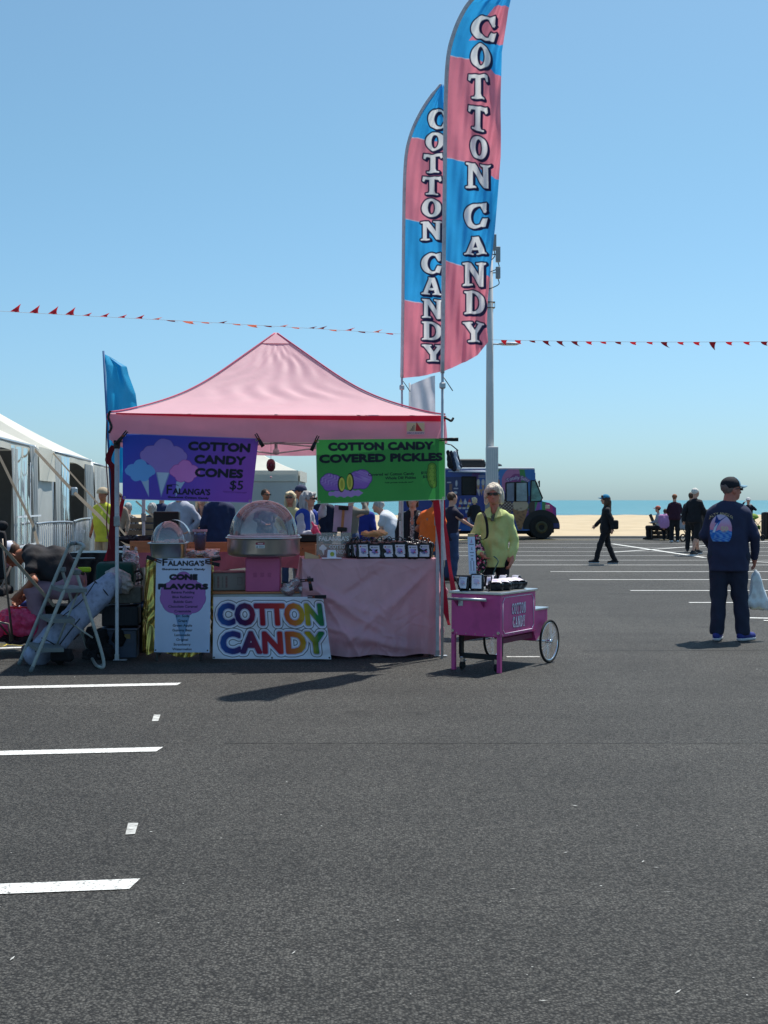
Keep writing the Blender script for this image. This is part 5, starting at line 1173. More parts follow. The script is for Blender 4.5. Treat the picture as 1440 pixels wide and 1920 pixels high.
# machine: pink base, steel bowl, clear dome
mc = P(491, 1118, 12.42); mach = empty('cotton_candy_machine', (mc.x, mc.y+.19, .641), R(2), 'cotton candy machine with pink square base, steel bowl and clear dome', 'machine')
MB().box((0, 0, .165), (.335, .335, .33), b=.008).build('base', pink_box, mach)
for k in range(3):
    g = MB()
    for q in range(5): g.box((-.075+k*.07, -.168, .145+q*.009), (.036, .004, .003))
    g.build('vent_slots', mat('vent_shadow', (150, 64, 108), .7), mach)
for sx in (-1, 1):
    for sy in (-1, 1): MB().lathe((sx*.13, sy*.13, -.012), [(.018, 0), (.018, .014)], 10).build('foot', rubber, mach)
r0 = .355
MB().lathe((0, 0, .335), [(0, 0), (.16, 0), (r0-.05, .004), (r0-.012, .018), (r0, .04), (r0+.002, .17), (r0+.008, .178), (r0+.018, .182), (r0+.018, .192), (r0-.004, .192), (r0-.012, .06), (r0-.03, .03), (.1, .024), (0, .024)], 72).build('bowl', steel, mach)
MB().lathe((0, 0, .36), [(.0, .08), (.05, .08), (.055, .05), (.05, 0)], 24).build('spinner_head', steel, mach)
rg = MB(); rr = random.Random(8)
for i in range(60):
    a = i/60*6.283; q = .30+.01*math.sin(i*2.3); rg.tube([(q*math.cos(a), q*math.sin(a), .40+.05*rr.random()), ((q-.03)*math.cos(a+.09), (q-.03)*math.sin(a+.09), .47+.06*rr.random())], .009, 5)
tag(rg.build('sugar_net', mat('sugar_crust', (66, 52, 60), .8, var=.4, vscale=30), mach), kind='stuff')
dome = []
for i in range(26):
    a = math.pi/2*i/25; dome.append(((r0-.018)*math.cos(a)**.9 if i < 25 else 0.0, .53+.36*math.sin(a)))
MB().lathe((0, 0, 0), dome, 72).build('dome', clear_film('clear_acrylic', (244, 240, 244), haze=.13, gloss=.16, rough=.06), mach)
MB().lathe((0, 0, 0), [(r0-.004, .525), (r0+.004, .532), (r0+.004, .545), (r0-.010, .552), (r0-.016, .545)], 72).build('dome_rim', clear_film('pinkish_rim', (240, 200, 208), haze=.7), mach)
pk = []
for i in range(30):
    a = R(12+66*i/29); pk.append(((r0-.019)*math.cos(a)**.9, 0, .53+.36*math.sin(a)))
lb = Canvas(.085, .055, .0028, (206, 208, 210)); lb.rect(.0, .032, .085, .055, (150, 30, 50)); lb.rect(.02, .040, .07, .046, (236, 220, 220)); lb.rect(.03, .008, .078, .012, (60, 60, 60)); lb.rect(.03, .018, .078, .022, (60, 60, 60)); lb.poly([(.005, .006), (.022, .006), (.0135, .024)], (40, 40, 40))
lb.sheet('warning_label', lambda U, V: np.stack([(r0+.004)*np.sin((U-.055)/r0), -(r0+.004)*np.cos((U-.055)/r0), .385+.045+V], -1), print_paper, mach)
# tall side table wrapped in gold foil, with the flavour banner
ga0, ga1 = tcoord(277, 12.15), tcoord(392, 12.2)
table(ga0+.02, ga1-.02, -.02, .52, .955, 'narrow tall table under the gold foil cloth')
gold = mat('gold_foil', (196, 172, 92), .22, metal=.85, var=.15, vscale=9, bump=.35, bscale=6)
def foil(s, t): return .03*abs(math.sin(s*9+2*math.sin(t*5)))*t+.012*math.sin(t*9+7*s+2*math.sin(s*23))*math.sin(s*31+t*4)+.006*math.sin(t*26+s*33+3*math.sin(t*11))
drape('foil_tablecloth', ga0, ga1, -.02, .52, .96, lambda s: .06+.03*math.sin(s*8), lambda s: .07+.04*math.sin(s*9), gold, 'shiny gold foil cloth wrapped round the narrow tall table', 9, .014, front_fn=foil)
W, H = .535, .905
c = Canvas(W, H, .0035, (210, 226, 255))
c.text("ALANGA'S", .29, .838, .046, ink, fatten=.0032, fit=.35); c.text('F', .085, .838, .068, ink, fatten=.003, fit=.045); c.line([(.06, H-.018), (.11, H-.012), (.16, H-.014)], .003, ink)
c.text('Gourmet Cotton Candy', W/2, .796, .016, ink, fatten=.0025, fit=.42)
d = c.blob([(W/2, .60, .155), (W/2-.12, .58, .095), (W/2+.12, .58, .095), (W/2-.09, .49, .11), (W/2+.09, .49, .11), (W/2, .70, .075), (W/2, .46, .12), (W/2-.13, .52, .09), (W/2+.13, .52, .09)])
d = np.maximum(d, .36-c.V+.008*np.sin(c.U*50)); c.sd(d-.004, (120, 60, 150)); c.sd(d, (176, 116, 196))
c.poly([(W/2-.072, .362), (W/2+.072, .362), (W/2, .085)], (120, 158, 206)); c.poly([(W/2-.055, .358), (W/2+.055, .358), (W/2, .11)], (140, 176, 216))
c.text('CONE', W/2, .705, .046, ink, fatten=.007, fit=.265); c.text('FLAVORS', W/2, .613, .046, ink, fatten=.007, fit=.475)
for i, t_ in enumerate(('Banana Pudding', 'Blue Razberry', 'Bubble Gum', 'Chocolate Caramel', 'Creamsicle', 'Dr. Soda', 'Grape', 'Green Apple', 'Gummy Bear', 'Lemonade', 'Original', 'Strawberry', 'Watermelon')):
    c.text(t_, W/2, .570-i*.0458, .0225, (24, 30, 60), fatten=.0016, sx=1.12)
c.ell(.012, .02, .008, .008, (30, 30, 40)); c.ell(W-.02, .02, .008, .008, (30, 30, 40))
f = banner_surf(P(289, 1223, 12.02), P(393, 1223.5, 12.06), P(396, 1047, 12.08), P(293, 1047, 12.04), W, H, .005, 5)
tag(c.sheet('hanging_banner', f, print_cloth), "pale blue banner listing cone flavors under FALANGA'S, on the tall gold table", 'banner')
clamp(P(292, 1050, 12.0), R(200), 'black clamp at the left top corner of the cone flavors banner', .09); clamp(P(396, 1050, 12.04), R(-10), 'black clamp at the right top corner of the cone flavors banner', .09); clamp(P(396, 1056, 12.03), R(12), 'lower black clamp at the right top corner of the cone flavors banner', .08)
clamp(P(588, 1119, 12.15), R(0), 'black clamp holding the right top corner of the rainbow banner', .12); clamp(P(574, 1088, 12.2), R(-4), 'upper black clamp on the left edge of the pink tablecloth', .07); clamp(P(581, 1092, 12.2), R(80), 'lower black clamp on the left edge of the pink tablecloth', .08)
# roll-top serving pan with curved lid
sp = P(316, 1046, 12.35); pan = empty('chafing_dish', (sp.x, sp.y, .975), R(4), 'steel serving pan with clear roll-top lid full of candy', 'dish')
pp = MB(); prof = [(-.5, 0), (-.5, 1)]
rc = [(.155, .10), (.165, .105), (.172, .15)]
def rrect(w_, d_, r, z, n=5):
    out = []
    for cx_, cy_, a0 in ((w_/2-r, d_/2-r, 0), (-w_/2+r, d_/2-r, 90), (-w_/2+r, -d_/2+r, 180), (w_/2-r, -d_/2+r, 270)):
        for i in range(n+1): a = R(a0+90*i/n); out.append((cx_+r*math.cos(a), cy_+r*math.sin(a), z))
    return out
def loft(rings, m, name, parent, smooth=True, cap0=True, cap1=False):
    n_ = len(rings[0]); o = MB(); vs = [v for g in rings for v in g]; fs = []
    for i in range(len(rings)-1):
        for k in range(n_): fs.append((i*n_+k, i*n_+(k+1) % n_, (i+1)*n_+(k+1) % n_, (i+1)*n_+k))
    if cap0: fs.append(tuple(range(n_)))
    if cap1: fs.append(tuple((len(rings)-1)*n_+k for k in range(n_)))
    return o.add(vs, fs, smooth).build(name, m, parent)
loft([rrect(.30, .30, .05, .0), rrect(.31, .31, .05, .01), rrect(.335, .34, .05, .135), rrect(.375, .37, .05, .14), rrect(.375, .37, .05, .150), rrect(.325, .33, .05, .150)], steel, 'pan', pan, cap0=True)
rt = []
for i in range(25):
    a = R(180*i/24); rt.append((.165*math.cos(a), .205*math.sin(a)))
vs = []; fs = []
for s_ in range(9):
    y_ = -.19*math.cos(math.pi/2*s_/8)
    k_ = math.sqrt(max(0, 1-((y_+.0)/.19)**2)) if y_ < 0 else 1
    for x_, z_ in rt: vs.append((x_*max(k_, .02), y_, .15+z_*k_))
for s_ in range(8):
    for i in range(24): fs.append((s_*25+i, s_*25+i+1, (s_+1)*25+i+1, (s_+1)*25+i))
MB().add(vs, fs, True).build('clear_lid', clear_film('clear_lid_acrylic', (240, 236, 240), haze=.2, gloss=.3, rough=.08), pan)
vs = []; fs = []
for s_ in range(7):
    y_ = .17*s_/6
    for x_, z_ in rt: vs.append((x_*1.0+.045, y_+.02, .15+z_*1.05))
for s_ in range(6):
    for i in range(24): fs.append((s_*25+i, s_*25+i+1, (s_+1)*25+i+1, (s_+1)*25+i))
MB().add(vs, fs, True).build('steel_lid', steel, pan)
cf = Field(); rr = random.Random(4)
for i in range(16): cf.ell(((rr.random()-.5)*.24, (rr.random()-.5)*.2, .135+rr.random()*.03), (.035, .03, .02), .01)
cf.build('candy_pieces', mat('mixed_candy', (226, 120, 116), .5, var=.5, vscale=14), pan, .010)
# bucket, plastic bags on the tables
tp = P(375, 1031, 12.75); tb = empty('plastic_tub', (tp.x, tp.y, Z(1031, 12.75)), 0, 'tall clear tub with blue sugar inside, next to the serving pan', 'tub')
MB().lathe((0, 0, 0), [(0, 0), (.052, 0), (.068, .19)], 24).build('wall', clear_film('tub_plastic', (236, 226, 234), haze=.12), tb)
MB().lathe((0, 0, .004), [(0, 0), (.050, 0), (.063, .15), (0, .165)], 24).build('blue_sugar', mat('blue_sugar', (44, 104, 176), .8, var=.15, vscale=20), tb)
MB().lathe((0, 0, .18), [(.070, 0), (.073, .004), (.073, .024), (.068, .024)], 24).build('rim', mat('tub_rim', (214, 170, 184), .5), tb)
tag(MB().box((0, 0, -.012), (.36, .5, .024), b=.004).build('shelf_board', wood, None, (tp.x, tp.y+.1, Z(1031, 12.75)), TA), 'wooden shelf board under the tub with blue sugar', 'board')
MB_ = MB()
def bagblob(name, px, py, Y, r, m, label, seed=1, k=14, flat=.6):
    F = Field(); q = random.Random(seed)
    for i in range(k): F.ell(((q.random()-.5)*2*r[0], (q.random()-.5)*2*r[1], (q.random()*1.2)*r[2]), (r[0]*.45, r[1]*.5, r[2]*.45), .03)
    F.fold(.008, 34, seed, (1, 1, .7)); F.fold(.004, 80, seed+1, (1, .6, 1)); p = P(px, py, Y)
    return tag(F.build(name, m, None, .0085, loc=p), label, 'bag')
clearbag = clear_film('crinkled_film', (240, 228, 232), haze=.30, gloss=.5, rough=.15)
bagblob('clear_bag', 383, 1044, 12.45, (.13, .09, .035), clearbag, 'flattened clear plastic bag beside the serving pan', 3)
bagblob('clear_bag', 556, 1112, 12.5, (.13, .10, .10), clearbag, 'clump of clear plastic bags between the machine and the pink tablecloth', 4)
bagblob('clear_bag', 244, 1100, 12.9, (.06, .05, .26), clearbag, 'long clear plastic bag hanging in the gap left of the gold table', 5)
# cartons on the low table
cp = P(424, 1113, 12.6); ct = empty('carton', (cp.x, cp.y+.1, .645), R(10), 'grey cardboard carton with dark red printed columns beside the machine', 'box')
MB().box((0, 0, .085), (.34, .26, .17), b=.003).build('carton_body', carton, ct)
c = Canvas(.32, .15, .004, (150, 146, 140))
for i, x_ in enumerate((.02, .055, .10, .135)):
    for j in range(8): c.rect(x_, .02+j*.014, x_+(.018 if i % 2 else .012), .028+j*.014, ((120, 60, 66) if i % 2 else (110, 104, 100)))
c.rect(.25, .04, .30, .12, (128, 124, 120)); c.rect(.256, .046, .294, .114, (146, 142, 136))
c.sheet('printed_side', lambda U, V: np.stack([U-.16, -.1325+0*U, V+.01], -1), print_paper, ct)
MB().box((.0, 0, .178), (.36, .28, .010), b=.002).build('lid_flap', mat('rose_card', (170, 110, 116), .8), ct)
# back counter: board rails and pink cloth
ba0, ba1 = tcoord(238, 14.0), tcoord(566, 14.2)
table(ba0, ba1, 1.55, 2.2, .96, 'long folding table along the back of the stall'); drape('tablecloth', ba0, ba1, 1.55, 2.2, .965, lambda s: .79+.02*math.sin(s*10), lambda s: .5, mat('pink_back_cloth', (206, 128, 146), .6, trans=.35, var=.06), 'short pink cloth over the long back table', 5, .008)
for (x0, x1, Yb_, z0, z1, lab) in ((244, 290, 13.75, 1037, 1014, 'orange-toned wooden board left of the serving pan'), (352, 450, 13.9, 1036, 1016, 'orange-toned wooden board behind the tub with blue sugar'), (562, 606, 13.3, 1042, 1016, 'orange-toned wooden board left of the clear FALANGA sign')):
    p0 = P(x0, z0, Yb_); p1 = P(x1, z1, Yb_+.05); bo = empty('wooden_rail', ((p0.x+p1.x)/2, Yb_, p0.z), TA, lab, 'board')
    MB().box((0, 0, (p1.z-p0.z)/2), (p1.x-p0.x, .04, p1.z-p0.z), b=.004).build('board', wood, bo)
    for sx in (-1, 1): MB().lathe((sx*((p1.x-p0.x)/2-.03), -.022, (p1.z-p0.z)/2), [(0, 0), (.006, 0), (.006, .008)], 8).build('screw', black_plastic, bo)
tag(MB().box((0, 0, .04), (.28, .2, .08), b=.01).build('black_case', black_plastic, None, P(575, 1016, 13.35), TA), 'black case on top of the wooden board left of the clear sign', 'case')
tag(MB().box((0, 0, .17), (.28, .3, .34), b=.01).build('monitor', black_plastic, None, P(313, 1016, 14.3), TA), 'black box standing on the back table behind the serving pan', 'box')
bagblob('black_bundle', 262, 1018, 14.2, (.25, .12, .05), black_cloth, 'crumpled black cloth on the left end of the back table', 6)
# post with struts seen between the tables
tag(MB().tube([P(585, 1118, 13.2), P(585, 1040, 13.2)], .012, 6).build('stand_pole', white_metal), 'thin white pole between the machine and the pink tablecloth', 'pole')
# right table top: clear sign, crate, pickle card, notice, bags of candy
zt = .963
cs_ = P(626, 1052, 12.75); sg = empty('clear_sign', (cs_.x, cs_.y, zt), TA, "clear acrylic sign lettered FALANGA'S COTTON CANDY in white", 'sign')
W, H = .345, .245
MB().box((0, .004, H/2), (W, .005, H), b=.001).build('acrylic_sheet', clear_film('sign_acrylic', (226, 224, 228), haze=.16, gloss=.2), sg)
MB().box((0, .04, .006), (W, .09, .008), b=.002).build('sign_foot', clear_film('sign_acrylic', (226, 224, 228), haze=.16, gloss=.2), sg)
def flat_text(t, x, z, size, fit, m, parent, y=-.004, name='lettering', off=.0):
    v, tr = text_tris(t, 1.0, .028); v = v*size/.70; x0, x1 = v[:, 0].min(), v[:, 0].max(); k = fit/(x1-x0)
    o = MB(); o.add([((a-(x0+x1)/2)*k+x, y, b+z) for a, b in v], [tuple(int(i) for i in q) for q in tr]); return o.build(name, m, parent)
wp_ = mat('white_vinyl_lettering', (240, 240, 240), .5)
flat_text("FALANGA'S", .0, .165, .042, .30, wp_, sg); flat_text('COTTON', .05, .088, .034, .19, wp_, sg); flat_text('CANDY', .05, .035, .034, .16, wp_, sg)
o = MB()
for (x_, z_, r_) in ((-.11, .105, .022), (-.13, .09, .018), (-.09, .09, .018), (-.11, .085, .02)): o.lathe((0, 0, 0), [(0, 0)], 3) if False else o.add([(x_+r_*math.cos(a), -.004-r_*.02, z_+r_*math.sin(a)) for a in np.linspace(0, 6.28, 15)[:-1]], [tuple(range(14))])
o.add([(-.125, -.0035, .07), (-.095, -.0035, .07), (-.10, -.0035, .02)], [(0, 1, 2)]); o.build('cone_mark', wp_, sg)
cr = empty('wooden_crate', (cs_.x+.02, cs_.y+.20, zt), TA, 'shallow wooden crate behind the clear sign', 'crate')
for z_ in (.03, .095): MB().box((0, -.1, z_), (.40, .012, .052), b=.002).build('slat', wood_pale, cr); MB().box((0, .1, z_), (.40, .012, .052), b=.002).build('slat', wood_pale, cr)
for sx in (-1, 1): MB().box((sx*.206, 0, .06), (.012, .212, .12), b=.002).build('end_board', wood_pale, cr)
MB().box((0, 0, .006), (.39, .18, .012)).build('crate_floor', wood_pale, cr)
wedge = empty('wood_block', P(585, 1049, 12.45), R(20), 'small pale wooden block on the left end of the pink table', 'block'); MB().prism([(-.07, 0, 0), (.07, 0, 0), (.07, 0, .03), (-.07, 0, .075)], (0, .02, 0)).build('wedge', wood_pale, wedge); MB().box((.075, .01, .022), (.012, .03, .045)).build('end_cap', wood, wedge)
wd2 = MB().prism([(-.12, 0, 0), (.12, 0, 0), (.12, 0, .02), (-.12, 0, .05)], (0, .03, 0)).build('wood_strip', wood_pale, None, TP(ta1-.06, .15, zt), R(60)); tag(wd2, 'pale wooden strip on the right end of the pink table', 'board')
pkk = P(622, 1048, 12.42); pc_ = empty('pickle_card', (pkk.x, pkk.y, zt), TA, 'little white card stand with a pickle slice picture', 'sign')
MB().box((0, 0, .005), (.19, .10, .010), b=.004).build('tray', mat('white_plastic', (226, 226, 236), .4), pc_)
MB().prism([(-.045, -.01, .01), (.045, -.01, .01), (.038, .01, .085), (-.038, .01, .085)], (0, .012, 0)).build('card', mat('white_plastic', (226, 226, 236), .4), pc_)
MB().add([(.004+.020*math.cos(a), -.012, .045+.022*math.sin(a)) for a in np.linspace(0, 6.28, 19)[:-1]], [tuple(range(18))]).build('pickle_slice', mat('pickle_green', (170, 178, 70), .7, var=.3, vscale=90), pc_)
nb = P(641, 1003, 12.9); no = empty('clipped_notice', (nb.x, nb.y, zt), R(4), 'lilac notice held by two black clamps on a pole above the pink table', 'notice')
pm = Matrix.Translation((0, 0, Z(997, 12.9)-zt)) @ Matrix.Rotation(R(4), 4, 'Y')
MB().box((.0, 0, .13), (.185, .004, .27), M=pm).build('paper', mat('lilac_paper', (214, 190, 214), .7, trans=.3), no)
MB().box((.0, -.008, .13), (.026, .010, .24), M=pm).build('wooden_bar', wood, no)
for z_ in (.24, .025): MB().box((0, -.014, z_), (.10, .02, .042), b=.005, M=pm).build('clamp_jaw', black_plastic, no); 
MB().tube([(0, 0, 0), (-.005, 0, Z(997, 12.9)-zt+.02)], .008, 8).build('pole', black_plastic, no)
# candy bags: black edged, white label with purple candy and red mark
def label_canvas(W, H, seed):
    q = random.Random(seed); c = Canvas(W, H, .0026, (222, 210, 222))
    c.ell(W/2, H*.52, W*.30, H*.17, (160, 130, 196)); c.ell(W/2-.012, H*.60, W*.18, H*.12, (174, 150, 208)); c.poly([(W*.38, H*.38), (W*.62, H*.38), (W*.5, H*.18)], (120, 130, 180))
    c.rect(W*.2, H*.34, W*.85, H*.40, (56, 60, 120)); c.rect(W*.3, H*.25, W*.8, H*.29, (70, 70, 130)); c.ell(W*.68, H*.42, .008, .007, (214, 50, 70))
    k = q.choice(((190, 40, 50), (40, 40, 60), (120, 30, 40))); c.rect(W*.12, H*.78, W*.28, H*.90, k); c.rect(W*.36, H*.82, W*.82, H*.86, (60, 56, 80)); 
    return c
bag_black = mat('glossy_black_bag', (20, 20, 24), .25, var=.1, bump=.3, bscale=40)
def pouch(name, w_, h_, d_):
    """upright gusseted bag with handle loop, standing at the origin"""
    root = empty(name, (0, 0, 0))
    F = Field(); F.rbox((0, 0, h_*.42), (w_*.40, d_*.25, h_*.34), .022, .02); F.cap((-w_*.36, 0, h_*.92), (w_*.36, 0, h_*.92), .012, .012, .05); F.fold(.004, 60, 2); F.build('pouch_body', bag_black, root, .0095)
    h = MB(); pts = [(-w_*.24, 0, h_*.92)]+[(w_*.24*math.sin(t), -.015+.03*math.sin(t*2), h_*.95+.05*math.cos(t)) for t in np.linspace(-1.5, 1.5, 9)]+[(w_*.24, 0, h_*.92)]
    h.tube(pts, .0055, 5).build('handle', bag_black, root)
    return root
proto = pouch('candy_bag', .115, .165, .07); first = True
places = [(659, 12.62, 20, .8), (668, 12.60, 15, .85), (681, 12.50, 4, 1), (703, 12.50, -3, 1.1), (727, 12.50, 2, 1.05), (750, 12.50, -2, 1.06), (774, 12.50, 3, 1.0), (796, 12.52, -6, 1.08)]
ordn = ['leftmost', 'second from the left', 'third from the left', 'fourth from the left', 'fourth from the right', 'third from the right', 'second from the right', 'rightmost']
for i, (px, Y, a, sc) in enumerate(places):
    o = proto if i == 0 else copy_tree(proto); o.location = (X(px, Y), Y, zt); o.rotation_euler = (R(-4), 0, R(a)); o.scale = (sc, 1, .93+.04*(i % 3))
    tag(o, ordn[i].capitalize()+' white-labelled black candy bag in the front row on the pink table', 'bag', 'candy bags in the front row on the pink table')
    lc = label_canvas(.088, .118, i); q = i*1.7
    lc.sheet('white_label', lambda U, V, q=q: np.stack([(U-.044)*(1+.08*np.sin(V*40+q)), -.0465+.004*np.sin(V*35+q)+.003*np.sin(U*50+q)+((U-.044)**2)*3.0, V+.014], -1), print_paper, o)
rr = random.Random(21)
for i in range(15):
    o = copy_tree(proto); 
    for ch in [x for x in o.children if x.name.startswith('white_label')]: bpy.data.objects.remove(ch)
    row = i // 8; px = 664+(i % 8)*18.5+rr.random()*6+row*6; Y = 12.64+row*.11+rr.random()*.03
    o.location = (X(px, Y), Y, zt); o.rotation_euler = (R(-6+rr.random()*12), R(-8+16*rr.random()), R(rr.random()*50-25)); o.scale = (.95, .9, .86+.08*row+rr.random()*.1)
    tag(o, 'black candy bag packed behind the labelled front row, handle up', 'bag', 'candy bags behind the front row on the pink table')
bagblob('tan_cloth_bag', 700, 1003, 13.6, (.11, .08, .03), mat('tan_cloth', (196, 166, 120), .8, var=.1), 'tan cloth bundle behind the candy bags', 9)

# ---- clutter at the left of the stall
gb = Field()
a, b = np.array(P(88, 1212, 11.95)), np.array(P(190, 1108, 12.25)); mid_ = (a+b)/2; o_ = a.copy()
for s_ in (-1, 1):
    sx = np.array((.09, 0, .075))*s_; gb.cap(a-o_+sx, b-o_+sx, .12, .11, .08)
gb.cap(b-o_, np.array(P(225, 1105, 12.4))-o_, .07, .05, .06)
gb.fold(.007, 11, 3, (1, 1, .7)); gb.fold(.0035, 38, 1, (1, 1, .5))
gbo = tag(gb.build('canopy_bag', mat('grey_nylon', (150, 158, 182), .6, var=.1, vscale=8, bump=.35, bscale=10, grime=((96, 96, 108), 26, .5)), None, .014, loc=Vector(o_)), 'long grey canopy carry bag with wheels leaning behind the step ladder', 'bag')
pz = curve([Vector(P(66, 1222, 11.75)-Vector(o_)), Vector(P(100, 1170, 11.78)-Vector(o_)), Vector(P(150, 1130, 11.95)-Vector(o_)), Vector(P(178, 1092, 12.1)-Vector(o_))])
MB().tube(pz, .005, 5).build('piping', black_plastic, gbo)
for pp_ in ([(150, 1160, 11.9), (130, 1185, 11.85), (108, 1215, 11.8), (96, 1238, 11.8)], [(176, 1088, 12.15), (196, 1108, 12.1), (206, 1122, 12.15)], [(78, 1196, 11.8), (98, 1206, 11.72), (118, 1222, 11.75)]):
    MB().tube(curve([Vector(P(*q_))-Vector(o_) for q_ in pp_]), .006, 5).build('piping', black_plastic, gbo)
EC = Field(); EC.rbox(np.array(P(116, 1228, 11.83))-o_, (.07, .05, .035), .02); EC.fold(.006, 40, 1); EC.build('end_cap', black_cloth, gbo, .012)
for k, (px, py) in enumerate(((112, 1238), (130, 1232))):
    w_ = MB().lathe((0, 0, 0), [(0, -.02), (.035, -.02), (.042, -.012), (.042, .012), (.035, .02), (0, .02)], 16); wo = w_.build('wheel', rubber, gbo); wo.location = Vector(P(px, py, 11.9))-Vector(o_); wo.rotation_euler = (R(90), 0, R(30))
fo = Field()
for (px, py, r_) in ((196, 1092, .06), (214, 1078, .07), (230, 1090, .075), (238, 1100, .05), (205, 1105, .05), (222, 1102, .06)):
    q = np.array(P(px, py, 12.4))-np.array(P(215, 1095, 12.4)); fo.ell(q, (r_*1.15, r_*.9, r_*1.05), .05)
fo.fold(.012, 34, 2, (1, 1, 1)); fo.fold(.006, 75, 5, (1, 1, 1)); tag(fo.build('folded_cover', mat('faded_grey_cloth', (186, 178, 176), .8, var=.15, vscale=16, bump=.5, bscale=16, grime=((106, 104, 110), 30, .6)), None, .012, loc=P(215, 1095, 12.4)), 'crumpled pale grey cloth cover heaped beside the left tent leg', 'cover')
cb = Field(); cb.rbox((0, 0, 0), (.15, .10, .07), .035); cb.rbox((.0, 0, -.1), (.15, .10, .05), .02); cb.fold(.004, 20, 4); co = tag(cb.build('folding_chair_bag', mat('bottle_green_cloth', (22, 72, 66), .8, var=.08, bump=.3), None, .014, loc=P(218, 1074, 12.72), rz=R(4)), 'dark green padded bag on top of the boxes at the left leg', 'bag')
MB().ribbon(curve([(.17, -.05, .0), (.24, -.06, .02), (.27, -.06, -.05), (.2, -.06, -.08)], 8), (0, .03, .02), .006).build('strap', black_cloth, co)
def simple_box(name, px, py, Y, d, m, label, rz=6, lid=None, cat='box'):
    p = P(px, py, Y); o = empty(name, p, R(rz), label, cat); MB().box((0, 0, d[2]/2), d, b=.008).build('box_body', m, o)
    if lid is not None: MB().box((0, 0, d[2]+.008), (d[0]+.03, d[1]+.03, .022), b=.008).build('lid', lid, o)
    return o
simple_box('storage_tote', 226, 1236, 12.6, (.34, .30, .30), mat('smoky_tote', (70, 84, 106), .35, var=.2, vscale=5), 'smoky blue plastic tote at the bottom of the stack by the left leg', lid=mat('tote_lid', (96, 104, 120), .4))
lbx = MB().box((.03, -.155, .24), (.16, .006, .045), b=.001); tag(lbx.build('tote_label', mat('manila_label', (150, 128, 84), .8), None, P(226, 1236, 12.6), R(6)), 'manila label stuck on the smoky blue tote', 'label')
ck_ = simple_box('crate', 228, 1171, 12.6, (.35, .32, .19), mat('black_crate', (36, 42, 52), .6, var=.1), 'black plastic crate in the middle of the stack by the left leg')
for q in range(7): MB().box((-.15+q*.05, -.163, .09), (.012, .008, .16)).build('rib', mat('black_crate', (36, 42, 52), .6), ck_)
bx_ = simple_box('box', 234, 1129, 12.6, (.34, .30, .16), mat('grey_fabric_box', (110, 110, 106), .9, var=.2, vscale=30), 'grey patterned fabric box on the black crate')
bagblob('black_bag', 192, 1237, 12.35, (.14, .10, .20), black_cloth, 'black cloth bag slumped on the ground left of the tent leg', 11)
bagblob('blue_bag', 263, 1138, 12.9, (.05, .05, .12), mat('blue_plastic_bag', (54, 112, 168), .4, trans=.2), 'blue and white plastic bag squeezed beside the gold table', 12)
simple_box('box', 262, 1236, 13.0, (.24, .3, .55), mat('deep_shade_box', (42, 38, 36), .9), 'dark cardboard box upright on the ground behind the gold table')
# black-covered table behind, pink box cloth
bt0 = tcoord(138, 14.6); bt1 = tcoord(262, 14.6)
table(bt0, bt1, 2.3, 2.95, .93, 'folding table under black plastic at the left rear'); drape('tablecloth', bt0, bt1, 2.3, 2.95, .935, lambda s: .25, lambda s: .3, mat('black_plastic_sheet', (20, 26, 32), .3, bump=.5, bscale=10), 'black plastic tablecloth on the table left of the tent', 7, .02)
tag(MB().box((0, 0, .002), (.20, .28, .004)).build('paper_sheet', mat('white_paper', (226, 228, 230), .7), None, P(234, 1026, 14.55), R(20)), 'white sheet of paper on the black table', 'paper')
tag(MB().box((0, 0, .11), (.30, .2, .02), b=.004).build('laptop', mat('dark_laptop', (44, 40, 40), .4), None, P(150, 1068, 13.2), R(12)), 'dark flat case lying behind the step ladder', 'case')
tag(MB().box((0, 0, 0), (.13, .05, .05), b=.01).build('lime_strap_bundle', mat('lime_webbing', (180, 214, 40), .6), None, P(158, 1068, 12.9)), 'small lime green bundle behind the step ladder', 'strap')

# ---- step ladder
ld = empty('step_ladder', ((G(35, 1247)+G(193, 1253))/2), 0, 'grey three-step folding ladder with open frame at the left of the stall', 'ladder')
A0, A1 = G(35, 1247), G(57, 1261); B0, B1 = G(165, 1233), G(193, 1253)
top0 = P(128, 1026, 12.25); top1 = P(153, 1028, 11.75)
lm = mat('ladder_enamel', (150, 156, 150), .45, var=.06, vscale=12, grime=((100, 102, 98), 20, .4)); lt_ = mat('ladder_tread', (104, 112, 112), .7, var=.1)
hoop = curve([A0, A0.lerp(top0, .5), top0.lerp(A0, .06), top0+Vector((.02, 0, .03)), (top0+top1)/2+Vector((.01, 0, .045)), top1+Vector((.02, 0, .02)), top1.lerp(A1, .06), A1.lerp(top1, .5), A1], 10)
MB().tube(hoop, .0165, 10).build('front_frame', lm, ld)
j0 = P(116, 1068, 12.2); j1 = P(143, 1073, 11.75)
MB().tube(curve([j0, B0+Vector((-.01, 0, .10)), B0+Vector((.03, -.02, .02)), B1+Vector((-.05, 0, .02)), B1+Vector((.0, 0, .10)), j1], 14), .015, 10).build('rear_frame', lm, ld)
MB().box((top0+top1)/2+Vector((.01, 0, .043)), (.05, .30, .034), b=.01).build('hand_grip', lt_, ld)
for p in (j0, j1): MB().box(p, (.075, .05, .05), b=.01).build('hinge_bracket', lt_, ld)
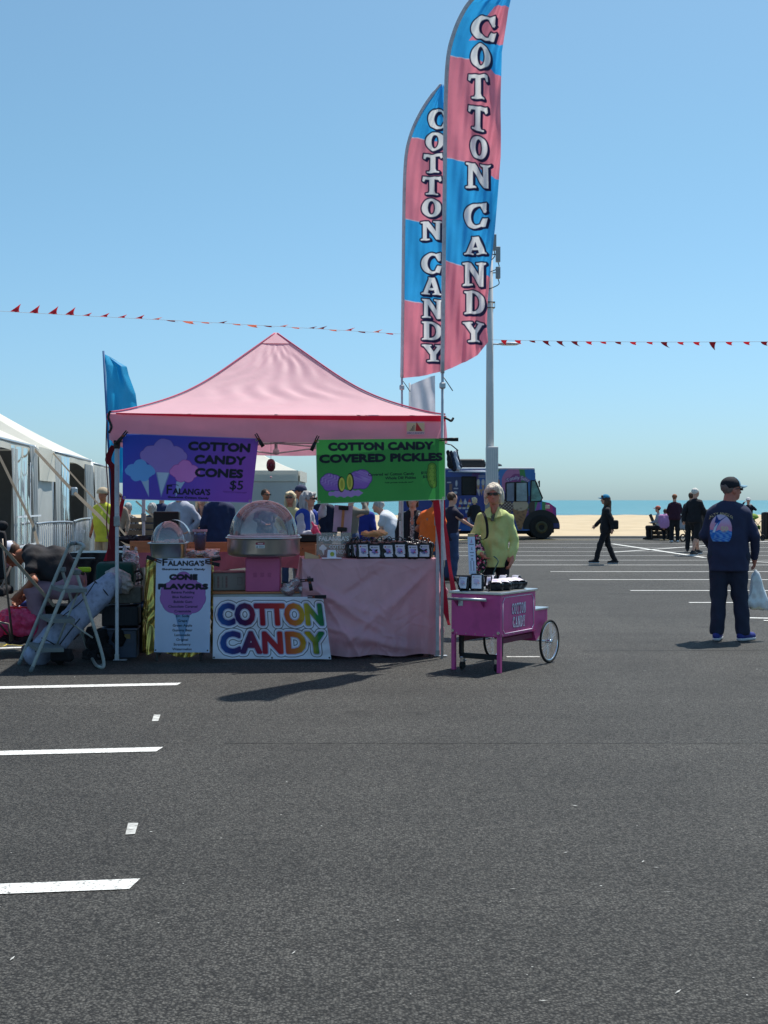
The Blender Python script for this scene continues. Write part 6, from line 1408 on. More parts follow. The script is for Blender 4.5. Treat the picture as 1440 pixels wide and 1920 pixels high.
for (xl, xr, py, Ya) in ((95, 152, 1103, 12.0), (73, 124, 1157, 11.95), (51, 103, 1208, 11.85)):
    t = (py-1026)/(1254-1026); L0 = top0.lerp(A0, t); L1 = top1.lerp(A1, t); zc = Z(py, 11.9); L0.z = L1.z = zc
    dpt = Vector((.20, 0.02, 0)); o = MB()
    o.prism([L0+Vector((-.02, .02, -.02)), L1+Vector((-.02, -.02, -.02)), L1+dpt+Vector((0, 0, -.02)), L1*.5+L0*.5+dpt*1.15+Vector((0, 0, -.02)), L0+dpt+Vector((0, 0, -.02))], (0, 0, .035)); o.build('step', lt_, ld)
MB().tube([P(124, 1162, 11.75), P(174, 1196, 11.7)], .008, 6).build('brace', lm, ld); MB().tube([P(120, 1160, 12.1), P(152, 1190, 12.15)], .008, 6).build('brace', lm, ld)
MB().tube([P(148, 1105, 11.75), P(104, 1216, 11.8)], .010, 6).build('link_bar', lm, ld); MB().tube([P(124, 1095, 12.1), P(150, 1180, 12.2)], .010, 6).build('link_bar', lm, ld)
for p, q in ((A0, top0), (A1, top1), (B1, j1)): MB().tube([p+Vector((0, 0, .0)), p.lerp(q, .045)], .019, 8).build('rubber_foot', lt_, ld)
place_children(ld)

# ---- left foreground: pink bag, chair, cord
bagblob('plastic_bag', 28, 1190, 12.75, (.18, .10, .17), mat('pink_shiny_plastic', (250, 96, 148), .25, trans=.4, var=.15, vscale=14, bump=.5, bscale=14), 'shiny hot pink plastic bag on the ground at the left edge', 15)
bagblob('blue_bag', 45, 1150, 13.2, (.10, .07, .11), mat('navy_shiny_plastic', (52, 60, 130), .35, var=.15), 'dark blue bag between the knees of the bending man', 16)
tag(MB().box((0, 0, 0), (.26, .05, .03), b=.008).build('red_strip', mat('red_plastic', (190, 30, 44), .5), None, P(38, 1140, 13.0), R(-10)), 'red strip lying over the pink plastic bag', 'strip')
bagblob('dark_bundle', 22, 1203, 12.9, (.22, .1, .06), mat('mauve_dark_cloth', (60, 44, 52), .8), 'dark mauve cloth bundle on the ground at the left edge', 17)
dk = simple_box('low_stool', 112, 1196, 13.1, (.36, .36, .34), mat('deep_shade_box', (42, 38, 36), .9), 'dark low box the bending man sits on')
ch = empty('camp_chair', G(5, 1200), 0, 'black folding camp chair with steel legs cut by the left edge', 'chair')
cm = mat('chair_tube', (120, 112, 104), .4, metal=.6)
MB().tube([P(4, 1010, 12.4), P(10, 1080, 12.4), P(24, 1201, 12.4)], .011, 8).build('leg', cm, ch); MB().tube([P(-40, 1201, 12.5), P(20, 1062, 12.5)], .011, 8).build('leg', cm, ch)
MB().tube([P(-30, 1160, 12.35), P(16, 1170, 12.35), P(20, 1203, 12.35)], .011, 8).build('leg', cm, ch); MB().tube([P(-60, 1100, 12.5), P(16, 1190, 12.5)], .009, 8).build('leg', cm, ch)
F = Field(); F.rbox((-.28, .0, 0), (.28, .16, .02), .02); F.fold(.006, 20, 1); q = F.build('seat', black_cloth, ch, .016); q.location = P(12, 1108, 12.5)
F = Field(); F.rbox((-.25, .0, 0), (.25, .02, .22), .02); F.fold(.006, 20, 1); q = F.build('backrest', black_cloth, ch, .016); q.location = P(8, 1040, 12.7)
F = Field(); F.cap((-.2, 0, 0), (.03, 0, .0), .035, .045, .03); F.fold(.006, 30, 2); q = F.build('headrest', black_cloth, ch, .014); q.location = P(0, 985, 12.3)
F = Field(); F.cap((-.1, 0, .05), (.02, 0, -.03), .035, .05, .03); F.fold(.006, 30, 2); q = F.build('arm_pad', black_cloth, ch, .014); q.location = P(-14, 1010, 12.3)
place_children(ch)
tag(MB().tube(curve([G(-30, 1213), G(8, 1199), G(14, 1206), G(4, 1212), G(-20, 1207), G(30, 1210), G(50, 1212)], 8), .005, 5).build('yellow_cord', mat('yellow_rope', (216, 190, 60), .7)), 'yellow cord curled on the asphalt at the left edge', 'cord')

# ================================================================== PINK CART
C0 = Vector((1.026, 11.30, 0)); Ld = Vector((.545, .838, 0)); Wd = Vector((-.838, .545, 0))
def CP(l, w_, z): return C0+Ld*l+Wd*w_+Vector((0, 0, z))
cart = empty('vending_cart', C0, math.atan2(Ld.y, Ld.x), 'magenta COTTON CANDY push cart with steel lid and two spoked wheels', 'cart')   # local x = length, y = width (to the left)
CW = .50; CL = .70; zb = .315; ztp = .690
MB().box((CL/2, CW/2, (zb+ztp)/2), (CL, CW, ztp-zb), b=.006).build('body', magenta, cart)
MB().box((CL/2+.004, CW/2, ztp+.011), (CL+.03, CW+.03, .022), b=.004).build('lid', steel, cart)
MB().prism([(CL, .02, ztp-.19), (CL+.29, .02, ztp-.19), (CL+.29, .02, .36), (CL+.05, .02, .22), (CL, .02, .315)], (0, CW-.04, 0)).build('rear_box', magenta, cart)
MB().box((CL+.15, CW/2, ztp-.18), (.30, CW-.02, .020), b=.004).build('rear_lid', steel, cart)
for y_ in (.018, CW-.018):
    MB().box((.018, y_, .17), (.036, .036, .34), b=.003).build('leg', magenta, cart)
black_frame = mat('black_frame', (26, 26, 28), .5)
for y_ in (.05, CW-.05): MB().box((.10, y_, .23), (.05, .03, .19), b=.003).build('frame_post', black_frame, cart)
MB().box((.10, CW/2, .125), (.05, CW-.08, .045), b=.003).build('cross_bar', black_frame, cart)
for y_ in (.05, CW-.05): MB().box((.40, y_, .275), (.62, .03, .05), b=.003).build('side_rail', mat('maroon_frame', (110, 26, 64), .5), cart)
for y_ in (.075, CW-.075):
    cs2 = MB(); cs2.box((.08, y_, .09), (.05, .03, .05), b=.004); cw = cs2.build('caster', chrome, cart)
    MB().tube([(.075, y_-.012, .04), (.075, y_+.012, .04)], .038, 14).build('caster_wheel', rubber, cw)
    MB().box((.105, y_, .075), (.06, .02, .01), b=.002).build('brake_tab', chrome, cw)
for x_ in np.linspace(.04, CL-.04, 7):
    for z_ in (zb+.02, ztp-.02): MB().tube([(x_, -.0005, z_), (x_, -.004, z_)], .005, 8).build('rivet', chrome, cart)
for y_ in np.linspace(.06, CW-.06, 5): MB().tube([(-.0005, y_, zb+.02), (-.004, y_, zb+.02)], .005, 8).build('rivet', chrome, cart)
MB().box((CL/2, -.0015, zb+.006), (CL-.01, .003, .008)).build('bottom_fold', mat('magenta_dark_paint', (150, 46, 100), .4), cart)
# push handle across the narrow end
for y_ in (.16, .43):
    MB().prism([(0, y_, .655), (0, y_, .575), (-.075, y_, .64), (-.075, y_, .66)], (0, .006, 0)).build('handle_bracket', mat('magenta_dark_paint', (150, 46, 100), .4), cart)
MB().tube([(-.075, .10, .648), (-.075, .49, .648)], .013, 12).build('push_handle', galv, cart)
MB().box((-.004, .40, .615), (.006, .05, .07), b=.002).build('latch_plate', galv, cart)
for (y_, z_) in ((.018, .355), (CW-.018, .355)): MB().tube([(-.001, y_, z_), (-.010, y_, z_)], .014, 12).build('bolt', chrome, cart)
# side panel lettering and frame line (faces right, y = 0 side)
fr = MB(); q = .03; pl = [(.06, .36), (.06+q, .335)]; x0, x1, z0, z1, k = .045, .655, .345, .665, .035
pl = [(x0+k, z0), (x1-k, z0), (x1-k*.6, z0+k*.6), (x1, z0+k), (x1, z1-k), (x1-k*.6, z1-k*.6), (x1-k, z1), (x0+k, z1), (x0+k*.6, z1-k*.6), (x0, z1-k), (x0, z0+k), (x0+k*.6, z0+k*.6), (x0+k, z0)]
for a, b in zip(pl[:-1], pl[1:]): fr.tube([(a[0], -.003, a[1]), (b[0], -.003, b[1])], .0035, 4)
fr.build('border_line', mat('silver_white_vinyl', (224, 214, 232), .5), cart)
def west_word(word, xc, z0_, hgt, wch, gap, parent, m_fill, m_dark):
    n_ = len(word); tw = n_*wch+(n_-1)*gap; x_ = xc-tw/2
    for layer, m_, dx, dz, y_, grow in (('letter_shadow', m_dark, .004, -.004, -.002, .002), ('letter', m_fill, 0, 0, -.0042, 0)):
        o = MB(); x_ = xc-tw/2; res_ = .0045
        for ch in word:
            nx2, nz2 = int((wch+.02)/res_), int((hgt+.02)/res_)
            ux = x_-.01+np.arange(nx2+1)*res_; uz = z0_-.01+np.arange(nz2+1)*res_
            for i in range(nx2):
                cx_ = ux[i]+res_/2; d = sd_west(ch, np.full(nz2, cx_-dx), uz[:-1]+res_/2-dz, x_, z0_, wch, hgt); on = d < grow; j = 0
                while j < nz2:
                    if on[j]:
                        j2 = j
                        while j2 < nz2 and on[j2]: j2 += 1
                        o.add([(ux[i], y_, uz[j]), (ux[i+1], y_, uz[j]), (ux[i+1], y_, uz[j2]), (ux[i], y_, uz[j2])], [(0, 1, 2, 3)]); j = j2
                    else: j += 1
            x_ += wch+gap
        o.build(layer, m_, parent)
west_word('COTTON', .355, .505, .098, .040, .007, cart, mat('silver_white_vinyl', (224, 214, 232), .5), mat('plum_vinyl', (66, 26, 66), .5))
west_word('CANDY', .355, .385, .098, .042, .008, cart, mat('silver_white_vinyl', (224, 214, 232), .5), mat('plum_vinyl', (66, 26, 66), .5))
def wheel(parent, x_, y_, z_, r_):
    h = empty('spoked_wheel', (0, 0, 0)); h.parent = parent; h.location = (x_, y_, z_)
    bpy.data.objects.remove(h)
    rim = MB(); tyre = MB(); n_ = 56
    def ring(rad, rr_, mb, yo=0): mb.tube([(x_+rad*math.cos(a), y_+yo, z_+rad*math.sin(a)) for a in np.linspace(0, 2*math.pi, n_+1)], rr_, 8, cap=False)
    ring(r_-.012, .012, tyre); t_ = tyre.build('wheel', rubber, parent)
    ring(r_-.028, .007, rim); rim.build('rim', chrome, t_)
    sp = MB(); 
    for i in range(36):
        a = i*math.pi/18; b_ = a+(.5 if i % 2 else -.5); s_ = (1 if (i//2) % 2 else -1)*.02
        sp.tube([(x_+.018*math.cos(b_), y_+s_, z_+.018*math.sin(b_)), (x_+(r_-.03)*math.cos(a), y_, z_+(r_-.03)*math.sin(a))], .0013, 4, cap=False)
    sp.build('spokes', chrome, t_)
    MB().tube([(x_, y_-.035, z_), (x_, y_+.035, z_)], .018, 12).build('hub', chrome, t_)
wheel(cart, .90, -.045, .205, .205); wheel(cart, .90, CW+.045, .205, .205)
MB().tube([(.90, -.06, .205), (.90, CW+.06, .205)], .010, 8).build('axle', chrome, cart)
# things on the cart lid
ztl = ztp+.024
sgn = empty('price_sign', CP(.12, .36, ztl), 0, 'narrow white price strip on a thin stand on the cart', 'sign')
hz = Z(1040, 11.65)-ztl
MB().tube([(0, 0, 0), (0, 0, hz)], .006, 8).build('pole', galv, sgn)
MB().box((0, .004, hz+.16), (.062, .006, .07), b=.002).build('wooden_head', wood_pale, sgn)
c = Canvas(.066, .34, .0026, (214, 222, 246))
c.poly([(.022, .285), (.042, .285), (.036, .325)], (190, 150, 190)); c.rect(.012, .268, .054, .274, (30, 34, 60))
for i, (y_, w_) in enumerate(((.235, .012), (.222, .012), (.195, .036), (.165, .026), (.14, .018), (.128, .02))): c.rect(.033-w_/2, y_, .033+w_/2, y_+.006, (40, 44, 76))
for i in range(9): c.rect(.016, .035+i*.010, .024, .041+i*.010, (60, 64, 96)); c.rect(.040, .035+i*.010, .050, .041+i*.010, (60, 64, 96))
c.sheet('price_strip', lambda U, V: np.stack([U-.033+.012*(1-V/.34), -.008-.02*np.sin((1-V/.34)*2.2)**2, V+hz-.235+.06], -1), print_paper, sgn)
bs = empty('candy_bag', CP(.14, .30, ztl), R(-8), 'white-labelled candy bag standing open in its black tray at the left of the cart lid', 'bag')
def small_pouch(loc, rz, tilt, label, scale=(1, 1, 1), lay=False, seed=0):
    o = empty('candy_bag', loc, rz, label, 'bag', 'candy bags on the cart lid'); o.rotation_euler = (tilt, 0, rz); o.scale = scale
    F = Field(); F.rbox((0, 0, .075), (.045, .012, .055), .016, .02); F.fold(.004, 55, seed); F.build('pouch_body', bag_black, o, .0095)
    c = label_canvas(.086, .115, seed+30); c.a = c.a*.6+lin((236, 236, 242))*.4
    c.sheet('white_label', lambda U, V: np.stack([(U-.043)*.98, -.0345-.004*np.cos((U-.043)*40)+.002*np.sin(V*60), V+.016], -1), print_paper, o)
    return o
bpy.data.objects.remove(bs)
tr = empty('display_tray', CP(.13, .30, ztl), R(-6), 'clear tray with black edges holding candy bags on the cart lid', 'tray')
for (p, q) in (((-.15, -.06, .0), (-.20, -.09, .13)), ((.11, -.06, .0), (.13, -.08, .13)), ((-.15, -.06, .0), (.11, -.06, .0)), ((-.20, .03, .13), (.13, .03, .13))): MB().tube([p, q], .007, 6).build('tray_edge', black_plastic, tr)
MB().box((-.02, .0, .004), (.26, .12, .006)).build('tray_base', clear_film('sign_acrylic', (226, 224, 228)), tr)
bl = [(.05, .40, -30, -15, .9, 'with its label turned left, at the left end of the cart tray'), (.10, .29, -12, -10, 1.05, 'standing upright in the middle of the cart tray')]
for i, (l_, w_, rz, ti, sc, lab) in enumerate(bl): small_pouch(CP(l_, w_, ztl), R(rz), R(ti), 'candy bag '+lab, (sc, 1, sc), seed=i)
for i, (l_, w_) in enumerate(((.42, .33), (.50, .25), (.58, .17))):
    small_pouch(CP(l_, w_, ztl), R(-15-8*i), R(-38), 'candy bag leaning back at the rear of the cart lid, '+['left', 'middle', 'right'][i]+' of three', (.75, 1, .95), seed=i+5)
for i, (l_, w_) in enumerate(((.18, .14), (.27, .10), (.38, .12), (.48, .09), (.56, .06))):
    o = small_pouch(CP(l_, w_, ztl+.028), R(-5+12*i), R(-78), 'candy bag lying flat along the front of the cart lid, '+['first from the left', 'second from the left', 'middle one', 'second from the right', 'last on the right'][i], (1.15, 1.3, .95), seed=i+9)
# ================================================================== WHITE FRAME TENTS (left)
vinyl = mat('white_tent_vinyl', (216, 214, 200), .6, var=.05, vscale=1.5, trans=.12, bump=.2, bscale=1.5)
vinyl_shade = mat('white_vinyl_shaded', (190, 194, 190), .6, var=.06, vscale=1.2, trans=.10, bump=.25, bscale=2)  # the same white vinyl, with the shade of the walls put into its colour
film = clear_film('clear_vinyl', (226, 232, 236), haze=.42, gloss=.6, rough=.12)
strap_m = mat('beige_webbing', (132, 120, 102), .8, var=.08)
def wall_pt(Y, out=0.0): return Vector((-4.0-.105*Y+out, Y, 0))
NEY = Vector((.105, 0, 0))
def frame_tent(Ya, Yb_, eave, peak, depth, label, half=None):
    o = empty('frame_tent', wall_pt((Ya+Yb_)/2), 0, label, 'tent')
    a, b = wall_pt(Ya), wall_pt(Yb_); inn = Vector((-depth, -.105*depth*0, 0)); a2, b2 = a+inn, b+inn
    pk = (a+b+a2+b2)/4+Vector((0, 0, peak)); up = Vector((0, 0, eave))
    cor = [a+up, b+up, b2+up, a2+up]
    for k in range(4):
        p, q = cor[k], cor[(k+1) % 4]; n_ = 14; pts = np.zeros((n_, 24, 3))
        for i in range(n_):
            t = .01+.99*i/(n_-1)
            for j in range(24):
                s = j/23; e = p.lerp(q, s); v = pk.lerp(e, t); v.z -= .10*math.sin(math.pi*t)*(1)+.04*math.sin(math.pi*t)*4*s*(1-s); pts[i, j] = v
        grid_mesh('roof_panel', pts, vinyl, o)
    for k in range(4):   # arched valance: deep at the posts, shallow mid-span
        p, q = cor[k], cor[(k+1) % 4]; nu = 40; pts = np.zeros((7, nu, 3)); d = (q-p).normalized(); nn = Vector((d.y, -d.x, 0))
        for j in range(nu):
            s = j/(nu-1); arch = .17+.36*(abs(2*s-1)**2.2)
            for i in range(7):
                t = i/6; v = p.lerp(q, s)+Vector((0, 0, -arch*t))+nn*(.015+.006*t*math.sin(s*17)); pts[i, j] = v
        grid_mesh('valance', pts, vinyl, o)
    for p in cor: MB().tube([p-Vector((0, 0, eave)), p], .035, 8).build('post', galv, o)
    for k in range(4): MB().tube([cor[k]-Vector((0, 0, .03)), cor[(k+1) % 4]-Vector((0, 0, .03))], .03, 6).build('eave_beam', galv, o)
    # closed far walls, white vinyl greyed to stand in for the shade inside
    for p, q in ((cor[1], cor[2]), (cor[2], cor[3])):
        MB().prism([p-up, q-up, q-Vector((0, 0, .1)), p-Vector((0, 0, .1))], (0, .03, 0)).build('back_wall', mat('shade_grey_wall', (120, 124, 128), .8), o)
    return o
def curtain(o, Y0, Y1, z0, z1, m, name='curtain', gather=0.0, amp=.06, fr=20, out=.03, n=60):
    """hanging wall between two depths; gather narrows the lower part toward Y0 (negative) or Y1"""
    pts = np.zeros((40, n, 3))
    for i in range(40):
        t = i/39
        for j in range(n):
            s = j/(n-1); k = 1-abs(gather)*math.sin(math.pi*min(1, t*1.0))**1.0
            s2 = s*k if gather <= 0 else 1-(1-s)*k
            Y_ = Y0+(Y1-Y0)*s2; v = wall_pt(Y_, out+amp*math.sin(s*fr+2*t)*(.4+.6*t)); pts[i, j] = (v.x, v.y, z1-(z1-z0)*t)
    return grid_mesh(name, pts, m, o)
tA = frame_tent(17.7, 23.8, 2.55, 4.3, 6.1, 'white frame tent with arched openings and clear curtains, nearest the left edge')
tB = frame_tent(25.9, 32.2, 2.55, 4.35, 6.1, 'white frame tent with a dark arched doorway, next behind the first one')
tC = frame_tent(32.5, 37.0, 2.50, 3.3, 4.5, 'small white frame tent at the far end of the row, behind the blue flag')
curtain(tA, 21.3, 23.75, .02, 2.45, film, 'clear_curtain', 0.0, .07, 24); curtain(tA, 22.9, 23.75, .02, 2.5, vinyl_shade, 'wall_curtain', .35, .05, 16, .06)
curtain(tA, 21.25, 21.75, .02, 2.4, vinyl_shade, 'wall_curtain', -.2, .06, 9, .05); curtain(tA, 17.8, 19.2, .02, 2.4, film, 'clear_curtain', -.3, .06, 20)
for z_ in (.75, 1.25): MB().ribbon([wall_pt(21.3, .14)+Vector((0, 0, z_)), wall_pt(23.7, .14)+Vector((0, 0, z_))], (0, 0, .03), .006).build('seam_strip', mat('white_seam', (220, 226, 230), .6), tA)
for Yq in (22.0, 22.6): MB().ribbon([wall_pt(Yq, .13)+Vector((0, 0, .05)), wall_pt(Yq, .13)+Vector((0, 0, 2.2))], (0, .03, 0), .006).build('seam_strip', mat('white_seam', (220, 226, 230), .6), tA)
# solid flap between A and B
fl = empty('tent_sidewall', wall_pt(24.8), 0, 'pale blue-white wall panel joining the two frame tents', 'tent wall')
curtain(fl, 23.85, 25.85, .02, 2.5, vinyl_shade, 'wall_sheet', 0, .035, 7, .0); curtain(fl, 23.85, 25.85, 1.9, 2.53, vinyl, 'flap', 0, .02, 5, .07); place_children(fl)
curtain(tB, 25.95, 28.0, .02, 2.45, vinyl_shade, 'wall_curtain', -.25, .07, 24, .05); curtain(tB, 26.6, 27.9, .02, 2.45, film, 'clear_curtain', -.1, .07, 18, .09); curtain(tB, 30.7, 32.1, .02, 2.4, vinyl_shade, 'wall_curtain', .1, .09, 26, .04)
curtain(tC, 32.6, 36.9, .02, 2.4, vinyl_shade, 'wall_curtain', 0, .09, 30, .04)
# black sheet added deep inside each tent, standing in for the interior shade
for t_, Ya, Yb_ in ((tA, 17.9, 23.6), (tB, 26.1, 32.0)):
    MB().prism([wall_pt(Ya)+Vector((-2.2, 0, 0)), wall_pt(Yb_)+Vector((-2.2, 0, 0)), wall_pt(Yb_)+Vector((-2.2, 0, 2.5)), wall_pt(Ya)+Vector((-2.2, 0, 2.5))], (-.03, 0, 0)).build('inner_shade_sheet', mat('inner_shade_black', (14, 16, 22), .95), t_)
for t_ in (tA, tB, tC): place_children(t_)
def guy(pts, w_, label, ratchet=None):
    o = MB().ribbon(pts, (0.035, 0, .035) if w_ is None else w_, .006).build('guy_strap', strap_m); tag(o, label, 'strap')
    if ratchet is not None: MB().box(ratchet, (.10, .08, .14), b=.02).build('ratchet', galv, o)
    return o
guy([P(-60, 740, 17.8), P(0, 858, 16.4), P(62, 985, 15.2), P(82, 1062, 14.3)], Vector((.03, 0, .012)), 'beige ratchet strap running down in front of the nearest frame tent')
guy([P(-40, 985, 12.35), P(0, 1020, 12.3), P(102, 1137, 12.2)], Vector((.026, 0, .016)), 'beige strap slanting down across the bending man')
guy([P(64, 842, 23.6), P(138, 922, 19.6), P(190, 972, 17.2), P(215, 1001, 16.4), P(262, 1040, 15.6)], Vector((.04, 0, .03)), 'thick beige strap with a ratchet from the corner of the nearest frame tent', P(139, 922, 19.55))
guy([P(98, 848, 25.8), P(205, 968, 19.5), P(262, 1035, 17)], Vector((.022, 0, .018)), 'thin pale strap from the corner of the second frame tent')
guy([P(255, 940, 19.0), P(300, 980, 18.0), P(350, 1020, 17)], Vector((.018, 0, .018)), 'pale strap slanting behind the inner tent pole')
# small white tent in the middle distance
mt = empty('market_tent', (X(463, 35), 35, 0), 0, 'small white market tent with closed walls behind the stall', 'tent')
w_ = 1.5
def mp_(x_, y_, z_): return Vector((x_, y_, z_))
pkp = mp_(0, 0, 3.05); cc = [mp_(-w_, -w_, 2.3), mp_(w_, -w_, 2.3), mp_(w_, w_, 2.3), mp_(-w_, w_, 2.3)]
for k in range(4):
    p, q = cc[k], cc[(k+1) % 4]; pts = np.zeros((12, 12, 3))
    for i in range(12):
        t = .01+.99*i/11
        for j in range(12): v = pkp.lerp(p.lerp(q, j/11), t); v.z -= .08*math.sin(math.pi*t); pts[i, j] = v
    grid_mesh('roof_panel', pts, vinyl, mt)
    d = (q-p).normalized(); nn = Vector((d.y, -d.x, 0)); pts = np.zeros((30, 50, 3))
    for i in range(30):
        for j in range(50): v = p.lerp(q, j/49)+nn*(.02*math.sin(j*.7)*(i/29)+.01); pts[i, j] = (v.x, v.y, 2.3-2.28*i/29)
    grid_mesh('wall', pts, vinyl_shade, mt)
    pts = np.zeros((4, 30, 3))
    for i in range(4):
        for j in range(30): v = p.lerp(q, j/29)+nn*(.05); pts[i, j] = (v.x, v.y, 2.31-.28*i/3)
    grid_mesh('valance', pts, vinyl, mt)
# crowd barriers
def barrier(p0, p1, z1, n_, label):
    o = empty('crowd_barrier', ((p0+p1)/2)*1, 0, label, 'barrier'); o.location.z = 0
    d = p1-p0; m = galv
    MB().tube(curve([p0, p0+Vector((0, 0, z1-.12)), p0+d*.05+Vector((0, 0, z1)), p0+d*.95+Vector((0, 0, z1)), p1+Vector((0, 0, z1-.12)), p1], 8), .020, 8).build('frame', m, o)
    MB().tube([p0+Vector((0, 0, .18)), p1+Vector((0, 0, .18))], .016, 6).build('bottom_rail', m, o)
    for i in range(1, n_):
        q = p0+d*i/n_; MB().tube([q+Vector((0, 0, .18)), q+Vector((0, 0, z1))], .0085, 5).build('upright', m, o)
    place_children(o)
barrier(Vector((X(71, 22.5), 22.5, 0)), Vector((X(137, 24.0), 24.0, 0)), 1.12, 17, 'galvanised crowd barrier in front of the joining wall panel, left of two')
barrier(Vector((X(140, 23.2), 23.2, 0)), Vector((X(168, 26.5), 26.5, 0)), 1.15, 12, 'galvanised crowd barrier with small plate, right of two')
tag(MB().box(P(155, 996, 24.2), (.08, .02, .05)).build('barrier_plate', white_metal), 'small white plate on the right-hand crowd barrier', 'plate')
# benches
bw = mat('weathered_wood', (128, 112, 96), .85, var=.15, vscale=6, stretch=(1, 6, 6))
def bench(px0, px1, Y, z0, label):
    x0, x1 = X(px0, Y), X(px1, Y); o = empty('park_bench', ((x0+x1)/2, Y, 0), 0, label, 'bench'); L = x1-x0
    for z_ in (1.10, .96, .82): MB().box((0, -.02, z_), (L, .03, .10), b=.005).build('back_slat', bw, o)
    for y_ in (.06, .18, .30): MB().box((0, y_+.03, .62), (L, .10, .03), b=.005).build('seat_slat', bw, o)
    for sx in (-1, 0, 1):
        MB().box((sx*(L/2-.08), -.045, .56), (.06, .03, 1.12)).build('leg', bw, o); MB().box((sx*(L/2-.08), .36, .30), (.06, .04, .60)).build('leg', bw, o)
bench(222, 316, 28.0, 0, 'weathered wooden bench with slatted back seen between the left tent legs')
tb_ = empty('wooden_planter', (X(1237, 50.3), 50.3, 0), 0, 'dark wooden box bench at the edge of the beach', 'planter')
dkw = mat('dark_weathered_wood', (74, 66, 60), .85, var=.15, vscale=6, stretch=(1, 1, 6))
for k in range(3): MB().box((0, -.35, .10+k*.16), (.72, .04, .145), b=.01).build('board', dkw, tb_)
for sx in (-1, 1): MB().box((sx*.36, 0, .25), (.04, .74, .50), b=.01).build('end_board', dkw, tb_)
MB().box((0, 0, .51), (.80, .80, .04), b=.01).build('top_board', dkw, tb_)
Mb = Matrix.Translation((-.25, -.42, .45)) @ Matrix.Rotation(R(-22), 4, 'Y'); MB().box((0, 0, .1), (.12, .03, .95), b=.01, M=Mb).build('leaning_board', dkw, tb_)
def barrel(px, Y, h, r, label):
    o = empty('litter_barrel', (X(px, Y), Y, 0), 0, label, 'bin'); n_ = 14
    MB().lathe((0, 0, .03), [(0, 0), (r*.9, 0), (r*.95, h*.95)], 20).build('liner', black_plastic, o)
    for i in range(n_):
        a = 2*math.pi*i/n_; MB().box((r*math.cos(a), r*math.sin(a), h/2), (.03, r*.40, h), rz=a, b=.004).build('stave', dkw, o)
    MB().lathe((0, 0, h), [(r*1.05, 0), (r*1.05, .04), (r*.6, .07)], 20).build('rim', black_plastic, o)
barrel(1318, 49.0, 1.12, .27, 'dark staved litter barrel by the beach, left of the man in navy'); barrel(1441, 50.5, 1.0, .26, 'dark staved litter barrel cut by the right edge of the beach')
# stroller by the planter and by the far right person
def stroller(px, Y, label, m):
    o = empty('stroller', (X(px, Y), Y, 0), R(30), label, 'stroller')
    for (x_, y_, r_) in ((-.28, -.2, .13), (-.28, .2, .13), (.3, -.15, .10), (.3, .15, .10)):
        MB().tube([(x_+r_*math.cos(a), y_, r_+.01+r_*math.sin(a)) for a in np.linspace(0, 6.283, 17)], .025, 6, cap=False).build('wheel', rubber, o)
    for y_ in (-.2, .2): MB().tube([(-.28, y_, .13), (.05, y_, .55), (-.45, y_, 1.0)], .014, 6).build('frame_tube', black_plastic, o); MB().tube([(.3, y_*.75, .10), (.0, y_, .6), (.2, y_, .8)], .014, 6).build('frame_tube', black_plastic, o)
    F = Field(); F.rbox((0, 0, .5), (.14, .14, .04), .04); F.rbox((-.18, 0, .68), (.03, .14, .18), .04); F.build('seat', m, o, .03)
    F = Field(); F.ell((-.05, 0, .85), (.22, .2, .18), .02); F.cut((0, 0, .84), (0.3, 0, -1)); F.build('hood', m, o, .03)
stroller(1284, 47.6, 'grey stroller standing behind the person in maroon', mat('light_grey_cloth', (170, 174, 182), .8)); stroller(1414, 48.6, 'dark stroller with green basket beside the person in the white cap', mat('olive_green', (120, 150, 50), .8))

# ================================================================== LIGHT POLE, PENNANTS
YP = 47.0; xp = X(918.5, YP); lp = empty('light_pole', (xp, YP, 0), 0, 'tall grey light pole with antenna boxes and a flat lamp arm', 'light pole')
pgm = mat('pole_paint', (206, 206, 204), .5, var=.05, vscale=2)
MB().tube([(0, 0, 0), (0, 0, 5), (0, 0, 11.9)], [.155, .145, .10], 20).build('shaft', pgm, lp)
zb0, zb1 = Z(874, YP), Z(838, YP); cab = MB().box((.06, -.18, (zb0+zb1)/2-.6), (.44, .34, zb1-zb0+1.2), b=.02).build('cabinet', pgm, lp)
for i in range(5): MB().box((-.10+i*.08, -.355, (zb0+zb1)/2-.3), (.012, .014, zb1-zb0-.2+.6)).build('cabinet_rib', galv, cab)
MB().box((.0, 0, 1.0), (.34, .34, 2.0), b=.03).build('pole_base', mat('concrete_base', (150, 148, 142), .9), lp)
for (py0, py1, px) in ((463, 492, 933.5), (501, 523, 933.5), (440, 470, 926)):
    z0, z1 = Z(py1, YP), Z(py0, YP); ax = X(px, YP)-xp; an = MB().box((ax, -.05, (z0+z1)/2), (.17, .14, z1-z0), b=.015).build('antenna', mat('antenna_grey', (150, 154, 156), .5), lp)
    MB().tube([(0, -.05, (z0+z1)/2), (ax, -.05, (z0+z1)/2)], .02, 6).build('bracket', black_plastic, an); MB().tube(curve([Vector((ax, -.05, z0)), Vector((ax+.03, -.05, z0-.2)), Vector((.05, -.15, z0-.36)), Vector((-.05, -.16, z0-.38))], 6), .018, 5).build('cable', black_plastic, an)
zz = Z(567, YP); MB().box((0, 0, zz), (.36, .3, .02)).build('band', black_plastic, lp); MB().box((0, 0, zz-.2), (.36, .3, .02)).build('band', black_plastic, lp); MB().box((.18, 0, zz-.1), (.015, .02, .2)).build('band_stop', black_plastic, lp)
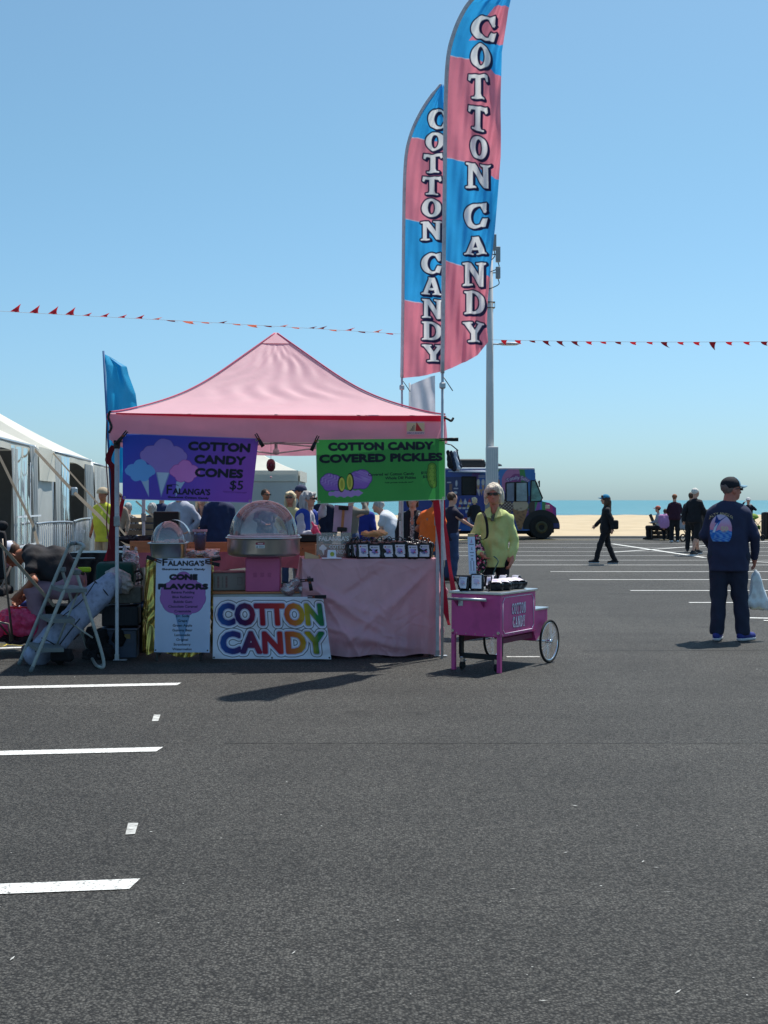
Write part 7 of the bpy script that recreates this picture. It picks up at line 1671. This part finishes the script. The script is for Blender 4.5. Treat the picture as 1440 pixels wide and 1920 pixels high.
for sgx in (1,):
    zl = Z(646, YP); MB().tube([(0, 0, zl+.02), (.35, -.1, zl)], .03, 8).build('lamp_arm', pgm, lp); ly = MB().lathe((0, 0, 0), [(0, -.05), (.18, -.045), (.26, 0), (.2, .05), (0, .07)], 18, sx=1.6, sy=.7).build('lamp_head', pgm, lp); ly.location = (.68, -.15, zl)
    ph_ = MB().box((.45, -.15, zl+.10), (.08, .08, .08), b=.02).build('photocell', black_plastic, lp)
red_pl = mat('red_pennant_plastic', (206, 36, 48), .5, trans=.35, var=.1); orange_pl = mat('salmon_pennant_plastic', (226, 120, 96), .5, trans=.4, var=.1); dark_pl = mat('dark_red_pennant_plastic', (140, 22, 34), .5, trans=.2)
def pennants(pts, Yf, pen, label, cm_):
    o = empty('pennant_string', pts[0], 0, label, 'bunting')
    MB().tube(pts, .006, 4, cap=False).build('cord', cm_, o)
    for (px, py, Y, w_, h_, drift, m, curl) in pen:
        q = P(px, py, Y); nn = 5; vs = []; fs = []
        for i in range(nn+1):
            t = i/nn; hw = w_/2*(1-t); cx_ = drift*t*t*w_; yy = curl*math.sin(t*2.4)*abs(h_); zz_ = -h_*t+(.25*abs(h_)*t*t*t if curl > .3 else 0)
            vs += [q+Vector((cx_-hw, yy, zz_)), q+Vector((cx_+hw, yy+curl*.1*w_, zz_))]
        for i in range(nn): fs.append((2*i, 2*i+1, 2*i+3, 2*i+2))
        MB().add(vs, fs, True).build('pennant', m, o)
    place_children(o)
rr = random.Random(2)
cordm = mat('pale_cord', (176, 180, 186), .7)
leftp = [27, 63, 98, 130, 160, 193, 226, 259, 290, 320, 352, 384, 413, 443, 472, 502, 528, 554, 582, 600, 624, 652, 678, 704, 730]
def ly_(px): return 583+max(px, 0)**.9*43/750**.9+min(px, 0)*.06-2.5*math.sin(px/750*math.pi)
pen = []
for i, px in enumerate(leftp):
    Y = 36+px/750*10; py = ly_(px)
    if i < 4: pen.append((px, py, Y, .28, -.19, .6, red_pl, .35))
    elif i < 8: pen.append((px, py, Y, .26, -.08-.02*(i % 2), .7, red_pl, .9))
    elif i in (10, 14): pen.append((px, py, Y, .34, .12, .9, orange_pl, .8))
    elif i < 19: pen.append((px, py, Y, .28, .06*(1 if i % 2 else -1), .8, orange_pl if i % 3 else dark_pl, 1.2))
    else: pen.append((px, py, Y, .28, -.09 if i % 2 else .07, .9, [red_pl, dark_pl, orange_pl][i % 3], 1.0))
pennants([P(px, ly_(px), 36+px/750*10) for px in range(-60, 900, 40)]+[P(918, 634, YP-.3)], 40, pen, 'string of small red and salmon pennants blown flat, left of the light pole', cordm)
rightp = [945, 971, 998, 1023, 1049, 1077, 1104, 1131, 1159, 1187, 1218, 1245, 1276, 1306, 1336, 1367, 1400, 1433]
def ry_(px): return 637+(px-920)/520*3.5+2.2*math.sin((px-920)/520*math.pi)
pen = []
for i, px in enumerate(rightp):
    Y = YP-.4-(px-920)/520*5; k = [1.0, .9, .55, 1.0, 1.0, .95, .8, .6, .65, .75, .6, 1.05, .7, .8, 1.4, .8, .75, .9][i]
    pen.append((px, ry_(px), Y, .24, .20*k, .9-.5*(i == 14)-.6*(i == 0), dark_pl if i % 3 == 2 or 3 <= i <= 4 else red_pl, .15 if k > .9 else .6))
pennants([P(918, 637, YP-.3)]+[P(px, ry_(px), YP-.4-(px-920)/520*5) for px in range(930, 1500, 26)], 44, pen, 'string of red triangular pennants right of the light pole', cordm)

# ================================================================== ICE CREAM TRUCK
YT = 51.0; x1 = X(1040, YT); sc_ = YT/2400
tk = empty('ice_cream_truck', (X(900, YT), YT, 0), 0, 'colourful step-van ice cream truck parked at the edge of the beach', 'truck')
def TX(px): return (px-900)*sc_
def TZ(py): return EYE-(py-938)*sc_
xb0, xb1 = TX(752), TX(997); zt0, zb_ = TZ(881), TZ(994); WD = 2.1
canv_w = xb1-xb0+.0; canv_h = zt0-zb_
c = Canvas(canv_w, canv_h, .024, (34, 62, 148))
def cu(px): return (px-752)*sc_
def cvv(py): return (994-py)*sc_
yy = c.V; c.put(.35*(c.V > cvv(900)), (44, 96, 190)); c.put(np.clip((cvv(978)-c.V)/.3+.0, 0, .6), (40, 128, 206))
# rainbow swirls toward the cab
for (r0_, r1_, col) in ((.0, .34, (150, 60, 130)), (.34, .62, (196, 120, 170)), (.62, .84, (60, 130, 206)), (.84, 1.12, (64, 148, 74)), (1.12, 1.5, (44, 104, 190)), (1.5, 1.8, (96, 60, 150))):
    d = np.hypot(c.U-cu(965), (c.V-cvv(905))*1.0); c.put(((d > r0_) & (d < r1_) & (c.V > cvv(925))).astype(float), col)
for k_, (a, b, col) in enumerate(((968, 990, (60, 144, 72)), (978, 996, (40, 120, 196)))): c.poly([(cu(a), cvv(881)), (cu(b), cvv(881)), (cu(b+4), cvv(930)), (cu(a+8), cvv(930))], col)
for k_, (o_, col) in enumerate(((0, (72, 150, 80)), (7, (60, 120, 196)), (14, (170, 80, 160)), (22, (120, 70, 160)), (30, (70, 60, 130)))): c.poly([(cu(972+o_*.2), cvv(968)), (cu(1000), cvv(926+o_)), (cu(1000), cvv(934+o_)), (cu(978), cvv(975+o_*.4))], col)
# giant cones
for (x0, x1_, top, bot, col, cream) in ((955, 985, 953, 992, (176, 128, 84), (212, 190, 160)), (925, 955, 955, 994, (128, 92, 70), (206, 194, 176)), (985, 1002, 956, 992, (54, 44, 40), (70, 56, 50))):
    c.poly([(cu(x0), cvv(top)), (cu(x1_), cvv(top)), (cu((x0+x1_)/2+3), cvv(bot)), (cu((x0+x1_)/2-4), cvv(bot))], col); c.ell(cu((x0+x1_)/2), cvv(top-6), (x1_-x0)/2*sc_, .22, cream)
c.put(np.clip(np.sin(c.U*23+2*np.sin(c.V*13))*np.sin(c.V*27+c.U*8), 0, 1)*((c.U > cu(920)) & (c.V < cvv(952)))*.6, (60, 40, 40))
c.ell(cu(938), cvv(950), .42, .32, (96, 66, 58)); c.put(np.clip(np.sin(c.U*47)*np.sin(c.V*51), 0, 1)*(np.hypot((c.U-cu(938))/.42, (c.V-cvv(950))/.32) < 1), (226, 214, 200))
# menu: cones in rows, sundaes, snow cone
for i, px in enumerate((893, 902, 909, 916, 923, 930)): c.poly([(cu(px-3), cvv(910)), (cu(px+3), cvv(910)), (cu(px), cvv(922))], (206, 160, 110)); c.ell(cu(px), cvv(905), .06, .12, [(236, 230, 216), (226, 222, 214), (170, 110, 80), (232, 228, 220), (150, 90, 70), (190, 130, 90)][i])
for i, px in enumerate((893, 898, 906, 912)): c.poly([(cu(px-3), cvv(918)), (cu(px+3), cvv(918)), (cu(px+2), cvv(930))], [(226, 222, 214), (190, 150, 110), (206, 160, 110), (226, 214, 190)][i])
for r_ in range(2):
    for i in range(5 if r_ else 3): px = 843+i*8+(18 if not r_ else 0); c.poly([(cu(px-3), cvv(942+r_*9)), (cu(px+3), cvv(942+r_*9)), (cu(px), cvv(935+r_*9))], [(214, 170, 120), (226, 226, 230), (180, 60, 60), (90, 60, 50), (220, 190, 70)][i]); c.rect(cu(px-3), cvv(945+r_*9), cu(px+3), cvv(942+r_*9), (232, 228, 220))
c.ell(cu(852), cvv(969), .22, .22, (206, 90, 60)); c.ell(cu(848), cvv(970), .14, .20, (96, 160, 70)); c.ell(cu(851), cvv(963), .13, .10, (220, 180, 60)); c.poly([(cu(842), cvv(972)), (cu(862), cvv(974)), (cu(856), cvv(991)), (cu(847), cvv(991))], (222, 224, 234))
for px, col in ((870, (206, 90, 70)), (876, (232, 226, 216)), (882, (190, 50, 60))): c.poly([(cu(px-3), cvv(970)), (cu(px+3), cvv(970)), (cu(px+1), cvv(982)), (cu(px-1), cvv(982))], col)
wt = (232, 232, 238)
c.text('WAFFLE CONES', cu(920), cvv(896.5), .075, wt, fit=.52); c.text('SUNDAES', cu(845), cvv(935), .085, wt, fit=.42, fatten=.01); c.text('SLUSH', cu(875), cvv(961), .09, wt, fit=.22, fatten=.01)
m_ = c.tmask('Totally Salty', cu(966), cvv(899), .13, fit=.85, arc=.75); c.put(c.fat(.035), (120, 60, 140)); c.put(m_, (236, 226, 240))
c.rect(cu(893), cvv(893.5), cu(905), cvv(892.5), wt, .8); c.rect(cu(893), cvv(896), cu(905), cvv(895), wt, .8)
c.rect(cu(833), cvv(930), cu(862), cvv(895), (28, 50, 110)); c.rect(cu(836), cvv(906), cu(843), cvv(904.5), wt); c.rect(cu(848), cvv(917), cu(856), cvv(915.5), wt); c.ell(cu(851), cvv(924), .07, .05, wt); c.ell(cu(853), cvv(907), .04, .12, (210, 214, 226)); c.rect(cu(840), cvv(920), cu(845), cvv(908), (150, 110, 90))
ypl = -WD/2-.004
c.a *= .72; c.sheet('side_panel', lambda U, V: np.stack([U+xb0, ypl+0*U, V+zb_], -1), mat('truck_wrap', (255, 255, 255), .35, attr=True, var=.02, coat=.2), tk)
# hull: box body plus sloping cab and snub bonnet (profile extruded across)
pf = [(xb0, zb_), (xb0, zt0), (TX(994), zt0), (TX(1000), TZ(915)), (TX(1011), TZ(940)), (TX(1024), TZ(943)), (TX(1036), TZ(952)), (TX(1037), TZ(978)), (TX(1030), TZ(984)), (TX(1012), TZ(990)), (TX(1000), zb_)]
MB().prism([(a, -WD/2, b) for a, b in pf], (0, WD, 0)).build('body', mat('truck_blue_paint', (32, 66, 140), .35, coat=.2), tk)
# cab side print
W_, H_ = TX(1038)-xb1, TZ(881)-zb_; c = Canvas(W_, H_, .02, (44, 96, 180))
def k2(px): return (px-997)*sc_
for o_, col in ((-8, (60, 60, 130)), (0, (44, 150, 196)), (8, (70, 120, 206)), (14, (66, 150, 84)), (21, (206, 60, 140)), (34, (150, 60, 150))):
    c.poly([(k2(996+o_), cvv(940)), (k2(1010+o_), cvv(944)), (k2(1016+o_), cvv(960)), (k2(1016+o_), cvv(990)), (k2(992+o_), cvv(990)), (k2(996+o_), cvv(960))], col)
c.poly([(0, cvv(960)), (k2(1003), cvv(938)), (k2(1008), cvv(948)), (0, cvv(980))], (150, 84, 170)); c.poly([(0, cvv(944)), (k2(1000), cvv(932)), (k2(1003), cvv(938)), (0, cvv(958))], (66, 146, 90))
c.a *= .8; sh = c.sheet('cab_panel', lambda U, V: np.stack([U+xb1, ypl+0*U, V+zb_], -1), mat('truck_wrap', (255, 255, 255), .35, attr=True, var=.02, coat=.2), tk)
pgn = [(a-xb1, b-zb_) for a, b in pf[2:]]+[(0, 0), (0, H_)]
pgn = [(0, H_)]+[(a-xb1, b-zb_) for a, b in pf[3:]]+[(0, 0)]
kf = (sd_poly(c.U, c.V, pgn) < .008).reshape(-1); bm = bmesh.new(); bm.from_mesh(sh.data); bm.verts.ensure_lookup_table(); bmesh.ops.delete(bm, geom=[v for v in bm.verts if not kf[v.index]], context='VERTS'); bm.to_mesh(sh.data); bm.free()
MB().box(((xb0+TX(996))/2, 0, zt0+.03), (TX(997)-xb0, WD+.05, .07), b=.02).build('roof', mat('truck_white', (214, 216, 220), .4), tk)
glass = mat('dark_glass', (14, 18, 24), .25, var=.0, spec=.3); cabgl = clear_film('cab_glass', (150, 176, 176), haze=.35, gloss=.6)
def pane(pts, m, name='window', dy=.012, fr=True):
    o = MB().prism([(TX(a), ypl-.004, TZ(b)) for a, b in pts], (0, -.010, 0)).build(name, m, tk)
    if fr:
        f_ = MB(); pp_ = [(TX(a), ypl-.016, TZ(b)) for a, b in pts]; f_.tube(pp_+[pp_[0]], .028, 6, cap=False); f_.build('window_frame', black_plastic, o)
pane([(863, 895), (889, 895), (889, 928), (863, 928)], glass, 'serving_window')
pane([(944, 906), (960, 905), (960, 940), (944, 940)], mat('grey_glass', (92, 104, 128), .15, var=.25, vscale=2, coat=.6)); pane([(962, 905), (983, 905), (984, 940), (962, 940)], mat('pale_glass', (128, 150, 158), .15, var=.35, vscale=1.5, coat=.6))
pane([(990, 902), (998, 902), (1011, 934), (1007, 940), (989, 940)], mat('teal_glass', (84, 140, 132), .15, var=.4, vscale=3, coat=.6), 'door_window')
MB().prism([(TX(1001)+.0, -WD/2+.1, TZ(905)), (TX(1010.5), -WD/2+.1, TZ(935)), (TX(1010.5), WD/2-.1, TZ(935)), (TX(1001), WD/2-.1, TZ(905))], (.015, 0, .006)).build('windscreen', glass, tk)
MB().box(((TX(1030)+TX(1042))/2, 0, TZ(985)), (TX(1042)-TX(1030), WD+.1, .20), b=.03).build('bumper', mat('bumper_paint', (40, 48, 96), .4), tk)
MB().box((TX(1020), -WD/2-.02, TZ(950)), (.18, .05, .16), b=.02).build('marker_light', mat('amber_lamp', (210, 190, 170), .3), tk)
MB().tube([(TX(1002), -WD/2-.2, TZ(903)), (TX(1004), -WD/2-.3, TZ(912))], .02, 6).build('mirror_arm', black_plastic, tk); MB().box((TX(1003.5), -WD/2-.3, TZ(908)), (.04, .16, .26), b=.02).build('mirror', black_plastic, tk)
arch = MB(); cxw = TX(1009); czw = .50
arch.add([(cxw+.72*math.cos(a), ypl-.006, max(czw+.66*math.sin(a), zb_-.02)) for a in np.linspace(-.15, math.pi+.15, 26)], [tuple(range(26))]); arch.build('wheel_arch', black_plastic, tk)
MB().box(((xb0+xb1)/2, 0, .42), (xb1-xb0-.3, WD-.3, .42), b=.03).build('chassis', mat('chassis_black', (20, 20, 22), .8), tk); MB().box((TX(1010), 0, .50), (1.0, WD-.35, .5), b=.03).build('chassis', mat('chassis_black', (20, 20, 22), .8), tk)
for xw in (cxw, TX(800)):
    for y_ in (-WD/2+.05, WD/2-.05):
        wq = MB().tube([(xw, y_-.13, czw-.02), (xw, y_-.11, czw-.02), (xw, y_+.11, czw-.02), (xw, y_+.13, czw-.02)], [.42, .47, .47, .42], 30).build('wheel', rubber, tk)
        MB().lathe((0, 0, 0), [(0, -.02), (.10, -.02), (.12, 0), (.22, .0), (.27, -.03), (.28, .0)], 24).build('hubcap', mat('dark_hub', (70, 68, 50), .4, metal=.6), wq)
        wq.children[0].location = (xw, y_-.14 if y_ < 0 else y_+.14, czw-.02); wq.children[0].rotation_euler = (R(90), 0, 0)
MB().prism([(TX(838), -WD/2-.02, TZ(886)), (TX(902), -WD/2-.02, TZ(885)), (TX(928), -WD/2-.5, TZ(891)), (TX(902), -WD/2-.5, TZ(888))], (0, 0, .05)).build('awning', mat('awning_silver', (160, 170, 184), .5), tk)
F = Field(); F.rbox((0, 0, 0), (.55, .35, .09), .12); q = F.build('roof_unit', black_plastic, tk, .04); q.location = (TX(877), 0, TZ(871))
q = MB().lathe((0, 0, 0), [(.5, 0), (.48, .06), (.25, .15), (0, .18)], 24, sx=1).build('roof_fan', black_plastic, tk); q.location = (TX(918), 0, TZ(874)); MB().tube([(TX(914), 0, TZ(880)), (TX(914), 0, TZ(872))], .05, 8).build('fan_stem', galv, tk); MB().tube([(TX(922), 0, TZ(880)), (TX(922), 0, TZ(872))], .05, 8).build('fan_stem', galv, tk)
# low yellow and cream boards leaning by the truck
bb = empty('sign_board', (X(862, 46), 46, 0), R(-4), 'low cream and yellow boards on the ground in front of the truck', 'board')
MB().box((0, 0, .10), (.95, .5, .03), b=.01).build('cream_board', mat('cream_board', (226, 206, 160), .8), bb); MB().box((.46, 0, .22), (.14, .4, .44), b=.03).build('yellow_end', mat('yellow_plastic', (222, 176, 40), .5), bb); MB().box((-.4, 0, .05), (.1, .4, .10)).build('foot_block', mat('cream_board', (226, 206, 160), .8), bb)
# clothing hung from a rail behind the green banner
hr = empty('hanging_clothes', P(846, 845, 22), 0, 'dark tote bags and clothes hanging at the right edge of the green banner', 'clothes rack')
MB().tube([(-.125, .05, -Z(845, 22)), (-.125, .05, .10), (-.10, 0, .12), (.0, 0, .10), (.12, 0, .0)], .01, 6).build('stand_rail', black_plastic, hr)
for i, (dx, m_, h_) in enumerate(((-.06, black_cloth, .26), (-.0, mat('ink_cloth', (30, 40, 60), .8), .30), (.06, mat('white_blue_cloth', (196, 204, 216), .8, var=.2, vscale=12), .30), (.09, mat('ink_cloth', (30, 40, 60), .8), .26))):
    F = Field(); F.cap((dx, i*.03, -.02), (dx+.05, i*.03, -h_), .03, .055, .03); F.fold(.006, 40, i); F.build('garment', m_, hr, .014)
